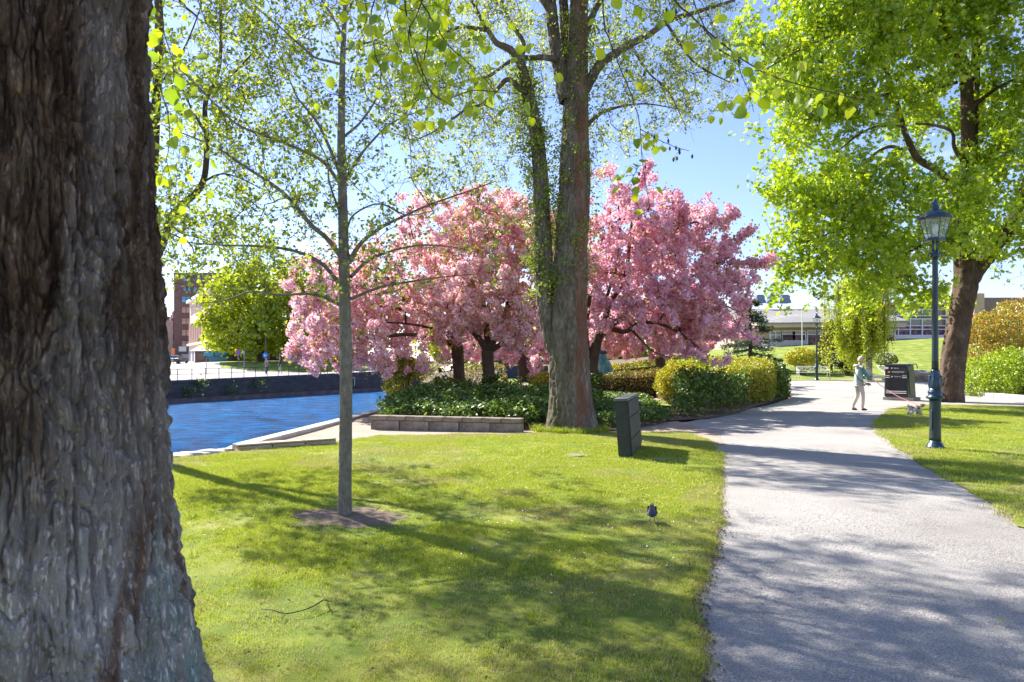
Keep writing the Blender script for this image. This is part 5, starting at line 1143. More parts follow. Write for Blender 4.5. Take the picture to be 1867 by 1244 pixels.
Pa = np.vstack(Pa); Pb = np.vstack(Pb); V, F = prisms(Pa, Pb, np.full(len(Pa), .010), np.full(len(Pa), .006), 3); mesh_obj('branchwork', V, F, M['twig'], wb_, kind='stuff')
Lf = np.vstack(Lf); Lf = np.repeat(Lf, 2, 0)+RNG.normal(size=(len(Lf)*2, 3))*.05; V, F = leaf_mesh(Lf, .11, 'diamond', up=None); mesh_obj('crown', V, F, ML['birch'], wb_, kind='stuff')

# trees across the river and beyond the park
def far_tree(name, label, px, yb, Y, ell, natt, nl, size, lm, tr, group=None, h=HF, lean=0, limbs=()):
    b = px2w(px, 0, Y); z = float(h(b[0], Y)); tp = np.array([[b[0], Y, z-.1]]+[px2w(px+dx, py, Y) for dx, py in tr]); n = len(tp); rad = np.linspace(1, .45, n)*(.011*Y*.55)
    E = [E_px(*e) for e in ell]; att = in_ellipsoids(natt, E, .3, int(px), .25, .25)
    return tree(name, label, 'tree', (b[0], Y, z), [(tp, rad)], [L(p, Yd, r0, r1) for p, Yd, r0, r1 in limbs], att, M['bark_maple'], M['twig_dark'], lm, group=group, step=.9, r_tip=.018, rmax=.3, leaves=(nl, size, 'oval', size*1.2), tw=(1200, .8), trunk_opts=dict(n=14, step=.4, amp=.03, flute=.05, seed_from=.5))
far_tree('street_tree', 'broad green street tree on the grassy mound across the river', 478, 665, 96, [(430, 560, 70, 70, 5, 96), (480, 520, 60, 48, 5, 96), (530, 560, 55, 70, 5, 96), (480, 600, 105, 45, 6, 95), (400, 610, 40, 35, 3, 95), (560, 600, 35, 50, 4, 97)], 420, 15000, .50, ML['far'], [(-4, 640), (-6, 610), (2, 560), (4, 520)], limbs=[([(474, 610), (500, 580), (525, 540)], 96, .4, .1), ([(474, 600), (445, 575), (420, 540)], 96, .4, .1)])
far_tree('street_tree', 'second leafy street tree behind the left end of the pink blossom', 585, 668, 112, [(590, 560, 55, 45, 5, 112), (610, 600, 50, 40, 5, 112), (560, 620, 40, 30, 4, 112)], 160, 5000, .6, ML['far'], [(0, 630), (4, 590)])
far_tree('street_tree', 'small round young street tree beside the purple-roofed kiosk', 413, 664, 104, [(415, 618, 38, 22, 3, 104)], 90, 2600, .42, ML['birch'], [(0, 645), (1, 628)])
far_tree('park_tree', 'hazy green trees closing the view behind the cherry blossom', 1040, 680, 130, [(1000, 620, 160, 45, 8, 130), (1180, 620, 150, 45, 8, 130), (1300, 625, 70, 30, 6, 130), (860, 625, 110, 40, 8, 130)], 260, 9000, 1.0, ML['far'], [(0, 650), (0, 620)], h=H)
far_tree('background_tree', 'dark green tree showing between the maple boughs above the museum wall', 1660, 600, 100, [(1600, 520, 50, 40, 5, 110)], 60, 1200, .6, ML['far'], [(0, 570), (0, 530)], h=H) if False else None
# ------------------------------------------------------------------ walls, kerbs, terrace
def lerp(a, b, t): return (a[0]+(b[0]-a[0])*t, a[1]+(b[1]-a[1])*t)
def stones(parent, name, a, b, z0, z1, thick, n, m, courses=1, gap=.012, jit=.006, seed=1, zf=None):
    """separate blocks laid in a line from a to b, in courses; two meshes are shared"""
    rg = random.Random(seed); Lg = math.hypot(b[0]-a[0], b[1]-a[1]); ang = math.atan2(b[1]-a[1], b[0]-a[0]); pw = wloc(parent)
    ch = (z1-z0)/courses; wl = Lg/n; base = []
    for k in range(2):
        mb = MB(); mb.box((0, 0, 0), (wl-gap, thick, ch-gap*.6), bev=min(.012, ch*.1)); V = np.array(mb.v); V += (np.array([[rg.random() for _ in range(3)] for _ in V])-.5)*jit
        me = bpy.data.meshes.new(name); me.from_pydata([tuple(v) for v in V], [], mb.f); me.materials.append(m); base.append(me)
    for c in range(courses):
        off = .5 if c % 2 else 0
        for i in range(n):
            t = (i+.5+off*(.5 if i < n-1 else 0))/n
            if t > 1: continue
            x, y = lerp(a, b, t); o = bpy.data.objects.new(name, rg.choice(base)); COL.objects.link(o); o.parent = parent
            zz = z0+ch*(c+.5)+(float(zf(x, y)) if zf else 0)
            o.location = (x-pw[0]+rg.uniform(-1, 1)*jit, y-pw[1]+rg.uniform(-1, 1)*jit, zz-pw[2]); o.rotation_euler = (0, 0, ang+rg.uniform(-.004, .004))
M['wallstone'] = mat('brown_grey_stone', [(.28, (.13, .095, .07)), (.5, (.24, .19, .155)), (.72, (.36, .31, .26))], 4, .9, .8, 40, fine=(50, .65, 1.25))
M['beam'] = mat('tan_stone_beam', [(.3, (.34, .26, .18)), (.7, (.50, .41, .31))], 6, .85, .5, 50, fine=(50, .8, 1.12))
M['coping'] = mat('light_coping', [(.3, (.44, .41, .36)), (.7, (.60, .57, .51))], 5, .85, .5, 50, fine=(50, .8, 1.12))
# planter wall: two courses of long dressed blocks
pa = gnd(678, 783); pb = gnd(953, 789)
pw = thing('planter_wall', 'low wall of grey stone blocks holding the raised bed', 'stone wall', (pa[0], pa[1], 0))
stones(pw, 'stone', (pa[0], pa[1]+.13), (pb[0], pb[1]+.13), -.03, .21, .26, 5, M['wallstone'], 1, seed=2)
stones(pw, 'coping_stone', (pa[0]-.02, pa[1]+.13), (pb[0], pb[1]+.13), .212, .32, .30, 8, M['wallstone'], 1, seed=3)
pc = gnd(700, 752)
stones(pw, 'stone', (pa[0]+.02, pa[1]+.4), (pc[0]+.25, pc[1]), -.03, .21, .24, 9, M['wallstone'], 1, seed=4)
# terrace front beam and the pale coping along the water
ta = gnd(426, 822); tb = gnd(606, 811)
tw = thing('terrace_kerb', 'long timber-coloured stone beam edging the pale gravel terrace at the lawn', 'kerb', (ta[0], ta[1], 0))
stones(tw, 'stone', (ta[0], ta[1]+.12), (tb[0], tb[1]+.12), -.12, .07, .24, 3, M['beam'], 1, seed=5)
stones(tw, 'cap', (ta[0]-.01, ta[1]+.11), (tb[0], tb[1]+.11), .072, .105, .28, 3, M['beam'], 1, seed=6)
ka = (ta[0]-.02, ta[1]+.3); kb = (-4.05, 22.2)
kw = thing('river_coping', 'pale stone coping running along the near river edge beside the terrace', 'kerb', (ka[0], ka[1], 0))
stones(kw, 'coping_stone', ka, kb, -.06, .085, .30, 13, M['coping'], 1, seed=7)
kw2 = thing('river_coping', 'pale stone edging of the river bank behind the raised bed shrubs', 'kerb', (kb[0], kb[1], 0))
stones(kw2, 'coping_stone', (kb[0], kb[1]+.3), (-4.9, 35), -.06, .085, .30, 12, M['coping'], 1, seed=8)
# rough pale boulders/ledge at the foot of the coping
V, F = [], []
led = [(-5.75, 12.0), (-5.95, 13.5), (-5.75, 15), (-5.35, 18), (-4.95, 20), (-4.55, 22), (-4.25, 22), (-4.75, 17), (-5.2, 13)]
sheet('bank_ledge', led, M['stone'], .25, lambda x, y: -.12-.1*(vnoise(np.column_stack([np.atleast_1d(x)*3, np.atleast_1d(y)*3, np.zeros(np.size(x))]), 5)), 0, edge=.08)
rr = random.Random(4)
def rock(name, c, r, m, parent=None, seed=0, flat=.6, sub=3):
    bm = bmesh.new(); bmesh.ops.create_icosphere(bm, subdivisions=sub, radius=1); V = np.array([v.co[:] for v in bm.verts]); F = np.array([[v.index for v in f.verts] for f in bm.faces]); bm.free()
    d = 1+.55*(fbm(V*1.3+seed*3.1, 3, seed)-.5)*2+.12*(fbm(V*5+seed, 3, seed+1)-.5); Q = V*d[:, None]; Q = np.sign(Q)*np.abs(Q)**.85
    Q = Q*np.array([r[0], r[1], r[2]])+np.array(c); return mesh_obj(name, Q, F, m, parent, smooth=False)
bk = thing('bank_stones', 'rough pale stones at the lawn corner by the water, left of the terrace beam', 'stones', (-5.4, 11.9, 0))
for k in range(16):
    t = k/15; x = -6.05+.85*t+rr.uniform(-.08, .08); y = 10.7+1.7*t+rr.uniform(-.15, .15); s = rr.uniform(.07, .17); rock('stone', (x, y, -.03), (s*1.5, s, s*.45), M['coping'], bk, k, sub=2)

# far quay wall with ledge, stone courses near enough to tell apart, weeds
QA = (-33.0, 50.5); QB = (-15.5, 83.0); QC = (-10.7, 94.8)
qd = np.array(QB)-np.array((-29, 58)); qd /= np.linalg.norm(qd); QA = tuple(np.array((-29, 58.))-qd*16)
qw = thing('quay_wall', 'dark masonry quay wall along the far side of the river', 'quay wall', (QA[0], QA[1], WATER_Z))
def slab(parent, name, a, b, z0a, z1a, z0b, z1b, th, m, off=0., K=30):
    d = np.array(b)-np.array(a); L_ = np.linalg.norm(d); d = d/L_; nrm = np.array([d[1], -d[0]]); V = []; F = []
    for i in range(K+1):
        t = i/K; p = np.array(a)+(np.array(b)-np.array(a))*t; za = z0a+(z0b-z0a)*t; zb = z1a+(z1b-z1a)*t; f = p+nrm*(off); g_ = p+nrm*(off-th)
        V += [(f[0], f[1], za), (f[0], f[1], zb), (g_[0], g_[1], zb), (g_[0], g_[1], za)]
    for i in range(K):
        for j in range(4): F.append((4*i+j, 4*i+(j+1) % 4, 4*i+4+(j+1) % 4, 4*i+4+j))
    F += [(0, 1, 2, 3), (4*K+3, 4*K+2, 4*K+1, 4*K)]
    return mesh_obj(name, V, F, m, parent)
hf = lambda p: float(HF(*p))
for i, (a, b) in enumerate(((QA, QB), (QB, QC))):
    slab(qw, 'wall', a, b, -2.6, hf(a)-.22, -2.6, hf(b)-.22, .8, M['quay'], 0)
    slab(qw, 'coping', a, b, hf(a)-.22, hf(a)+.03, hf(b)-.22, hf(b)+.03, .7, M['quay'], .08)
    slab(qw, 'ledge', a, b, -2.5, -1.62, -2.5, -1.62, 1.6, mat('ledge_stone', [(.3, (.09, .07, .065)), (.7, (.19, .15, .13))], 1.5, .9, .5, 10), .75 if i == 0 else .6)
# vertical joints of the quay's big blocks
nb = 0
for i in range(64):
    t = (i+.5)/64; x, y = lerp(QA, QB, t)
    if x/y < -.62: continue
    nrm = np.array([qd[1], -qd[0]])
    for c in range(3):
        mb = MB(); w = .50; z = -1.55+c*.42
        o = None
        if nb == 0:
            mb.box((0, 0, 0), (w*1.02, .10, .37), bev=.03); me0 = mb.build('stone', M['quay'], qw); BM = me0.data; o = me0
        else:
            o = bpy.data.objects.new('stone', BM); COL.objects.link(o); o.parent = qw
        p = np.array([x, y])+nrm*.045+qd*(.27 if c % 2 else 0); o.location = (p[0]-QA[0], p[1]-QA[1], z+.2-WATER_Z); o.rotation_euler = (0, 0, math.atan2(qd[1], qd[0])); nb += 1
M['iron'] = plain('black_iron', (.03, .03, .035), .5, .3)
rl = thing('quay_railing', 'thin black iron railing along the top of the far quay wall', 'railing', (QA[0], QA[1], hf(QA)))
Lq = math.hypot(QB[0]-QA[0], QB[1]-QA[1]); npst = int(Lq/1.35); psm = None
for i in range(npst+1):
    x, y = lerp(QA, QB, i/npst)
    if x/y < -.60: continue
    if psm is None:
        mb = MB(); mb.tube([(0, 0, 0), (0, 0, 1.0)], .035, 6); mb.box((0, 0, .02), (.14, .14, .03)); mb.lathe([(.05, 1.0), (.055, 1.02), (.0, 1.07)], 6); o = mb.build('post', M['iron'], rl, world=False); psm = o.data
    else: o = bpy.data.objects.new('post', psm); COL.objects.link(o); o.parent = rl
    o.location = (x-QA[0], y-QA[1], hf((x, y))+.02-hf(QA))
for z in (.95, .52):
    mb = MB(); mb.tube([(QA[0], QA[1], hf(QA)+z), (QB[0], QB[1], hf(QB)+z)], .022, 6); mb.build('rail', M['iron'], rl)
for k, (px, py) in enumerate(((417, 712), (340, 714), (362, 700), (465, 700))):
    t = .5; Yq = 62; c = px2w(px, py, 61); lo = 0.; 
    tt = min(np.linspace(0, 1, 400), key=lambda t: abs(933.5+FPX*lerp(QA, QB, t)[0]/lerp(QA, QB, t)[1]-px)); q = lerp(QA, QB, tt); z = CAM_H-(py-HOR)/FPX*q[1]
    w_ = thing('wall_weed', ['bushy weed growing from the quay wall face, below the railing', 'green weed on the left end of the quay wall', 'small weed near the top of the quay wall', 'sparse weed rooted high in the quay wall'][k], 'plant', (q[0], q[1]-.2, z))
    V, F = leaf_mesh(np.array([q[0]+.15, q[1]-.25, z])+RNG.normal(size=(160, 3))*np.array([.5, .12, .28]), .16, 'diamond'); mesh_obj('foliage', V, F, ML['cover'], w_, kind='stuff')

# stone kerb of the shrub bed at the right edge
ra = gnd(1758, 716); rb = gnd(1800, 724); rc = gnd(1872, 734)
rk = thing('bed_kerb', 'pale stone kerb round the bright shrub bed at the right edge', 'kerb', (ra[0], ra[1], 0))
stones(rk, 'stone', ra, rb, -.05, .22, .3, 3, M['coping'], zf=H, jit=.03, seed=11); stones(rk, 'stone', rb, (rc[0]+.6, rc[1]), -.05, .2, .3, 5, M['coping'], zf=H, jit=.03, seed=12)
# ------------------------------------------------------------------ museum hall on the hill (right)
M['cream'] = plain('cream_plaster', (.50, .40, .29), .85); M['white'] = plain('white_paint', (.80, .80, .78), .6, var=.04); M['roofgrey'] = mat('pale_metal_roof', [(.3, (.20, .19, .18)), (.7, (.28, .27, .25))], .3, .7, .3, 5)
M['rooftop'] = plain('light_roof', (.27, .25, .23), .75); M['bluebox'] = plain('blue_grey_metal', (.16, .21, .29), .5); M['tan'] = mat('tan_brick', [(.3, (.42, .30, .21)), (.7, (.52, .40, .29))], 2, .9, .4, 20); M['tand'] = plain('brown_brick', (.26, .19, .15), .9)
gm = bpy.data.materials.new('window_glass'); gm.use_nodes = True; b_ = gm.node_tree.nodes['Principled BSDF']; b_.inputs['Base Color'].default_value = (.02, .025, .035, 1); b_.inputs['Roughness'].default_value = .06; b_.inputs['Specular IOR Level'].default_value = .9; M['glass'] = gm
M['plum'] = mat('plum_reflection_paint', [(.45, (.06, .03, .04)), (.62, (.34, .15, .19))], 2.2, .5, .0)  # pink blossom reflected in the panes, painted as colour blotches
Yb_ = 85.0
def BX(px): return (px-CX)/FPX*Yb_
def BZ(py): return CAM_H-(py-HOR)/FPX*Yb_
def pxbox(parent, name, px0, px1, py0, py1, y0, y1, m, bev=0):
    """box spanning image columns/rows at the hall's distance, from depth y0 to y1"""
    mb = MB(); x0, x1, z0, z1 = BX(px0), BX(px1), BZ(py1), BZ(py0); mb.box(((x0+x1)/2, (y0+y1)/2, (z0+z1)/2), (x1-x0, y1-y0, z1-z0), bev=bev); return mb.build(name, m, parent)
mu = thing('exhibition_hall', 'long low cream hall with strip windows and pale roofs on the grassy hill', 'building', (BX(1500), Yb_, float(H(BX(1500), 84))))
pxbox(mu, 'wall', 1345, 1640, 590, 650, 86.2, 96, M['cream']); pxbox(mu, 'fascia', 1372, 1640, 590.5, 598, 83.6, 86.3, M['cream'])
# sloping roofs
def roof(name, pts, m): return mesh_obj(name, *(lambda V: (V+[(x, y, z-.18) for x, y, z in V], [(0, 1, 2, 3), (7, 6, 5, 4), (0, 4, 5, 1), (1, 5, 6, 2), (2, 6, 7, 3), (3, 7, 4, 0)]))(pts), m, mu)
roof('roof', [(BX(1384), 83.4, BZ(590)), (BX(1645), 83.4, BZ(586)), (BX(1645), 91, BZ(560)), (BX(1370), 91, BZ(574))], M['roofgrey'])
roof('upper_roof', [(BX(1340), 91.2, BZ(578)), (BX(1650), 91.2, BZ(572)), (BX(1650), 97, BZ(549)), (BX(1352), 97, BZ(553))], M['rooftop'])
pxbox(mu, 'parapet', 1352, 1650, 551, 554, 97, 97.6, M['bluebox'])
for k in range(14):   # roof seams
    x = BX(1400+k*17); mb = MB(); mb.tube([(x, 83.5, BZ(590)+.08), (x, 90.9, BZ(572-.6*k)+.05)], .04, 4); mb.build('roof_seam', M['roofgrey'], mu)
for px in (1387, 1410, 1433):
    mb = MB(); s = .5; x = BX(px)*98/85; z = CAM_H+(658-552)/FPX*98
    o = mb.lathe([(1.02, 0), (.9, .45), (.80, .5), (.80, 1.05), (.62, 1.08), (.62, 1.2), (.5, 1.22)], 4, (x, 98.5, z-.05), ph=math.pi/4).build('roof_vent', M['bluebox'], mu)
def window(px0, px1, py0, py1, nx, rows, yf=86.1, gl='glass', door=False):
    fr = MB(); x0, x1, z0, z1 = BX(px0), BX(px1), BZ(py1), BZ(py0); t = .13
    fr.box(((x0+x1)/2, yf-.03, z1-t/2), (x1-x0, .18, t)); fr.box(((x0+x1)/2, yf-.03, z0+t/2), (x1-x0, .18, t))
    for i in range(nx+1): fr.box((x0+(x1-x0)*i/nx, yf-.03, (z0+z1)/2), (t if 0 < i < nx else t*1.6, .17, z1-z0-2*t))
    for r_ in rows: fr.box(((x0+x1)/2, yf-.035, z1+(z0-z1)*r_), (x1-x0-.05, .15, t*.8))
    w = fr.build('window', M['white'], mu); ed = [0]+list(rows)+[1]
    for i in range(nx):
        for a, b in zip(ed[:-1], ed[1:]):
            g_ = MB(); g_.box((x0+(x1-x0)*(i+.5)/nx, yf+.04, z1+(z0-z1)*(a+b)/2), ((x1-x0)/nx-t*.6, .04, (z1-z0)*(b-a)-t*.6)); g_.build('pane', M[gl if a > 0 or gl == 'glass' else 'glass'], w)
window(1410, 1430, 602, 622, 2, [.42]); window(1431, 1454, 602, 630, 1, [.25], gl='plum'); window(1454, 1476, 602, 632, 1, [.25], gl='plum'); window(1478, 1504, 601, 632, 1, [.28], gl='plum'); window(1506, 1530, 601, 632, 1, [.28], gl='plum')
window(1532, 1640, 600, 628, 4, [.3], gl='plum')
M['slat'] = plain('weathered_board', (.50, .44, .38), .85)
fz = float(H(BX(1430), 84)); n = 26; pm = None
fn = thing('board_fence', 'pale vertical board fence in front of the hall windows', 'fence', (BX(1385), 84.2, fz))
for i in range(n):
    x = BX(1386+i*3.15); z1 = BZ(621); z0 = float(H(x, 84.2))-.1
    mb = MB(); mb.box((x, 84.2+.012*(i % 2), (z0+z1)/2), (.20, .04, z1-z0)); mb.build('board', M['slat'], fn)
mb = MB(); mb.box((BX(1427), 84.27, BZ(624)), (BX(1467)-BX(1386), .05, .1)); mb.build('rail', M['slat'], fn)
sheet('hall_terrace', [(BX(1372), 80.5), (BX(1420), 82.6), (BX(1520), 83.4), (BX(1560), 86.4), (BX(1345), 86.4), (BX(1345), 80)], M['concrete'], 2, lambda x, y: H(x, y)+.05, 0)
# right wing, higher up the slope
YW = 86.0
mw = thing('exhibition_wing', 'right wing of the hall with long dark strip windows and tan end block', 'building', (BX(1700), Yb_, float(H(BX(1700), 84)))); mu_old = mu; mu = mw
pxbox(mu, 'wall', 1640.5, 1776, 553, 640, 88.4, 96, M['tand']); pxbox(mu, 'plinth', 1640.5, 1792, 612.5, 617, 86, 88.4, M['white'])
pxbox(mu, 'plinth_base', 1640.5, 1792, 617, 640, 86.1, 88.4, M['concrete'])
pxbox(mu, 'roof_slab', 1640.5, 1778, 549, 553, 87.5, 97, M['cream'])
window(1641, 1777, 578, 611, 6, [.42, .62], yf=88.2, gl='plum'); window(1641, 1777, 560, 574, 6, [], yf=88.2)
pxbox(mu, 'end_block', 1776.5, 1795, 535, 640, 85, 97, M['tan']); pxbox(mu, 'side_block', 1795.2, 1960, 540, 640, 87, 99, M['tand'])
mu = mu_old
# thin lamp/flag pole before the hall windows
fp = thing('flagpole', 'thin white pole standing before the hall windows', 'pole', (BX(1463)*.94, 80, float(H(BX(1463)*.94, 80)))); V, F = tube([(BX(1463)*.94, 80, float(H(BX(1463)*.94, 80))), (BX(1463)*.94, 80, BZ(563)*.94+.1)], .05, 6); mesh_obj('pole', V, F, M['white'], fp)

# ------------------------------------------------------------------ town across the river (left)
M['brick'] = mat('red_brown_brick', [(.3, (.15, .085, .07)), (.7, (.22, .13, .11))], 1.2, .9, .3, 6); M['brickp'] = mat('pink_brick', [(.3, (.40, .27, .23)), (.7, (.52, .37, .31))], .8, .9); M['darkb'] = plain('dark_cladding', (.10, .10, .10), .7); M['salmon'] = plain('salmon_plaster', (.58, .38, .31), .8); M['salmonl'] = plain('pale_salmon_plaster', (.70, .52, .44), .8)
M['bluegl'] = plain('blue_sky_glass', (.05, .30, .55), .12, spec=.9); M['amber'] = plain('drawn_blinds', (.55, .33, .22), .5); M['darkred'] = plain('dark_red_recess', (.20, .07, .07), .8)
def blk(parent, name, px0, px1, py0, py1, y0, y1, m):
    mb = MB(); s0 = lambda px: (px-CX)/FPX*y0; z = lambda py: CAM_H-(py-HOR)/FPX*y0; mb.box(((s0(px0)+s0(px1))/2, (y0+y1)/2, (z(py0)+z(py1))/2), (s0(px1)-s0(px0), y1-y0, z(py0)-z(py1))); return mb.build(name, m, parent)
def bwin(parent, px0, px1, py0, py1, y0, m, nx=2, fm='brick', proud=.05):
    s0 = lambda px: (px-CX)/FPX*y0; z = lambda py: CAM_H-(py-HOR)/FPX*y0; x0, x1, za, zb = s0(px0), s0(px1), z(py1), z(py0); fr = MB(); t = .09
    fr.box(((x0+x1)/2, y0-proud, zb), (x1-x0, .12, t)); fr.box(((x0+x1)/2, y0-proud, za), (x1-x0+.1, .16, t))
    for i in range(nx+1): fr.box((x0+(x1-x0)*i/nx, y0-proud-.004, (za+zb)/2), (t, .11, zb-za-t))
    fr.box(((x0+x1)/2, y0-proud-.008, za+(zb-za)*.68), (x1-x0-.1, .09, t*.6))
    w = fr.build('window', M[fm], parent)
    for i in range(nx): g_ = MB(); g_.box((x0+(x1-x0)*(i+.5)/nx, y0-.02, (za+zb)/2), ((x1-x0)/nx-t, .04, zb-za-t)); g_.build('pane', m, w)
def gx(px, y): return (px-CX)/FPX*y
Yt = 150.0
to = thing('brick_tower', 'tall brown brick tower block with blue upper windows beyond the street', 'building', (gx(347, Yt), Yt, hf((gx(347, Yt), Yt))))
blk(to, 'wall', 317, 400, 500, 668, Yt, Yt+22, M['brick']); blk(to, 'parapet', 316, 401, 497.5, 500, Yt-.3, Yt+22.3, M['darkb'])
for py in (560, 580.5, 601.5, 622): bwin(to, 331.5, 347.5, py, py+11, Yt, M['amber'])
bwin(to, 331.5, 347.5, 541, 552, Yt, M['bluegl'])
for py in (505.5, 524):
    for px in (334, 342, 353, 361): bwin(to, px, px+6, py, py+7.5, Yt, M['bluegl'], 1)
blk(to, 'entrance', 331, 347, 646, 660, Yt-2.5, Yt-.01, plain('grey_glazing', (.42, .45, .47), .3)); blk(to, 'canopy_sign', 326, 339, 632, 641, Yt-4, Yt-3.6, plain('pale_sign', (.62, .66, .60), .6))
# receding side street facades left of the tower
def facade(root, name, p0, p1, z0, z1, m, th=.5):
    a = np.array(p0); b = np.array(p1); d = (b-a)/np.linalg.norm(b-a); n = np.array([d[1], -d[0]])*-th
    V = [(a[0], a[1], z0), (b[0], b[1], z0), (b[0]+n[0], b[1]+n[1], z0), (a[0]+n[0], a[1]+n[1], z0)]; V += [(x, y, z1) for x, y, _ in V]
    return mesh_obj(name, V, [(0, 3, 2, 1), (4, 5, 6, 7), (0, 1, 5, 4), (1, 2, 6, 5), (2, 3, 7, 6), (3, 0, 4, 7)], m, root)
def zrow(py, y): return CAM_H-(py-HOR)/FPX*y
p0 = (gx(316.5, Yt+.5), Yt+.5); p1 = (gx(304, 215), 215)
si = thing('street_block', 'pink brick street front with rows of windows left of the tower', 'building', (p0[0], p0[1], 1.0))
zt = zrow(585, Yt+.5); facade(si, 'wall', (p0[0]-.1, p0[1]), (p1[0], p1[1]), 0, zt, M['brickp'], 6)
d = (np.array(p1)-np.array(p0)); Ls_ = np.linalg.norm(d); d /= Ls_
for fl in range(4):
    for i in range(5):
        t = 4+i*(Ls_-8)/5; a = np.array(p0)+d*t; b = np.array(p0)+d*(t+7.5); zb = 2.2+fl*2.55+1.6; nn = np.array([d[1], -d[0]])*.0
        facade(si, 'window', (a[0]+.15, a[1]+.05), (b[0]+.15, b[1]+.05), zb, zb+1.35, M['darkred'], .25)
p2 = (gx(303.5, 216), 216.5); p3 = (gx(292, 200), 200)
bd = thing('dark_block', 'dark grey building end at the far left of the street', 'building', (gx(298, 190), 190, 1))
blk(bd, 'wall', 285, 303.2, 577, 668, 190, 200, M['darkb'])
for py in (583, 598, 613, 628): bwin(bd, 296, 302, py, py+6, 190, M['bluegl'], 2, 'darkb')
# colonnaded salmon building, facade running away from the tower towards us on the right
pa_ = np.array((gx(349, 140), 140.)); pb_ = np.array((gx(392, 112), 112.))
sb_ = thing('colonnade_building', 'salmon building with tall pilasters and a pale cornice beside the tower', 'building', (pa_[0], pa_[1], 1.0))
d = (pb_-pa_); Lc = np.linalg.norm(d); d /= Lc; nn = np.array([d[1], -d[0]]); zt = zrow(551, 140)
facade(sb_, 'wall', pa_, pb_, 0, zt-.9, M['darkred'], 8); facade(sb_, 'attic', pa_+nn*.3, pb_+nn*.3, zt-4.6, zt-.4, M['salmonl'], 8); facade(sb_, 'cornice', pa_+nn*1.0, pb_+nn*1.0, zt-.4, zt+.15, M['white'], 9); facade(sb_, 'plinth', pa_+nn*.45, pb_+nn*.45, 0, 4.6, M['salmonl'], 8); facade(sb_, 'string_course', pa_+nn*.9, pb_+nn*.9, 4.6, 5.0, M['white'], 8)
for i in range(11):
    q = pa_+d*(.8+i*(Lc-1.6)/10); facade(sb_, 'pilaster', q-d*.45+nn*.5, q+d*.45+nn*.5, 5.0, zt-4.6, M['salmon'], .5)
for i in range(6):
    q = pa_+d*(1.8+i*(Lc-3.6)/5.5); facade(sb_, 'shop_window', q-d*.7+nn*.52, q+d*.7+nn*.52, 1.3, 3.8, M['bluegl'], .2)
# low brick buildings behind the street trees
lb = thing('brick_building', 'long low dark brick building behind the street trees', 'building', (gx(520, 128), 128, 1)); blk(lb, 'wall', 448, 640, 612, 670, 128, 140, M['brick']); blk(lb, 'roof', 444, 645, 606, 612, 127.4, 141, M['darkb'])
for px in range(456, 620, 24): bwin(lb, px, px+11, 640, 654, 128, M['amber'] if px % 48 else M['bluegl'], 2, 'white')
rb_ = thing('brick_building', 'flat-topped red brick block rising behind the trees, with an antenna on its roof', 'building', (gx(585, 170), 170, 2)); blk(rb_, 'wall', 568, 640, 510, 668, 170, 190, M['brick']); blk(rb_, 'roof', 566, 642, 506, 510, 169.5, 191, M['darkred'])
gb_ = thing('grey_building', 'grey-roofed building showing above the street trees', 'building', (gx(535, 160), 160, 2)); blk(gb_, 'wall', 522, 562, 521, 668, 160, 168, M['brick']); blk(gb_, 'roof', 520, 564, 515, 521, 159.5, 169, M['bluebox'])
bwin(gb_, 530, 540, 530, 538, 160, M['bluegl'], 2)
an = thing('antenna_mast', 'slim telecom mast with blue-grey panels on the red brick roof', 'antenna', (gx(597, 170), 171, zrow(506, 170))); ax_ = gx(597, 171)
mb = MB(); mb.tube([(ax_, 171, zrow(507, 171)), (ax_, 171, zrow(476, 171))], .12, 6); mb.build('mast', M['bluebox'], an)
for dx, z0, z1 in ((-.75, 477, 486), (.0, 475, 488), (.75, 480, 486), (0, 506, 513)):
    mb = MB(); mb.box((ax_+dx, 170.7, (zrow(z0, 171)+zrow(z1, 171))/2), (.35, .25, zrow(z0, 171)-zrow(z1, 171))); mb.tube([(ax_, 171, zrow(482, 171)), (ax_+dx, 170.8, zrow(482, 171))], .05, 4); mb.build('antenna_panel', M['bluebox'], an)
# kiosk with purple roof
kx = gx(390, 108); kz = hf((kx, 108)); ks = thing('kiosk', 'small street kiosk with a purple-blue hipped roof', 'kiosk', (kx, 108, kz)); M['purple'] = plain('purple_roof', (.26, .24, .40), .7)
mb = MB(); mb.box((kx, 108, kz+1.1), (4.6, 3, 2.2)); mb.build('wall', M['brick'], ks); mb = MB(); V = [(kx-3, 106, kz+2.2), (kx+3, 106, kz+2.2), (kx+3, 110, kz+2.2), (kx-3, 110, kz+2.2), (kx-1.8, 108, kz+3.3), (kx+1.8, 108, kz+3.3)]
mesh_obj('roof', V, [(0, 3, 2, 1), (0, 1, 5, 4), (2, 3, 4, 5), (1, 2, 5), (3, 0, 4)], M['purple'], ks)
for dx in (-1.2, .2, 1.5): mb = MB(); mb.box((kx+dx, 106.47, kz+1.35), (.9, .06, 1.0)); mb.build('window', M['glass'], ks)
for px, lab in ((382, 'blue awning panel left of the kiosk'), (404, 'blue awning panel right of the kiosk')):
    x = gx(px, 100); z = hf((x, 100)); b1 = thing('awning', lab, 'awning', (x, 100, z)); mb = MB(); mb.box((x, 100, z+1.15), (1.5, .5, .55), bev=.05); mb.build('panel', plain('cyan_panel', (.03, .28, .42), .5), b1); mb = MB(); mb.tube([(x-.6, 100, z), (x-.6, 100, z+1.2)], .04, 5); mb.tube([(x+.6, 100, z), (x+.6, 100, z+1.2)], .04, 5); mb.build('leg', M['iron'], b1)
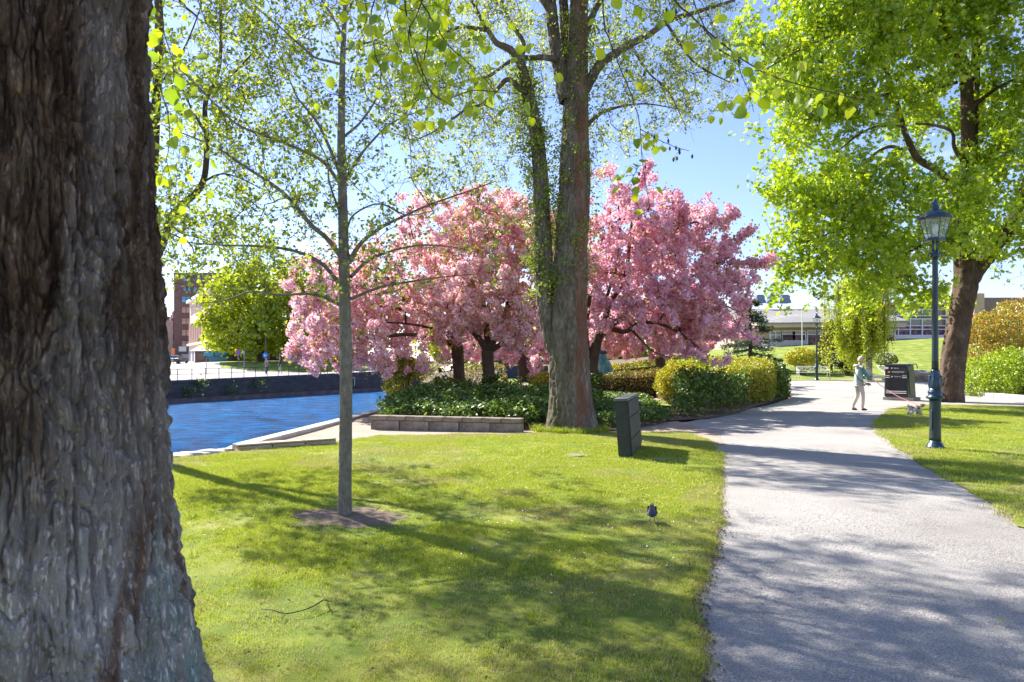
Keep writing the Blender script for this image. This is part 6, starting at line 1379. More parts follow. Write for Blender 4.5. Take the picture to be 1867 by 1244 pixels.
x = gx(401, 99); z = hf((x, 99)); ct = thing('teal_container', 'low teal container at the lawn edge by the kiosk', 'container', (x, 99, z)); mb = MB(); mb.box((x, 99, z+.35), (2.6, 1.1, .7), bev=.05); mb.build('body', plain('teal_paint', (.02, .16, .22), .5), ct); mb = MB(); mb.box((x, 99, z+.74), (2.7, 1.2, .06), bev=.02); mb.build('lid', M['iron'], ct)

# dark car seen from behind
cxx = gx(325, 122); cz = hf((cxx, 122)); car = thing('parked_car', 'dark car seen from behind on the street by the tower', 'car', (cxx, 122, cz)); M['carp'] = plain('dark_car_paint', (.02, .022, .03), .25, spec=.8)
def carbody():
    prof = [(-.5, .28), (-2.05, .30), (-2.12, .62), (-2.05, .90), (-1.85, 1.0), (-1.45, 1.42), (-1.0, 1.50), (.2, 1.50), (.9, 1.05), (1.9, .85), (2.1, .6), (2.05, .28)]
    V = []; n = len(prof)
    for sx, w in ((-1, .90), (-1, .72), (1, .72), (1, .90)):
        for y, z in prof: ww = w if z > 1.0 or w == .9 and z <= 1.0 else .9; ww = .9 if z <= 1.0 else .66; V.append((sx*ww*(1 if w == .9 else .99), y, z))
    F = [(i, (i+1) % n, 3*n+(i+1) % n, 3*n+i) for i in range(n)]+[tuple(range(n))[::-1], tuple(range(3*n, 4*n))]
    return V, F
V, F = carbody(); mesh_obj('body', [(x+cxx, y+122, z+cz) for x, y, z in V], F, M['carp'], car)
mb = MB(); mb.add([(cxx-.6, 120.10, cz+1.05), (cxx+.6, 120.10, cz+1.05), (cxx+.55, 120.48, cz+1.40), (cxx-.55, 120.48, cz+1.40)], [(0, 1, 2, 3)]); mb.build('rear_window', M['glass'], car)
for s in (-1, 1):
    mb = MB(); mb.box((cxx+s*.68, 119.9, cz+.82), (.3, .06, .16)); mb.build('tail_light', plain('red_lens', (.35, .01, .01), .3), car)
    for yy in (-1.35, 1.35): mb = MB(); V, F = tube([(cxx+s*.72, 122+yy, cz+.32), (cxx+s*.92, 122+yy, cz+.32)], .32, 16); mb.add(V, F); mb.build('wheel', M['iron'], car, smooth=False)
mb = MB(); mb.box((cxx, 119.88, cz+.62), (.5, .04, .12)); mb.build('number_plate', M['white'], car)
# ------------------------------------------------------------------ street signs, lamps, benches, bin
M['lampgreen'] = mat('dark_green_iron', [(.3, (.016, .030, .032)), (.7, (.035, .055, .056))], 12, .38, .25, 60, metal=.2, spec=.6); M['lampblue'] = mat('blue_black_iron', [(.3, (.012, .035, .06)), (.7, (.025, .06, .095))], 12, .32, .2, 60, metal=.25, spec=.7)
lg = bpy.data.materials.new('lantern_glass'); lg.use_nodes = True; nt = lg.node_tree; pb_n = nt.nodes['Principled BSDF']; pb_n.inputs['Base Color'].default_value = (.85, .9, .88, 1); pb_n.inputs['Roughness'].default_value = .12; pb_n.inputs['Specular IOR Level'].default_value = .6
tr = nt.nodes.new('ShaderNodeBsdfTransparent'); tr.inputs[0].default_value = (.92, .94, .92, 1); ms = nt.nodes.new('ShaderNodeMixShader'); ms.inputs[0].default_value = .16; nt.links.new(tr.outputs[0], ms.inputs[1]); nt.links.new(pb_n.outputs[0], ms.inputs[2]); nt.links.new(ms.outputs[0], nt.nodes['Material Output'].inputs[0]); M['lglass'] = lg
def lamp(px, Y, label, h=4.43):
    x = (px-CX)/FPX*Y; z = float(H(x, Y)); r = thing('street_lamp', label, 'lamp post', (x, Y, z), group='old-fashioned park lamp posts')
    mb = MB(); mb.lathe([(.155, -.05), (.155, .03), (.135, .05), (.12, .09), (.10, .11), (.098, .14)], 24); mb.build('base', M['lampblue'], r, True, False)
    mb = MB(); mb.lathe([(.098, .14), (.094, .20), (.092, .84), (.096, .88)], 24); mb.build('pedestal', M['lampgreen'], r, True, False)
    mb = MB(); mb.box((-.091, -.02, .52), (.012, .08, .34), bev=.005); mb.build('access_door', M['lampgreen'], r, True, False)
    mb = MB(); mb.lathe([(.096, .88), (.145, .905), (.15, .925), (.12, .95), (.105, .965), (.118, 1.0), (.118, 1.03), (.095, 1.05), (.10, 1.08)], 24); mb.build('collar', M['lampblue'], r, True, False)
    P = [(.10, 1.08), (.104, 1.13), (.098, 1.22), (.082, 1.34), (.072, 1.38), (.078, 1.40), (.058, 1.42)]
    mb = MB(); n = 40; V = []; 
    for rr_, zz in P:
        for k in range(n): a = 6.2832*k/n; q = rr_*(1+.07*abs(math.cos(a*4)) if 1.1 < zz < 1.37 else 1); V.append((q*math.cos(a), q*math.sin(a), zz))
    mb.add(V, [(i*n+k, i*n+(k+1) % n, (i+1)*n+(k+1) % n, (i+1)*n+k) for i in range(len(P)-1) for k in range(n)])
    for k in range(8):
        a = 6.2832*k/8; mb.box((math.cos(a)*.098, math.sin(a)*.098, 1.20), (.03, .03, .15), M=Matrix.Rotation(a, 4, 'Z'), bev=.01)
        mb.box((math.cos(a)*.102, math.sin(a)*.102, 1.30), (.026, .035, .03), M=Matrix.Rotation(a, 4, 'Z'), bev=.01)
    mb.build('ornament', M['lampblue'], r, True, False)
    mb = MB(); mb.lathe([(.058, 1.42), (.054, 1.6), (.046, 3.40), (.045, 3.44)], 20); mb.build('shaft', M['lampgreen'], r, True, False)
    mb = MB(); mb.lathe([(.045, 3.44), (.075, 3.46), (.08, 3.50), (.052, 3.53), (.048, 3.56)], 20)
    for s in (-1, 1):
        mb.tube([(s*.02, 0, 3.51), (s*.10, 0, 3.53), (s*.13, 0, 3.50), (s*.115, 0, 3.47)], .014, 6)
        mb.tube([(s*.035, 0, 3.55), (s*.055, 0, 3.62), (s*.05, 0, 3.70), (s*.045, 0, 3.76)], .014, 6); mb.tube([(0, s*.035, 3.55), (0, s*.055, 3.62), (0, s*.05, 3.70), (0, s*.045, 3.76)], .014, 6)
    mb.build('bracket', M['lampblue'], r, True, False)
    # lantern
    mb = MB(); mb.lathe([(.05, 3.74), (.165, 3.75), (.170, 3.79), (.155, 3.80)], 6, ph=.3); NB, NT = .155, .255; 
    for k in range(6): a = .3+6.2832*k/6; mb.tube([(NB*math.cos(a), NB*math.sin(a), 3.79), (NT*math.cos(a), NT*math.sin(a), 4.16)], .008, 6)
    mb.build('lantern_frame', M['lampblue'], r, False, False)
    for k in range(6):
        a = .3+6.2832*k/6; b = .3+6.2832*(k+1)/6; V = [(NB*math.cos(a), NB*math.sin(a), 3.795), (NB*math.cos(b), NB*math.sin(b), 3.795), (NT*math.cos(b), NT*math.sin(b), 4.155), (NT*math.cos(a), NT*math.sin(a), 4.155)]
        mesh_obj('glass_pane', [(x_*.985, y_*.985, z_) for x_, y_, z_ in V], [(0, 1, 2, 3)], M['lglass'], r, world=False)
    mb = MB(); mb.lathe([(.275, 4.145), (.28, 4.17), (.17, 4.25), (.085, 4.31), (.065, 4.33), (.075, 4.35), (.05, 4.38), (.045, 4.42), (.06, 4.44), (.03, 4.47), (.012, 4.50), (.0, 4.53)], 24); mb.build('lantern_roof', M['lampblue'], r, True, False)
    mb = MB(); mb.lathe([(.0, 3.82), (.03, 3.82), (.03, 3.90), (.045, 3.93), (.045, 4.03), (.02, 4.06), (0, 4.06)], 12); mb.build('bulb', M['white'], r, True, False)
    return r
lamp(1705, 12.35, 'near ornate dark green lamp post with glass lantern, on the right lawn')
l2 = lamp(1489, 45.5, 'distant dark lamp post in front of the white park bench')

# white park bench with crossed back
def bench(name, x, y, rz, w, label, m, slats=3, cross=True, group=None):
    z = float(H(x, y)); r = thing(name, label, 'bench', (x, y, z), rz)
    for k in range(4): mb = MB(); mb.box((0, -.22+.145*k, .44), (w, .115, .035), bev=.006); mb.build('seat_slat', m, r, world=False)
    if cross:
        mb = MB(); mb.box((0, .30, .86), (w, .035, .09), bev=.006); mb.build('back_rail', m, r, world=False); mb = MB(); mb.box((0, .27, .56), (w, .03, .05), bev=.006); mb.build('back_rail', m, r, world=False)
        for k in range(3):
            x0 = -w/2+w*k/3+.04; x1 = x0+w/3-.08
            for a, b in (((x0, .58), (x1, .83)), ((x0, .83), (x1, .58))): mb = MB(); mb.tube([(a[0], .285, a[1]), (b[0], .285+.006, b[1])], .016, 6); mb.build('cross_bar', m, r, world=False)
    else:
        for k in range(slats): mb = MB(); mb.box((0, .27+.028*k, .54+.095*k), (w, .028, .075), M=Matrix.Rotation(-.28, 4, 'X'), bev=.005); mb.build('back_slat', m, r, world=False)
    for s in (-1, 1):
        mb = MB(); mb.tube([(s*(w/2-.05), -.30, 0), (s*(w/2-.05), -.24, .22), (s*(w/2-.05), -.26, .44), (s*(w/2-.05), -.24, .62), (s*(w/2-.05), -.05, .66), (s*(w/2-.05), .24, .66)], .028, 8); mb.build('armrest_leg', m if cross else M['iron'], r, True, False)
        mb = MB(); mb.tube([(s*(w/2-.05), .38, 0), (s*(w/2-.05), .25, .25), (s*(w/2-.05), .22, .44), (s*(w/2-.05), .34, .9)], .028, 8); mb.build('leg', m if cross else M['iron'], r, True, False)
    return r
M['benchw'] = plain('white_bench_paint', (.72, .72, .70), .6); M['benchwood'] = plain('pale_bench_wood', (.66, .55, .44), .7)
bx = (1491-CX)/FPX*47.5; bench('park_bench', bx, 48.2, -.12, 2.15, 'white park bench with crossed back rails behind the distant lamp post', M['benchw'])
g_ = gnd(1152, 716); bench('slatted_bench', g_[0], g_[1], math.pi/2+.6, 1.5, 'pale slatted wooden bench with iron legs seen in the gap by the hedge', M['benchwood'], 5, False)
bx = px2w(1223, 0, 27); 

# solar compacting litter bin
bxx = (1640-CX)/FPX*28; bz = float(H(bxx, 28)); RZ = -.80
M['binblk'] = plain('black_plastic', (.018, .018, .022), .45); M['binmetal'] = plain('green_grey_metal', (.10, .12, .05), .5); M['reflect'] = plain('white_tape', (.62, .62, .60), .5); M['binconc'] = plain('bin_plinth', (.36, .33, .30), .9)
bn = thing('litter_bin', 'tall black and green litter bin with white stripes beside the path', 'litter bin', (bxx, 28, bz), RZ)
def binpart(name, c, d, m, bev=.0, M_=None): mb = MB(); mb.box(c, d, bev=bev, M=M_); return mb.build(name, m, bn, world=False)
binpart('plinth', (.05, .1, .05), (1.12, 1.0, .14), M['binconc'], .01)
mb = MB(); V = [(-.40, -.42, .12), (.44, -.42, .12), (.48, .45, .12), (-.36, .45, .12), (-.43, -.33, 1.38), (.36, -.33, 1.36), (.40, .42, 1.44), (-.38, .42, 1.44)]; mb.add(V, [(0, 3, 2, 1), (4, 5, 6, 7), (0, 1, 5, 4), (1, 2, 6, 5), (2, 3, 7, 6), (3, 0, 4, 7)]); mb.build('body', M['binmetal'], bn, world=False)
# front face leans back slightly: work on a tilted panel
T = Matrix.Rotation(-.072, 4, 'X')
def fp_(name, x, z, w, h, m, dy=0, d=.03, bev=.004):
    y = -.43+(.09/1.26)*(z-.12)-.02-dy; return binpart(name, (x-.035*(z-.12), y, z), (w, d, h), m, bev, T)
fp_('front_panel', .015, .75, .85, 1.22, M['binblk'], 0, .05, .03)
binpart('hood', (-.04, -.02, 1.41), (.80, .74, .10), M['binblk'], .035); binpart('solar_panel', (.06, .12, 1.475), (.60, .5, .03), plain('pale_solar_cover', (.60, .64, .60), .3), .008)
fp_('dispenser', -.33, 1.30, .15, .08, M['reflect'], .02)
for k in range(14): fp_('grille_bar', -.31+k*.048, .68, .020, .42, M['iron'], .028, .016, .003)
for z in (.36, .29): fp_('stripe', .015, z, .76, .032, M['reflect'], .028, .01, 0)
for z in (.99, .92):
    fp_('stripe', -.30, z, .17, .028, M['reflect'], .028, .01, 0); fp_('stripe', .33, z, .17, .028, M['reflect'], .028, .01, 0)
fp_('logo_square', -.235, 1.14, .085, .075, plain('orange_red_print', (.75, .16, .07), .5), .028, .01, 0)
def text(parent, s, size, loc, rot, m, name='lettering', w=None):
    c = bpy.data.curves.new(name, 'FONT'); c.body = s; c.size = size; c.align_x = 'CENTER'; c.align_y = 'CENTER'; c.extrude = .001; t = bpy.data.objects.new(name, c); COL.objects.link(t)
    me = bpy.data.meshes.new_from_object(t); bpy.data.objects.remove(t); me.materials.append(m); o = bpy.data.objects.new(name, me); COL.objects.link(o); o.parent = parent; o.location = loc; o.rotation_euler = rot
    if w: sx = w/max(.001, max(v.co.x for v in me.vertices)-min(v.co.x for v in me.vertices)); o.scale = (sx, 1, 1)
    return o
def yy(z, e=.047): return -.43+(.09/1.26)*(z-.12)-.02-e
text(bn, 'SORTERTRAP', .085, (.07, yy(1.14), 1.14), (R(90)-.072, 0, 0), M['reflect'], w=.46); text(bn, 'RESTAVFALL', .055, (.06, yy(.955), .955), (R(90)-.072, 0, 0), M['reflect'], w=.26); fp_('symbol', -.13, .955, .05, .05, M['reflect'], .028, .01, 0)
text(bn, 'bigbelly', .06, (.0, yy(1.30), 1.30), (R(90)-.072, 0, 0), M['reflect'], w=.18); fp_('symbol', -.13, 1.30, .045, .045, M['reflect'], .028, .01, 0)
mb = MB(); mb.tube([(.36, .1, 1.44), (.52, .1, 1.47), (.60, .1, 1.45), (.63, .1, 1.28)], .018, 6); mb.build('handle', M['iron'], bn, True, False)
binpart('side_door', (.435, .02, .72), (.03, .55, .95), M['binmetal'], .012, Matrix.Rotation(-.05, 4, 'Y'))

# boulder and flower bowl on pedestal
bo = gnd(1603, 692); rk_ = rock('boulder', (bo[0], 43.5, float(H(bo[0], 43.5))+.2), (1.05, .6, .48), mat('boulder_grey', [(.3, (.24, .20, .17)), (.7, (.42, .37, .33))], 3, .9, .6, 12), None, 12, sub=4); props(rk_, 'large grey wedge-shaped boulder on the grass between the walker and the bin', 'boulder')
px_ = (1617-CX)/FPX*46; pz = float(H(px_, 46)); ur = thing('flower_urn', 'big round bowl of white flowers and greenery on a low white pedestal', 'planter', (px_, 46, pz))
mb = MB(); mb.lathe([(.30, 0), (.32, .12), (.17, .2), (.15, .45), (.22, .55), (.5, .75), (.62, .95), (.62, 1.0), (.5, 1.0)], 20); mb.build('bowl', M['benchw'], ur, True, False)
mb = MB(); mb.box((-.6, .1, .25), (1.7, .4, .22), bev=.02); mb.build('ledge', M['benchw'], ur, world=False)
Pn = in_ellipsoids(1500, [(px_, 46, pz+1.35, .68, .6, .5)], .5); V, F = leaf_mesh(Pn, .12, 'diamond'); mesh_obj('foliage', V, F, ML['cover'], ur, kind='stuff'); Pn = in_ellipsoids(160, [(px_-.2, 45.8, pz+1.55, .5, .5, .4)], .85); V, F = puffs(Pn, .03, 5, .05); mesh_obj('flowers', V, F, M['daisy'], ur, kind='stuff')
# second white slab seat behind
# dark utility cabinet with slight lean
M['cab'] = mat('weathered_cabinet', [(.3, (.022, .027, .026)), (.7, (.042, .048, .045))], 7, .55, .2, 60, fine=(30, .8, 1.2)); M['cabtop'] = plain('cabinet_lid', (.10, .105, .10), .55)
A = np.array(gnd(1151.8, 836)); Bk = A+np.array([.47, 1.66])*1.02; d = (Bk-A); Lk = np.linalg.norm(d); d /= Lk; ang = math.atan2(d[1], d[0]); nl_ = np.array([-d[1], d[0]])
cb_ = thing('utility_cabinet', 'leaning dark green metal utility cabinet on the lawn edge by the path', 'cabinet', (A[0], A[1], 0)); Tl = Matrix.Rotation(ang, 4, 'Z') @ Matrix.Rotation(-.075, 4, 'X')
cb_.rotation_euler = Tl.to_euler(); hC = .97; wC = .215
def cp(name, c, dd, m, bev=.004): mb = MB(); mb.box(c, dd, bev=bev); return mb.build(name, m, cb_, world=False)
cp('body', (Lk/2, wC/2, hC/2-.02), (Lk, wC, hC-.02), M['cab'], .006); cp('lid', (Lk/2, wC/2, hC-.005), (Lk+.03, wC+.03, .045), M['cabtop'], .008)
for i in range(3):
    x0 = .02+i*(Lk-.04)/3; dw = (Lk-.04)/3-.012
    for (z0, z1) in ((.04, .30), (.31, .66), (.67, hC-.04)): cp('door_panel', (x0+dw/2, -.006, (z0+z1)/2), (dw, .02, z1-z0-.006), M['cab'], .003)
cp('end_panel', (-.008, wC/2, hC/2-.02), (.02, wC-.03, hC-.10), M['cab'], .003)
# bare stony patches on the lawn
for k, (px, py, rx, ry, lab) in enumerate(((1052, 831, .22, .24, 'flat pale stone sunk in the grass left of the cabinet'), (1215, 838, .26, .10, 'dark flat slab in the grass beside the cabinet foot'))):
    q = gnd(px, py); o = rock('flat_stone', (q[0], q[1], float(H(*q))+.004), (rx, ry, .016), M['greystone'], None, 30+k, sub=3); props(o, lab, 'stone')

# fallen stick and litter leaves
st = thing('fallen_twig', 'thin forked fallen twig lying on the lawn right of the big trunk', 'twig', (*gnd(540, 1130), .03))
def gz(px, py, dz=.03): g = gnd(px, py); return (g[0], g[1], float(H(*g))+dz)
for P, r0, r1 in (([gz(476, 1123), gz(500, 1128, .05), gz(520, 1132), gz(560, 1127, .045), gz(590, 1114, .06)], .003, .0045), ([gz(602, 1122, .02), gz(596, 1112, .06), gz(590, 1105, .05), gz(583, 1092, .07)], .003, .002), ([gz(520, 1132), gz(514, 1140)], .003, .002), ([gz(590, 1114, .06), gz(605, 1110, .03)], .003, .002)):
    V, F = tube(smooth_pts(np.array(P), .03), np.linspace(r0, r1, len(smooth_pts(np.array(P), .03))), 6); mesh_obj('shoot', V, F, M['twig_dark'], st, smooth=True)
o_ = bpy.data.objects.new('fallen_leaf', LV[1]); COL.objects.link(o_); q = gz(801, 1127, .045); o_.location = q; o_.scale = (.07, .07, .07); o_.rotation_euler = (.2, .1, .7); props(o_, 'single pale green leaf lying on the near lawn', 'leaf')
o_ = bpy.data.objects.new('fallen_leaf', LV[2]); COL.objects.link(o_); q = gz(1832, 1140, .02); o_.location = q; o_.scale = (.05, .05, .05); o_.rotation_euler = (.2, .1, 1.7); props(o_, 'small green leaf fallen on the gravel at the right', 'leaf')
n = 420; q = lawn_pts(LAWN_A, n, 3.2, 9, -5, 2.2, 1.2); V, F = leaf_mesh(np.column_stack([q, H(q[:, 0], q[:, 1])+.028]), .028, 'long', up=(0, 0, 1), k=.5); lt = mesh_obj('leaf_litter', V, F, plain('litter_brown', (.10, .065, .045), .9, var=.5, scale=3), kind='stuff'); lt['label'] = 'scattered brown bud scales and leaf litter in the grass'

# signs across the river
def sign(px, pyt, pyb, Y, shape, m1, label, m2=None, r=.34, post=True):
    x = gx(px, Y); z = hf((x, Y)); zt = zrow(pyt, Y); s = thing('road_sign', label, 'road sign', (x, Y, z)); mb = MB(); mb.tube([(x, Y, z), (x, Y, zt+.2)], .045, 6); mb.build('post', M['bluebox'], s)
    if shape == 'disc':
        V, F = tube([(x, Y-.06, zt), (x, Y-.10, zt)], r, 20); mesh_obj('plate', V, F, m1, s)
        if m2: V, F = tube([(x, Y-.10, zt), (x, Y-.115, zt)], r*.72, 20); mesh_obj('face', V, F, m2, s)
    else: mb = MB(); mb.box((x, Y-.08, zt), (r*1.2, .04, r*2.2), bev=.01); mb.build('plate', m1, s)
    return s
M['sblue'] = plain('sign_blue', (.02, .15, .62), .5, var=.03); M['sred'] = plain('sign_red', (.55, .04, .04), .5, var=.03); M['scyan'] = plain('sign_cyan', (.05, .35, .5), .5)
s_ = sign(484, 648, 690, 76, 'disc', M['sblue'], 'round blue cycle and footpath sign on its post beside the two walkers', r=.30)
x = gx(484, 76); z = zrow(648, 76); mb = MB(); mb.box((x-.06, 75.885, z), (.05, .01, .26)); mb.box((x+.09, 75.885, z-.03), (.10, .01, .12)); mb.build('symbol', M['white'], s_)
s_ = sign(435, 643, 690, 86, 'disc', M['sred'], 'round no-parking sign with red rim across the river', M['sblue'], r=.36)
x = gx(435, 86); z = zrow(643, 86); mb = MB(); mb.box((x, 85.87, z), (.60, .01, .07), M=Matrix.Rotation(.785, 4, 'Y')); mb.build('red_bar', M['sred'], s_)
sign(445, 643, 690, 80, 'rect', M['scyan'], 'narrow blue-green sign on a tall thin post by the mound', r=.20)
sign(376, 650, 690, 74, 'rect', M['iron'], 'thin dark post with a small plate behind the quay railing', r=.10)
sign(316, 641, 660, 118, 'rect', plain('orange_board', (.70, .20, .05), .6), 'small orange roadworks board left of the dark car', r=.5)
sign(309, 651, 660, 116, 'disc', M['sblue'], 'small round blue sign at the left end of the street', r=.35)
x = gx(484, 92); z = hf((x, 92)); sp_ = thing('street_light', 'tall grey street light in front of the broad street tree', 'street light', (x, 92, z)); V, F = tube(smooth_pts(np.array([(x, 92, z), (x, 92, zrow(585, 92)), (x+.1, 92, zrow(577, 92)), (x-.5, 92, zrow(575, 92))]), .4), .07, 6); mesh_obj('pole', V, F, M['bluebox'], sp_); mb = MB(); mb.box((x-.75, 92, zrow(575, 92)), (.7, .25, .12), bev=.03); mb.build('lamp_head', M['white'], sp_)
# pale metal guard on the quay (small white frame at the far right of the quay)
x = gx(647, 79.); qf = thing('life_ring_frame', 'small white frame on the quay wall edge seen right of the young tree trunk', 'frame', (x, 78, -.2)); mb = MB(); zq = zrow(697, 78)
for a, b in (((-.2, -.4), (-.2, .5)), ((.2, -.4), (.2, .5)), ((-.2, .5), (.2, .5))): mb.tube([(x+a[0], 78, zq+a[1]), (x+b[0], 78, zq+b[1])], .035, 6)
mb.build('frame', M['white'], qf)
# things under the far cherries
x = gx(953, 60); z = float(H(x, 60)); dk = thing('dark_hut', 'low dark blue pavilion glimpsed under the distant cherry', 'hut', (x, 62, z)); M['navy'] = plain('navy_paint', (.02, .03, .07), .6)
mb = MB(); mb.box((x, 62, z+.55), (4.6, 2, 1.1)); mb.build('wall', M['navy'], dk); mb = MB(); mb.box((x, 62, z+1.55), (5.0, 2.6, .2), bev=.03); mb.build('roof', M['navy'], dk)
for dx in (-2.2, -.8, .6, 2.2): mb = MB(); mb.box((x+dx, 61.2, z+1.27), (.1, .1, .40)); mb.build('post', M['white'], dk)
# blue-green climbing sculpture
x = gx(1101, 33); z = float(H(x, 33)); sc_ = thing('play_sculpture', 'rounded turquoise sculpture with a dark cap behind the brown hedge', 'sculpture', (x, 33, z))
V, F = bark_tube([(x, 33, z), (x+.02, 33, z+.6), (x-.02, 33, z+1.2), (x-.1, 33, z+1.7), (x-.05, 33, z+2.0)], [.75, .66, .45, .28, .14], 24, .08, .002, (.3, .3), .06, seed=3); mesh_obj('body', V, F, mat('turquoise_paint', [(.40, (.04, .13, .17)), (.5, (.10, .22, .20)), (.6, (.34, .42, .12)), (.7, (.05, .25, .40))], 1.6, .6), sc_, smooth=True)
mb = MB(); mb.lathe([(.0, 2.12), (.12, 2.1), (.22, 2.0), (.24, 1.93), (.1, 1.92)], 14, (x-.05, 33, z)); mb.build('cap', M['navy'], sc_, True)
# ------------------------------------------------------------------ people and animals
def skin(name, J, E, m, parent, lv=2, root=0, loc=None, rot=None, extra_mats=None, pick=None):
    """J: {joint: (x,y,z,r[,r2])}; one continuous skinned surface"""
    keys = list(J); idx = {k: i for i, k in enumerate(keys)}; me = bpy.data.meshes.new(name)
    me.from_pydata([J[k][:3] for k in keys], [(idx[a], idx[b]) for a, b in E], []); o = bpy.data.objects.new(name, me); COL.objects.link(o)
    md = o.modifiers.new('skin', 'SKIN'); md.use_smooth_shade = True; md.branch_smoothing = .5
    for i, k in enumerate(keys):
        s = me.skin_vertices[0].data[i]; r = J[k][3:]; s.radius = (r[0], r[-1]); s.use_root = (i == root)
    sb = o.modifiers.new('sub', 'SUBSURF'); sb.levels = lv; sb.render_levels = lv
    dg = bpy.context.evaluated_depsgraph_get(); dg.update(); nm = bpy.data.meshes.new_from_object(o.evaluated_get(dg)); bpy.data.objects.remove(o)
    nm.materials.clear(); nm.materials.append(m)
    for x in (extra_mats or []): nm.materials.append(x)
    if pick:
        for p in nm.polygons: p.material_index = pick(p.center)
    nm.polygons.foreach_set('use_smooth', np.ones(len(nm.polygons), bool)); nm.name = name
    o = bpy.data.objects.new(name, nm); COL.objects.link(o); o.parent = parent
    return o
M['skin'] = plain('skin', (.52, .30, .21), .6, var=.05); M['hairb'] = plain('pale_blond_hair', (.62, .50, .34), .7, scale=60, var=.25); M['hair_d'] = plain('brown_hair', (.10, .06, .04), .7)
M['jk_l'] = mat('pale_sage_jacket', [(.3, (.34, .42, .38)), (.7, (.44, .52, .46))], 6, .8, .3, 30); M['jk_d'] = mat('teal_jacket_sleeve', [(.3, (.07, .20, .20)), (.7, (.11, .27, .27))], 8, .75, .3, 30); M['beige'] = mat('beige_trousers', [(.3, (.50, .43, .36)), (.7, (.60, .53, .45))], 8, .85, .3, 30)
M['black'] = plain('black_cloth', (.015, .015, .02), .8); M['maroon'] = plain('maroon_bag', (.16, .04, .07), .6)
def person(px, pyfoot, h, rz, label, pose, mats, hfun=H, Y=None, detail=True, scale=1.0):
    if Y is None: x, Y = gnd(px, pyfoot, hfun)
    else: x = (px-CX)/FPX*Y
    z = float(hfun(x, Y)); r = thing('person', label, 'person', (x, Y, z), rz); r.scale = (scale,)*3; P = pose
    B = dict(pelvis=(0, 0, .92, .105, .09), waist=(.0, 0, 1.05, .095, .08), chest=(.02, 0, 1.24, .105, .085), neck0=(.04, 0, 1.40, .065), neck=(P['neck'][0]*.7, 0, 1.46, .052), head=(*P['head'], .078), crown=(P['head'][0]-.005, P['head'][1], P['head'][2]+.085, .068))
    E = [('pelvis', 'waist'), ('waist', 'chest'), ('chest', 'neck0'), ('neck0', 'neck'), ('neck', 'head'), ('head', 'crown')]
    for s, S in ((-1, 'R'), (1, 'L')):
        q = P[S]; B['hip'+S] = (0, s*.085, .88, .085); B['knee'+S] = (*q['knee'], .055); B['ank'+S] = (*q['ank'], .036); B['toe'+S] = (*q['toe'], .03)
        B['sh'+S] = (.02, s*.15, 1.365, .045); B['el'+S] = (*q['el'], .04); B['wr'+S] = (*q['wr'], .026); d = np.array(q['hand'])-np.array(q['wr']); B['ha'+S] = (*q['hand'], .032, .018)
        E += [('pelvis', 'hip'+S), ('hip'+S, 'knee'+S), ('knee'+S, 'ank'+S), ('ank'+S, 'toe'+S), ('chest', 'sh'+S), ('sh'+S, 'el'+S), ('el'+S, 'wr'+S), ('wr'+S, 'ha'+S)]
    skin('body', B, E, mats['skin'], r)
    g = lambda k, dr=.0, f=1.: (*B[k][:3],)+tuple(v*f+dr for v in B[k][3:])
    J = {k: g(k, .045) for k in ('pelvis', 'waist', 'chest')}; J['hem'] = (0.0, 0, .84, .15, .12); J['col'] = (.035, 0, 1.42, .075)
    E2 = [('hem', 'pelvis'), ('pelvis', 'waist'), ('waist', 'chest'), ('chest', 'col')]
    for S in 'RL':
        for k in ('sh', 'el', 'wr'): J[k+S] = g(k+S, .024)
        E2 += [('chest', 'sh'+S), ('sh'+S, 'el'+S), ('el'+S, 'wr'+S)]
    skin('jacket', J, E2, mats['jacket'], r, extra_mats=[mats.get('sleeve', mats['jacket'])], pick=lambda c: 1 if (abs(c.y) > .145 or (c.x > .085 and c.z > .9)) and 'sleeve' in mats else 0)
    J = {'pelvis': (0, 0, .95, .125, .105), 'seat': (-.01, 0, .87, .12, .11)}; E3 = [('pelvis', 'seat')]
    for S, s in (('R', -1), ('L', 1)):
        J['hip'+S] = g('hip'+S, .012); J['knee'+S] = g('knee'+S, .016); a = np.array(B['ank'+S][:3])+[0, 0, .05]; J['ank'+S] = (*a, .056); E3 += [('seat', 'hip'+S), ('hip'+S, 'knee'+S), ('knee'+S, 'ank'+S)]
    skin('trousers', J, E3, mats['trousers'], r, root=1)
    for S in 'RL':
        a = np.array(P[S]['ank']); t = np.array(P[S]['toe']); d = (t-a); d = d/np.linalg.norm(d)
        skin('shoe', {'heel': (a[0]-.03, a[1], t[2]+.015, .04, .035), 'mid': ((a[0]+t[0])/2, a[1], t[2]+.008, .045, .032), 'toe': (t[0]+.03, t[1], t[2], .036, .025)}, [('heel', 'mid'), ('mid', 'toe')], mats['shoe'], r)
    hx, hy, hz = P['head']; look = np.array([math.cos(P.get('yaw', 0)), math.sin(P.get('yaw', 0)), P.get('nod', -.1)]); side = np.array([-look[1], look[0], 0])
    c = np.array([hx, hy, hz+.045]); bm = bmesh.new(); bmesh.ops.create_icosphere(bm, subdivisions=3, radius=1); V = np.array([v.co[:] for v in bm.verts]); F = [[v.index for v in f.verts] for f in bm.faces]; bm.free()
    Fc = V@look; keep = [f for f in F if not (np.mean(Fc[f]) > .45 and np.mean(V[f, 2]) < .45) and not np.mean(V[f, 2]) < -.62]
    W = V*(1+.10*(fbm(V*6, 3, 2)-.5))[:, None]; W = W*np.array([.098, .092, .108])+c-look*.012+[0, 0, .012]
    mesh_obj('hair', W, keep, mats['hair'], r, smooth=True, world=False)
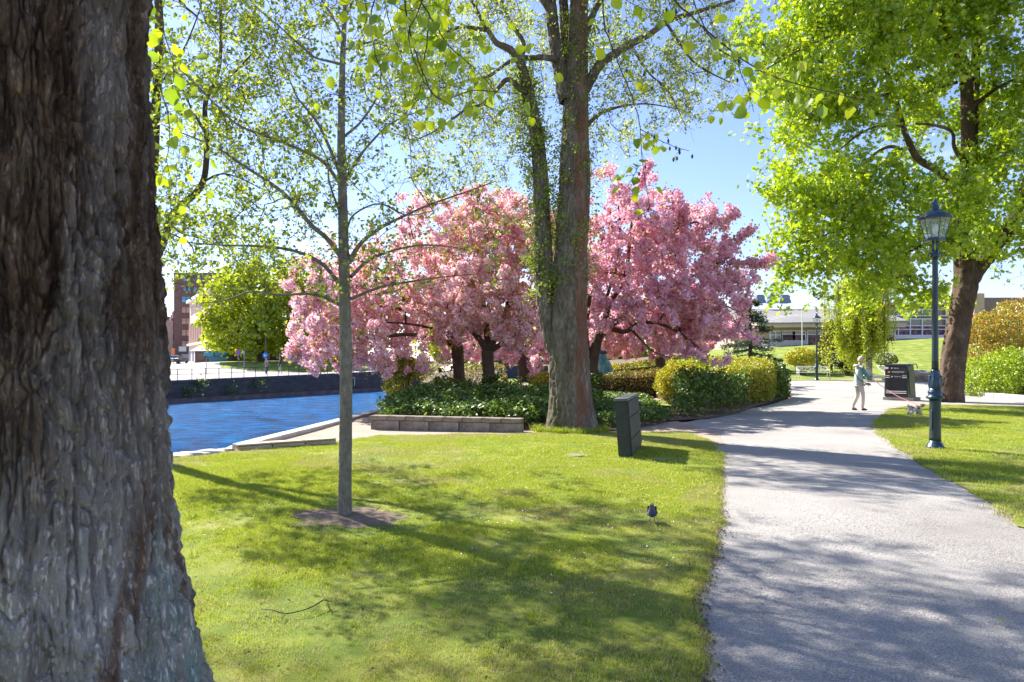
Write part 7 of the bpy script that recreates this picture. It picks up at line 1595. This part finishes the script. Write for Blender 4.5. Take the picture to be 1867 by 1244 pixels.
    if detail:
        f0 = c+look*.080; nb_ = MB(); nb_.tube([f0+[0, 0, .0], f0+look*.022-[0, 0, .022]], [.008, .012], 6); nb_.build('nose', mats['skin'], r, True, False)
        for s in (-1, 1):
            e = c+look*.076+side*s*.030+[0, 0, .008]; mb = MB(); mb.lathe([(0, -.006), (.006, -.003), (.007, 0), (.006, .003), (0, .006)], 8, e); mb.build('eye', M['black'], r, True, False)
            e = c+side*s*.085-[0, 0, .010]; mb = MB(); mb.tube([e-[0, 0, .025], e+side*s*.012, e+[0, 0, .025]], [.006, .014, .008], 6); mb.build('ear', mats['skin'], r, True, False)
        m_ = c+look*.080-[0, 0, .050]; mb = MB(); mb.tube([m_-side*.02, m_+look*.004, m_+side*.02], [.003, .006, .003], 6); mb.build('mouth', M['maroon'], r, True, False)
        for S, s in (('R', -1), ('L', 1)):
            hnd = np.array(P[S]['hand']); d = hnd-np.array(P[S]['wr']); d /= np.linalg.norm(d); u = np.array([0, 0, 1.]); w = np.cross(d, u); w /= np.linalg.norm(w)
            for k, (o_, ln) in enumerate(((-.027, .055), (-.009, .066), (.009, .062), (.026, .048))):
                b0 = hnd+u*o_+d*.008; b1 = b0+d*ln*.55; b2 = b1+d*ln*.1+w*s*ln*.5*(1 if S == 'R' else 1); b3 = b2-d*ln*.35+w*s*ln*.1
                mb = MB(); mb.tube([b0, b1, b2, b3], [.009, .0085, .008, .006], 6); mb.build('finger', mats['skin'], r, True, False)
            b0 = hnd+u*.02-d*.02; mb = MB(); mb.tube([b0, b0+u*.028+d*.02, b0+u*.03+d*.05+w*s*.012], [.011, .010, .007], 6); mb.build('thumb', mats['skin'], r, True, False)
    return r
walk = dict(neck=(.07, 0), head=(.085, -.01, 1.545), yaw=-.25, nod=-.3,
            R=dict(knee=(.07, -.10, .49), ank=(.065, -.10, .085), toe=(.19, -.10, .03), el=(.10, -.21, 1.12), wr=(.31, -.17, .985), hand=(.375, -.165, .965)),
            L=dict(knee=(.03, .10, .47), ank=(-.13, .10, .10), toe=(-.01, .10, .03), el=(.12, .19, 1.12), wr=(.30, .10, 1.0), hand=(.36, .07, .985)))
Yp = gnd(1568, 749)[1]
W_ = person(1565.5, 749, 1.67, .12, 'older person with short pale hair, sage jacket and beige trousers walking a dog', walk, dict(skin=M['skin'], jacket=M['jk_l'], sleeve=M['jk_d'], trousers=M['beige'], shoe=M['black'], hair=M['hairb']), scale=1.02)
# hood on the back of the jacket and shoulder strap
skin('hood', {'a': (-.06, -.10, 1.42, .05, .04), 'b': (-.115, 0, 1.40, .065, .05), 'c': (-.06, .10, 1.42, .05, .04)}, [('a', 'b'), ('b', 'c')], M['jk_l'], W_, root=1)
mb = MB(); mb.tube(smooth_pts(np.array([(.05, .12, 1.46), (-.10, .02, 1.38), (-.165, -.07, 1.2), (-.12, -.15, 1.02), (.02, -.19, .92), (.12, -.185, .86)]), .04), .011, 6); mb.build('bag_strap', M['black'], W_, True, False)
wl_ = Vector(W_.location); Rz = Matrix.Rotation(W_.rotation_euler.z, 4, 'Z')
def wpt(p): return np.array(wl_+(Rz @ Vector(p))*1.02)
bp_ = wpt((.17, -.19, .80)); bag = thing('shoulder_bag', 'small maroon shoulder bag hanging at the hip of the walker with the dog', 'bag', tuple(bp_))
skin('pouch', {'a': (-.05, 0, .05, .055, .04), 'b': (0, 0, -.01, .095, .05), 'c': (.05, 0, .03, .06, .04)}, [('a', 'b'), ('b', 'c')], M['maroon'], bag, root=1); mb = MB(); mb.box((.01, -.045, -.01), (.05, .012, .05), bev=.005); mb.build('buckle', M['white'], bag, world=False)
# dog
dx_, dy_ = gnd(1668, 757.5); dz = float(H(dx_, dy_)); dog = thing('dog', 'small long-haired white and brown dog standing on the lawn on a pink lead', 'dog', (dx_, dy_, dz), .25)
M['furw'] = plain('white_fur', (.72, .68, .62), .9, scale=30, var=.15); M['furb'] = plain('brown_fur', (.38, .17, .07), .9, scale=30, var=.3)
DJ = dict(chest=(.10, 0, .215, .072, .085), mid=(0, 0, .215, .068, .075), rump=(-.13, 0, .215, .075, .08), neck=(.17, -.01, .27, .055), head=(.225, -.03, .305, .055), muz=(.275, -.06, .285, .030))
DE = [('chest', 'mid'), ('mid', 'rump'), ('chest', 'neck'), ('neck', 'head'), ('head', 'muz'), ('rump', 'tail1'), ('tail1', 'tail2')]; DJ['tail1'] = (-.20, 0, .25, .025); DJ['tail2'] = (-.25, 0, .30, .022)
for s, S in ((-1, 'R'), (1, 'L')):
    DJ['fe'+S] = (.12, s*.055, .14, .034); DJ['fw'+S] = (.105+.03*(s < 0), s*.055, .07, .025); DJ['fp'+S] = (.13+.03*(s < 0), s*.055, .018, .026)
    DJ['hk'+S] = (-.11, s*.06, .13, .042); DJ['hh'+S] = (-.19+.02*s, s*.06, .08, .024); DJ['hp'+S] = (-.17+.02*s, s*.06, .018, .026)
    DE += [('chest', 'fe'+S), ('fe'+S, 'fw'+S), ('fw'+S, 'fp'+S), ('rump', 'hk'+S), ('hk'+S, 'hh'+S), ('hh'+S, 'hp'+S)]
brown = lambda c: 1 if ((.015 < c[0] < .10 and c[2] > .17) or (c[0] < -.08 and c[0] > -.17 and c[2] > .20) or (.17 < c[0] < .235 and c[2] > .27 and abs(c[1]+.03) > .02)) else 0
db = skin('body', DJ, DE, M['furw'], dog, extra_mats=[M['furb']], pick=brown)
vv = np.array([v.co[:] for v in db.data.vertices]); nn_ = np.array([v.normal[:] for v in db.data.vertices]); k = RNG.integers(0, len(vv), 4200); k = k[vv[k][:, 2] > .03]; C = vv[k]+RNG.normal(size=(len(k), 3))*.006; bmask = np.array([brown(c) for c in C]) == 1
side_ = nn_[k]*.5+np.array([0, 0, 0])+RNG.normal(size=C.shape)*.5; side_ /= np.linalg.norm(side_, axis=1)[:, None]
for nm, mk, mt in (('white_fur', ~bmask, 'furw'), ('brown_fur', bmask, 'furb')): V, F = leaf_mesh(C[mk]+nn_[k][mk]*.008-[0, 0, .006], .035, 'long', nrm=side_[mk]); mesh_obj(nm, V, F, M[mt], dog, world=False, kind='stuff')
for s in (-1, 1): skin('ear', {'a': (.215, -.03+s*.045, .335, .02, .014), 'b': (.205, -.03+s*.068, .30, .026, .012), 'c': (.205, -.03+s*.068, .262, .016, .010)}, [('a', 'b'), ('b', 'c')], M['furb'], dog, root=1)
mb = MB(); mb.lathe([(0, -.010), (.010, -.006), (.012, 0), (.008, .007), (0, .010)], 8, (.305, -.078, .292)); mb.build('nose', M['black'], dog, True, False)
for s in (-1, 1): mb = MB(); mb.lathe([(0, -.008), (.008, 0), (0, .008)], 8, (.262-s*.012, -.052+s*.026, .322)); mb.build('eye', M['black'], dog, True, False)
V, F = tube([(.16+.01*math.cos(a), -.005+.058*math.cos(a), .262+.058*math.sin(a)) for a in np.linspace(0, 6.28, 17)], .007, 6); mesh_obj('collar', V, F, plain('pink_collar', (.60, .08, .14), .6), dog, world=False)
hp = wpt((.40, -.17, .965)); dp = np.array(Vector(dog.location)+Matrix.Rotation(.25, 4, 'Z') @ Vector((.14, 0, .31))); Lp = [hp+(dp-hp)*t-np.array([0, 0, .10])*math.sin(math.pi*t) for t in np.linspace(0, 1, 24)]
V, F = tube(Lp, .008, 6); ls_ = mesh_obj('dog_lead', V, F, plain('pink_lead', (.70, .13, .19), .6), smooth=True); props(ls_, 'pink dog lead running from the walker\'s hand down to the dog', 'dog lead')
# pigeon
gx_, gy_ = gnd(1189, 955); pg = thing('pigeon', 'plump blue-grey pigeon standing on the lawn near the gravel path', 'pigeon', (gx_, gy_, float(H(gx_, gy_))+.005), math.pi*1.42)
M['pgd'] = mat('pigeon_feathers', [(.35, (.035, .042, .075)), (.6, (.085, .095, .14))], 30, .5, .4, 120); M['pgn'] = mat('pigeon_neck', [(.4, (.10, .045, .09)), (.6, (.05, .09, .08))], 20, .35, .2, 80); M['pgf'] = plain('pigeon_feet', (.40, .12, .08), .7)
skin('body', dict(tail=(-.105, 0, .045, .020, .008), rump=(-.06, 0, .078, .030, .028), mid=(-.012, 0, .100, .046, .050), breast=(.022, 0, .122, .042, .050), neck=(.030, 0, .170, .024), head=(.034, 0, .196, .020), bill=(.052, .004, .194, .010)), [('tail', 'rump'), ('rump', 'mid'), ('mid', 'breast'), ('breast', 'neck'), ('neck', 'head'), ('head', 'bill')], M['pgd'], pg, root=2, extra_mats=[M['pgn']], pick=lambda c: 1 if .140 < c.z < .182 and c.x > .0 else 0)
for s in (-1, 1):
    skin('wing', dict(a=(.010, s*.027, .124, .018, .010), b=(-.03, s*.036, .100, .026, .012), c=(-.09, s*.018, .062, .010, .006)), [('a', 'b'), ('b', 'c')], M['pgd'], pg, root=1)
    mb = MB(); mb.tube([(.0, s*.02, .055), (.006, s*.022, .005)], [.005, .0038], 6)
    for a in (-.5, 0, .5, 3.1): mb.tube([(.006, s*.022, .006), (.006+.026*math.cos(a), s*.022+.026*math.sin(a), .003)], [.0035, .002], 5)
    mb.build('foot', M['pgf'], pg, True, False); mb = MB(); mb.lathe([(0, -.003), (.003, 0), (0, .003)], 6, (.042, s*.017, .200)); mb.build('eye', plain('orange_eye', (.6, .15, .02), .3), pg, world=False)
mb = MB(); mb.tube([(.056, .004, .194), (.072, .006, .187)], [.005, .0015], 6); mb.build('beak', M['iron'], pg, True, False)
mb = MB(); mb.tube([(.057, .004, .1975), (.061, .0045, .197)], [.0035, .0035], 6); mb.build('cere', M['white'], pg, True, False)
# white bird on the coping
q = px2w(688, 0, 21.9); wbz = .085; gl_ = thing('white_gull', 'white bird resting on the pale river coping beyond the young tree', 'bird', (-4.13, 21.7, wbz), .4); M['gull'] = plain('gull_white', (.80, .79, .76), .8); M['gullg'] = plain('gull_grey', (.40, .42, .45), .8)
skin('body', dict(tail=(-.20, 0, .10, .02, .012), rump=(-.12, 0, .10, .05, .04), mid=(0, 0, .10, .075, .065), br=(.08, 0, .11, .06, .06), neck=(.11, 0, .18, .035), head=(.12, 0, .215, .034), bill=(.16, 0, .205, .012)), [('tail', 'rump'), ('rump', 'mid'), ('mid', 'br'), ('br', 'neck'), ('neck', 'head'), ('head', 'bill')], M['gull'], gl_, root=2)
for s in (-1, 1): skin('wing', dict(a=(.06, s*.06, .13, .02, .012), b=(-.04, s*.066, .12, .035, .012), c=(-.2, s*.03, .11, .012, .006)), [('a', 'b'), ('b', 'c')], M['gullg'], gl_, root=1); mb = MB(); mb.tube([(.0, s*.02, .05), (.0, s*.02, 0)], .006, 5); mb.build('leg', M['pgf'], gl_, True, False)
# two walkers across the river
st1 = dict(neck=(.05, 0), head=(.05, 0, 1.56), R=dict(knee=(.10, -.1, .49), ank=(.06, -.1, .09), toe=(.2, -.1, .03), el=(-.02, -.22, 1.12), wr=(.12, -.22, .92), hand=(.16, -.22, .86)), L=dict(knee=(.02, .1, .48), ank=(-.16, .1, .1), toe=(-.05, .1, .03), el=(.05, .22, 1.12), wr=(.2, .2, .95), hand=(.26, .2, .92)))
Yq = 75.0
person(511, 0, 1.7, -2.6, 'walker in a dark jacket and light trousers on the far quay by the railing', st1, dict(skin=M['skin'], jacket=plain('navy_jacket', (.02, .03, .06), .8), trousers=plain('khaki', (.38, .32, .22), .8), shoe=M['black'], hair=M['hair_d']), hfun=HF, Y=76.5, detail=False, scale=1.08)
person(486, 0, 1.7, -.6, 'person in a grey-brown coat beside the round blue sign on the far quay', st1, dict(skin=M['skin'], jacket=plain('taupe_coat', (.24, .20, .17), .8), trousers=plain('dark_trousers', (.06, .06, .07), .8), shoe=M['black'], hair=M['hair_d']), hfun=HF, Y=74.5, detail=False, scale=1.0)
